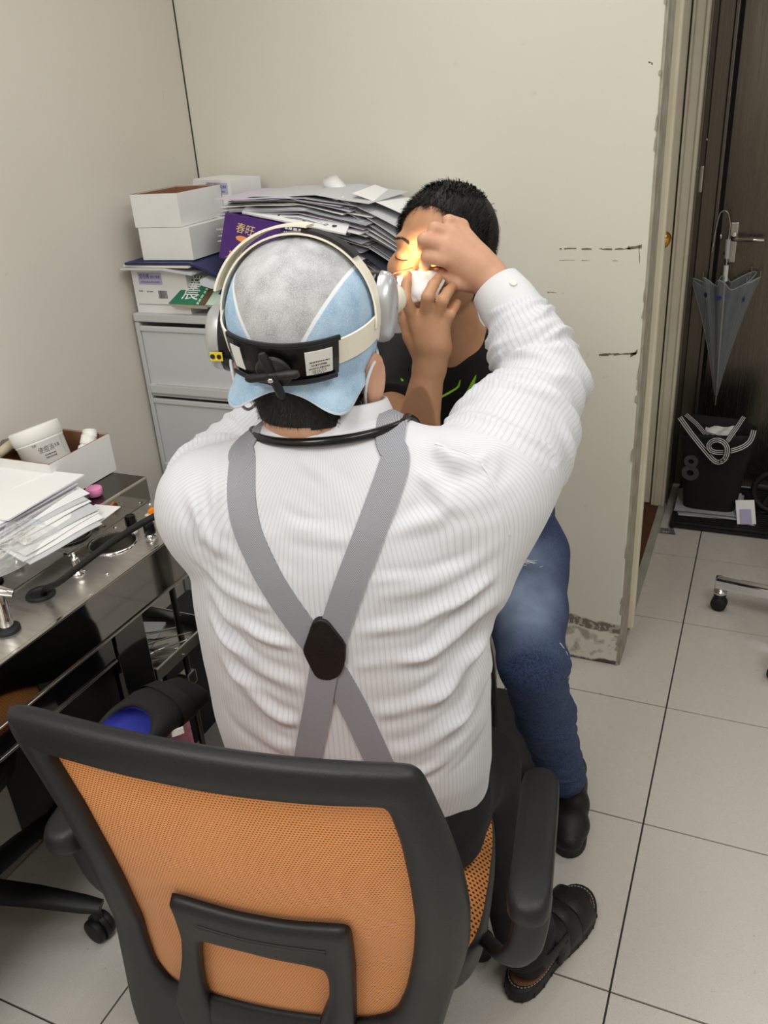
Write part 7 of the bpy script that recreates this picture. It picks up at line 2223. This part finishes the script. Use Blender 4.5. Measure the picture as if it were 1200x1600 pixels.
o = MB().box((-1.15, 0.10, 0.16), (0.14, 0.12, 0.32), rot=rotz(0.2), bev=0.002).build('cardboard_box', 'carton_brown', None, base=Vector((-1.15, 0.10, 0.0))); tag(o, 'brown cardboard box on the floor under the steel tray', 'box')
pk = thing('snack_packet', 'pink printed packet standing beside the brown box under the tray', 'packet', (-1.04, 0.09, 0.0))
rows = []
for j in range(9):
    z = 0.05 + 0.31 * j / 8; f = math.sin(j / 8 * PI) ** 0.5 * 0.02
    rows.append([Vector((-1.045 + 0.035 * math.cos(x), 0.085 + f * math.sin(x) + 0.03 * math.cos(x), z)) for x in [2 * PI * k / 16 for k in range(16)]])
rows = [[Vector((p.x, p.y, 0.0)) for p in rows[1]]] + rows
MB().grid(rows, closed_u=True).build('packet', 'pink_bag', pk)

# padded black pouch with blue lining on the left armrest
A0 = CH_O + Vector((0.9837, 0.18, 0)) * -0.305 + Vector((-0.18, 0.9837, 0)) * 0.0
po = thing('padded_pouch', 'black padded pouch with blue lining lying on the chair armrest', 'pouch', (A0.x, A0.y, 0.663))
ax = Vector((0.22, 0.97, 0.0)).normalized(); sd_ = Vector((ax.y, -ax.x, 0)); PO = Vector((-0.748, -0.335, 0.664))
def pring(t, w, h, infl=0.0, n=28, lift=0.0):
    c = PO + ax * t + V3(0, 0, h + lift)
    return [c + ax * max(0.0, 0.055 - abs(t) * 0.6) * math.sin(x) + sd_ * math.copysign(abs(math.cos(x)) ** 0.8, math.cos(x)) * (w + infl) + V3(0, 0, math.copysign(abs(math.sin(x)) ** 0.8, math.sin(x)) * (h + infl)) for x in [2 * PI * k / n for k in range(n)]]
rows = [pring(0.0, 0.052, 0.022), pring(-0.004, 0.056, 0.026), pring(0.01, 0.058, 0.028), pring(0.06, 0.056, 0.030), pring(0.11, 0.05, 0.026), pring(0.15, 0.042, 0.020), pring(0.165, 0.03, 0.012), pring(0.168, 0.005, 0.004, lift=0.008)]
MB().grid(rows, closed_u=True).build('shell', 'nylon_black', po)
rows = [pring(-0.003, 0.0515, 0.0215, lift=0.0015), pring(0.03, 0.046, 0.018, lift=0.004), pring(0.1, 0.04, 0.015, lift=0.006), pring(0.12, 0.004, 0.002, lift=0.014)]
MB().grid(rows, closed_u=True).build('lining', 'blue_lining', po)
band_ = [pring(0.085, 0.055, 0.029, 0.002), pring(0.115, 0.051, 0.0265, 0.002)]
MB().grid(band_, closed_u=True).build('strap', 'black_rubber', po)
MB().box(PO + ax * 0.07 + sd_ * 0.055 + V3(0, 0, 0.012), (0.02, 0.003, 0.012), rot=rotz(0.9)).build('tag', 'paper_white', po)

# black stool pushed under the cabinet
bs = Vector((-1.285, -0.345, 0))
bst = thing('rolling_stool', 'black rolling stool pushed under the steel cabinet', 'stool', bs)
MB().lathe([(0.0, 0.43), (0.13, 0.43), (0.15, 0.44), (0.155, 0.465), (0.145, 0.49), (0.0, 0.5)], bs + V3(0.03, 0, 0), (0, 0, 1), 36).build('seat', 'black_leather', bst)
MB().lathe([(0.022, 0.43), (0.022, 0.2), (0.04, 0.19), (0.045, 0.09), (0.0, 0.08)], bs, (0, 0, 1), 24).build('column', 'black_plastic', bst)
for k in range(5):
    a = 0.33 + 2 * PI * k / 5
    d = Vector((math.cos(a), math.sin(a), 0))
    if (bs + d * 0.27).x < XL + 0.04: d = d * 0.4
    MB().tube([bs + d * 0.03 + V3(0, 0, 0.13), bs + d * 0.15 + V3(0, 0, 0.115), bs + d * 0.25 + V3(0, 0, 0.095), bs + d * 0.285 + V3(0, 0, 0.088)], [0.032, 0.028, 0.023, 0.018], 8, flat=0.62, flat_dir=(0, 0, 1)).build('base_leg', 'black_plastic', bst)
    caster_parts(bs + d * 0.27, a + 1.1, bst, world=True)

# ================================================================== by the entrance
rk = thing('shoe_rack', 'low black slatted shoe rack at the foot of the steel door', 'rack', (0.14, 2.22, 0))
MB().box((0.14, 2.225, 0.012), (0.52, 0.41, 0.012)).build('rack_bed', 'black_plastic', rk)
for k in range(22):
    MB().box((0.14, 2.028 + 0.0187 * k, 0.024), (0.52, 0.010, 0.012), bev=0.002).build('slat', 'black_plastic', rk)
for sx in (-0.11, 0.39):
    MB().box((sx, 2.225, 0.016), (0.016, 0.42, 0.03), bev=0.003).build('end_bar', 'black_plastic', rk)
for k in range(6):
    sheet('newspaper', 'folded newspaper under the black tote bag', 'newspaper', 0.012 + rr.uniform(-0.012, 0.012), 2.20 + rr.uniform(-0.01, 0.01), 0.0305 + 0.0036 * k, 0.235, 0.21, 0.003, rr.gauss(0, 0.06), 'paper_dim' if k % 2 else 'paper_grey', group='newspapers under the tote bag')
sheet('flyer', 'white flyer with blue print leaning on the tote bag', 'flyer', 0.150, 2.10, 0.06, 0.07, 0.11, 0.003, 0.3, 'paper_white', pitch=0.9)
sheet('flyer', 'pale blue flyer in front of the white flyer by the bag', 'flyer', 0.152, 2.085, 0.055, 0.04, 0.06, 0.002, 0.3, 'lilac_label', pitch=0.9)

# tote bag with striped straps
tg = thing('tote_bag', 'black tote bag with white striped straps on the shoe rack', 'bag', (0.0, 2.18, 0.05))
bz0, bz1 = 0.053, 0.385
BCX, BCY = 0.012, 2.185
def bag_ring(t, inner=0.0, n=48):
    z = bz0 + (bz1 - bz0) * t
    w = 0.098 + 0.040 * t - inner; d = 0.075 + 0.03 * t - inner
    out = []
    for k in range(n):
        x = 2 * PI * k / n
        cx_ = math.copysign(abs(math.cos(x)) ** 0.45, math.cos(x)); cy_ = math.copysign(abs(math.sin(x)) ** 0.45, math.sin(x))
        wob = 0.010 * t * noise.noise(Vector((math.cos(x) * 2.2, math.sin(x) * 2.2, t * 3)))
        sag = -0.02 * t * t * (1 + math.sin(2 * x + 0.6)) * 0.5
        out.append(Vector((BCX + cx_ * (w + wob), BCY + cy_ * (d + wob), z + sag)))
    return out
rows = [bag_ring(t) for t in (0, 0.03, 0.2, 0.4, 0.6, 0.8, 0.95, 1.0)] + [bag_ring(t, 0.006) for t in (0.995, 0.8, 0.5)]
rows.append([Vector((BCX + (p.x - BCX) * 0.02, BCY + (p.y - BCY) * 0.02, p.z)) for p in rows[-1]])
mb = MB(); mb.grid(rows, closed_u=True); mb.add(rows[0], [tuple(range(47, -1, -1))])
bagb = mb.build('bag_body', 'nylon_black', tg)
mb = MB()
for c, r in ((Vector((0, 0.028)), 0.026), (Vector((0, -0.022)), 0.032)):
    ring_o = [(c.x + r * math.cos(x), c.y + r * math.sin(x)) for x in [2 * PI * k / 24 for k in range(24)]]
    ring_i = [(c.x + r * 0.42 * math.cos(x), c.y + r * 0.42 * math.sin(x)) for x in [2 * PI * k / 24 for k in range(24)]]
    o_ = Vector((BCX - 0.080, BCY - 0.0955, 0.235)); ux = Vector((1, -0.06, 0)); uy = Vector((-0.02, -0.085, 1)).normalized()
    ro = [o_ + ux * a + uy * b for a, b in ring_o]; ri = [o_ + ux * a + uy * b for a, b in ring_i]
    lift = Vector((0, -0.003, 0))
    mb.grid([[p - lift * 2 for p in ro], [p + lift for p in ro], [p + lift for p in ri], [p - lift * 2 for p in ri]], closed_u=True, smooth=False)
mb.build('printed_figure', 'grey_print', bagb)
def striped_strap(pts, w, nrm):
    P_ = smooth_poly([Vector(p) for p in pts], 40, False, 2)
    def lay(off0, off1, lift, th):
        rows = []
        for i, p in enumerate(P_):
            t = (P_[min(i + 1, 39)] - P_[max(i - 1, 0)]).normalized(); n = Vector(nrm); n = (n - t * n.dot(t)).normalized(); s = t.cross(n)
            rows.append([p + s * off0 + n * lift, p + s * off1 + n * lift, p + s * off1 + n * (lift + th), p + s * off0 + n * (lift + th)])
        return MB().grid(rows, closed_u=True, smooth=False)
    o = lay(-w / 2, w / 2, 0.0, 0.002).build('strap', 'nylon_black', tg)
    for k in (-1, 0, 1):
        lay(k * w * 0.29 - w * 0.06, k * w * 0.29 + w * 0.06, 0.0018, 0.001).build('stripe', 'webbing_white', o)
nf = Vector((0.1, -0.85, 0.5))
striped_strap([(-0.1266, 2.1000, 0.4335), (-0.0835, 2.0850, 0.3831), (-0.0306, 2.0600, 0.3327), (0.0261, 2.0450, 0.2768), (0.0574, 2.0400, 0.3030), (0.0575, 2.0450, 0.3601), (0.0195, 2.0500, 0.3800), (-0.0169, 2.0600, 0.3548), (-0.0064, 2.0550, 0.3215), (0.0434, 2.0500, 0.3234), (0.1069, 2.0650, 0.3446), (0.1344, 2.0800, 0.3670), (0.1378, 2.0900, 0.4092)], 0.024, nf)
striped_strap([(-0.1137, 2.2400, 0.3964), (-0.0700, 2.2000, 0.3769), (-0.0306, 2.1400, 0.3600), (0.0139, 2.0800, 0.3708)], 0.020, nf)
striped_strap([(0.0515, 2.0600, 0.3666), (0.0762, 2.1000, 0.4050), (0.0970, 2.2000, 0.4173)], 0.020, nf)
rows = []
for j in range(7):
    rows.append([Vector((BCX + 0.0 + 0.016 * (i - 3), BCY - 0.05 + 0.022 * j, 0.34 + 0.022 * noise.noise(Vector((i * 0.6, j * 0.6, 3))) + 0.012 * j / 6)) for i in range(8)])
MB().grid(rows, smooth=False).build('crumpled_paper', 'paper_white', tg, fix=False)

# round black fan lying by the door
fn = thing('floor_fan', 'round black fan standing on the rack beside the tote bag', 'fan', (0.245, 2.22, 0.03))
fc_ = Vector((0.245, 2.20, 0.122)); fa_ = Vector((-0.1, -1, 0.12)).normalized()
e1 = fa_.orthogonal().normalized(); e2 = fa_.cross(e1)
MB().tube([fc_ + (e1 * math.cos(x) + e2 * math.sin(x)) * 0.078 for x in [2 * PI * k / 40 for k in range(40)]], 0.0125, 12, closed=True).build('rim', 'black_rubber', fn)
MB().lathe([(0.0, -0.02), (0.026, -0.02), (0.028, 0.0), (0.022, 0.02), (0.012, 0.026), (0.0, 0.026)], fc_, fa_, 24).build('hub', 'black_plastic', fn)
for k in range(5):
    x = 2 * PI * k / 5
    MB().tube([fc_ + (e1 * math.cos(x) + e2 * math.sin(x)) * 0.02, fc_ + (e1 * math.cos(x + 0.3) + e2 * math.sin(x + 0.3)) * 0.072], [0.012, 0.016], 8, flat=0.3, flat_dir=fa_).build('blade', 'black_plastic', fn)
MB().box((0.245, 2.215, 0.0345), (0.09, 0.06, 0.009), bev=0.003).build('foot', 'black_plastic', fn)

# clear umbrella hanging from the door handle
um = thing('umbrella', 'folded clear plastic umbrella hanging from the steel door handle', 'umbrella', (-0.0180, 2.4000, 0.4204))
ut = Vector((-0.0187, 2.4200, 0.4138)); utop = Vector((-0.0391, 2.4300, 1.0408)); ua_ = (utop - ut).normalized()
e1 = Vector((1, 0, 0)); e1 = (e1 - ua_ * e1.dot(ua_)).normalized(); e2 = ua_.cross(e1)
MB().tube([ut - ua_ * 0.03, ut + ua_ * 0.02, utop - ua_ * 0.17, utop], [0.003, 0.0045, 0.0045, 0.0045], 10).build('shaft', 'chrome_brushed', um)
MB().tube([utop - ua_ * 0.16, utop - ua_ * 0.10], [0.009, 0.0095], 12).build('runner', 'white_plastic', um)
MB().tube([utop - ua_ * 0.075, utop - ua_ * 0.005], [0.0085, 0.0095], 12).build('grip', 'soft_plastic', um)
MB().tube(smooth_poly([utop - ua_ * 0.01, utop + ua_ * 0.05 + e1 * 0.004, utop + ua_ * 0.10 - e1 * 0.01, utop + ua_ * 0.10 - e1 * 0.035, utop + ua_ * 0.05 - e1 * 0.045, utop - ua_ * 0.05 - e1 * 0.055], 30), 0.0026, 8).build('hook', 'chrome_brushed', um)
Lc = 0.47
rows = []; nn_ = 96
for j in range(15):
    t = j / 14
    row = []
    for k in range(nn_):
        x = 2 * PI * k / nn_
        pleat = 0.55 + 0.45 * math.cos(8 * x + 0.9 * math.sin(3 * x)) 
        r = 0.006 + (0.125 * t ** 0.9) * (0.52 + 0.48 * pleat * t + 0.1 * math.sin(3 * x))
        zz = Lc * t - 0.035 * t ** 4 * (1 - pleat) + 0.012 * t * math.sin(2 * x)
        row.append(ut + ua_ * (0.012 + zz) + e1 * r * math.cos(x) * 0.95 + e2 * r * math.sin(x) * 0.55)
    rows.append(row)
MB().grid(rows, closed_u=True).build('canopy', 'pvc_clear', um, fix=False)
MB().tube(rows[-1], 0.0016, 5, closed=True).build('canopy_hem', 'pvc_edge', um)
for k in range(8):
    kk = int(round((k / 8) * nn_)) % nn_
    p = [rows[j][kk] for j in range(0, 15)]
    MB().tube(p + [p[-1] + ua_ * 0.022], [0.0012] * 15 + [0.0024], 6).build('rib', 'chrome_brushed', um)
for k in (4, 20, 61, 70, 86):
    c = rows[12][k]; n = ((rows[12][k] - ut) - ua_ * (rows[12][k] - ut).dot(ua_)).normalized()
    MB().lathe([(0.011, 0.0005), (0.0, 0.0008)], c, n, 10).build('printed_flower', 'pvc_print', um)

# sweet wrapper on the floor
rows = []
wc = Vector((-0.1196, 1.9840, 0.0000))
for j in range(8):
    rows.append([wc + Vector((-0.03 + 0.06 * i / 9 * (1 - 0.2 * (j / 7)), -0.022 + 0.044 * j / 7, 0.003 + 0.010 * abs(noise.noise(Vector((i * 0.55, j * 0.55, 6)))) + 0.006 * math.sin(i / 9 * PI) * math.sin(j / 7 * PI))) for i in range(10)])
o = MB().grid(rows, smooth=False).build('sweet_wrapper', 'wrapper', None, base=wc, fix=False); tag(o, 'crumpled grey wrapper on the floor by the doorway', 'wrapper')
sm = o.modifiers.new('t', 'SOLIDIFY'); sm.thickness = 0.001

# chrome wheeled stool, only its base in view
cs_ = Vector((0.42, 1.42, 0))
cst = thing('wheeled_stool', 'chrome five-legged wheeled stool on the tiles by the passage', 'stool', cs_)
MB().lathe([(0.0, 0.47), (0.15, 0.47), (0.165, 0.485), (0.165, 0.515), (0.15, 0.535), (0.0, 0.54)], cs_, (0, 0, 1), 36).build('seat', 'black_leather', cst)
MB().lathe([(0.02, 0.47), (0.02, 0.25), (0.028, 0.25), (0.032, 0.09), (0.0, 0.09)], cs_, (0, 0, 1), 24).build('column', 'chrome', cst)
for k in range(5):
    a = math.radians(171.7) + k * 2 * PI / 5
    d = Vector((math.cos(a), math.sin(a), 0)); e = Vector((-d.y, d.x, 0))
    MB().box(cs_ + d * 0.18 + V3(0, 0, 0.103), (0.33, 0.034, 0.036), rot=rotz(a), bev=0.006).build('base_leg', 'chrome', cst)
    c = cs_ + d * 0.325
    w = MB()
    for s in (-1, 1):
        w.lathe([(0.0, -0.008), (0.022, -0.008), (0.025, -0.004), (0.025, 0.004), (0.022, 0.008), (0.0, 0.008)], c + e * 0.010 * s + V3(0, 0, 0.025), e, 20)
    cw = w.build('caster', 'black_rubber', cst)
    MB().tube([c + V3(0, 0, 0.03), c + V3(0, 0, 0.06), c + V3(0, 0, 0.066)], [0.016, 0.020, 0.012], 14).build('caster_hood', 'black_plastic', cw)
    MB().lathe([(0.021, 0.064), (0.022, 0.068), (0.021, 0.074), (0.012, 0.078), (0.010, 0.092)], c, (0, 0, 1), 20).build('collar', 'chrome', cw)
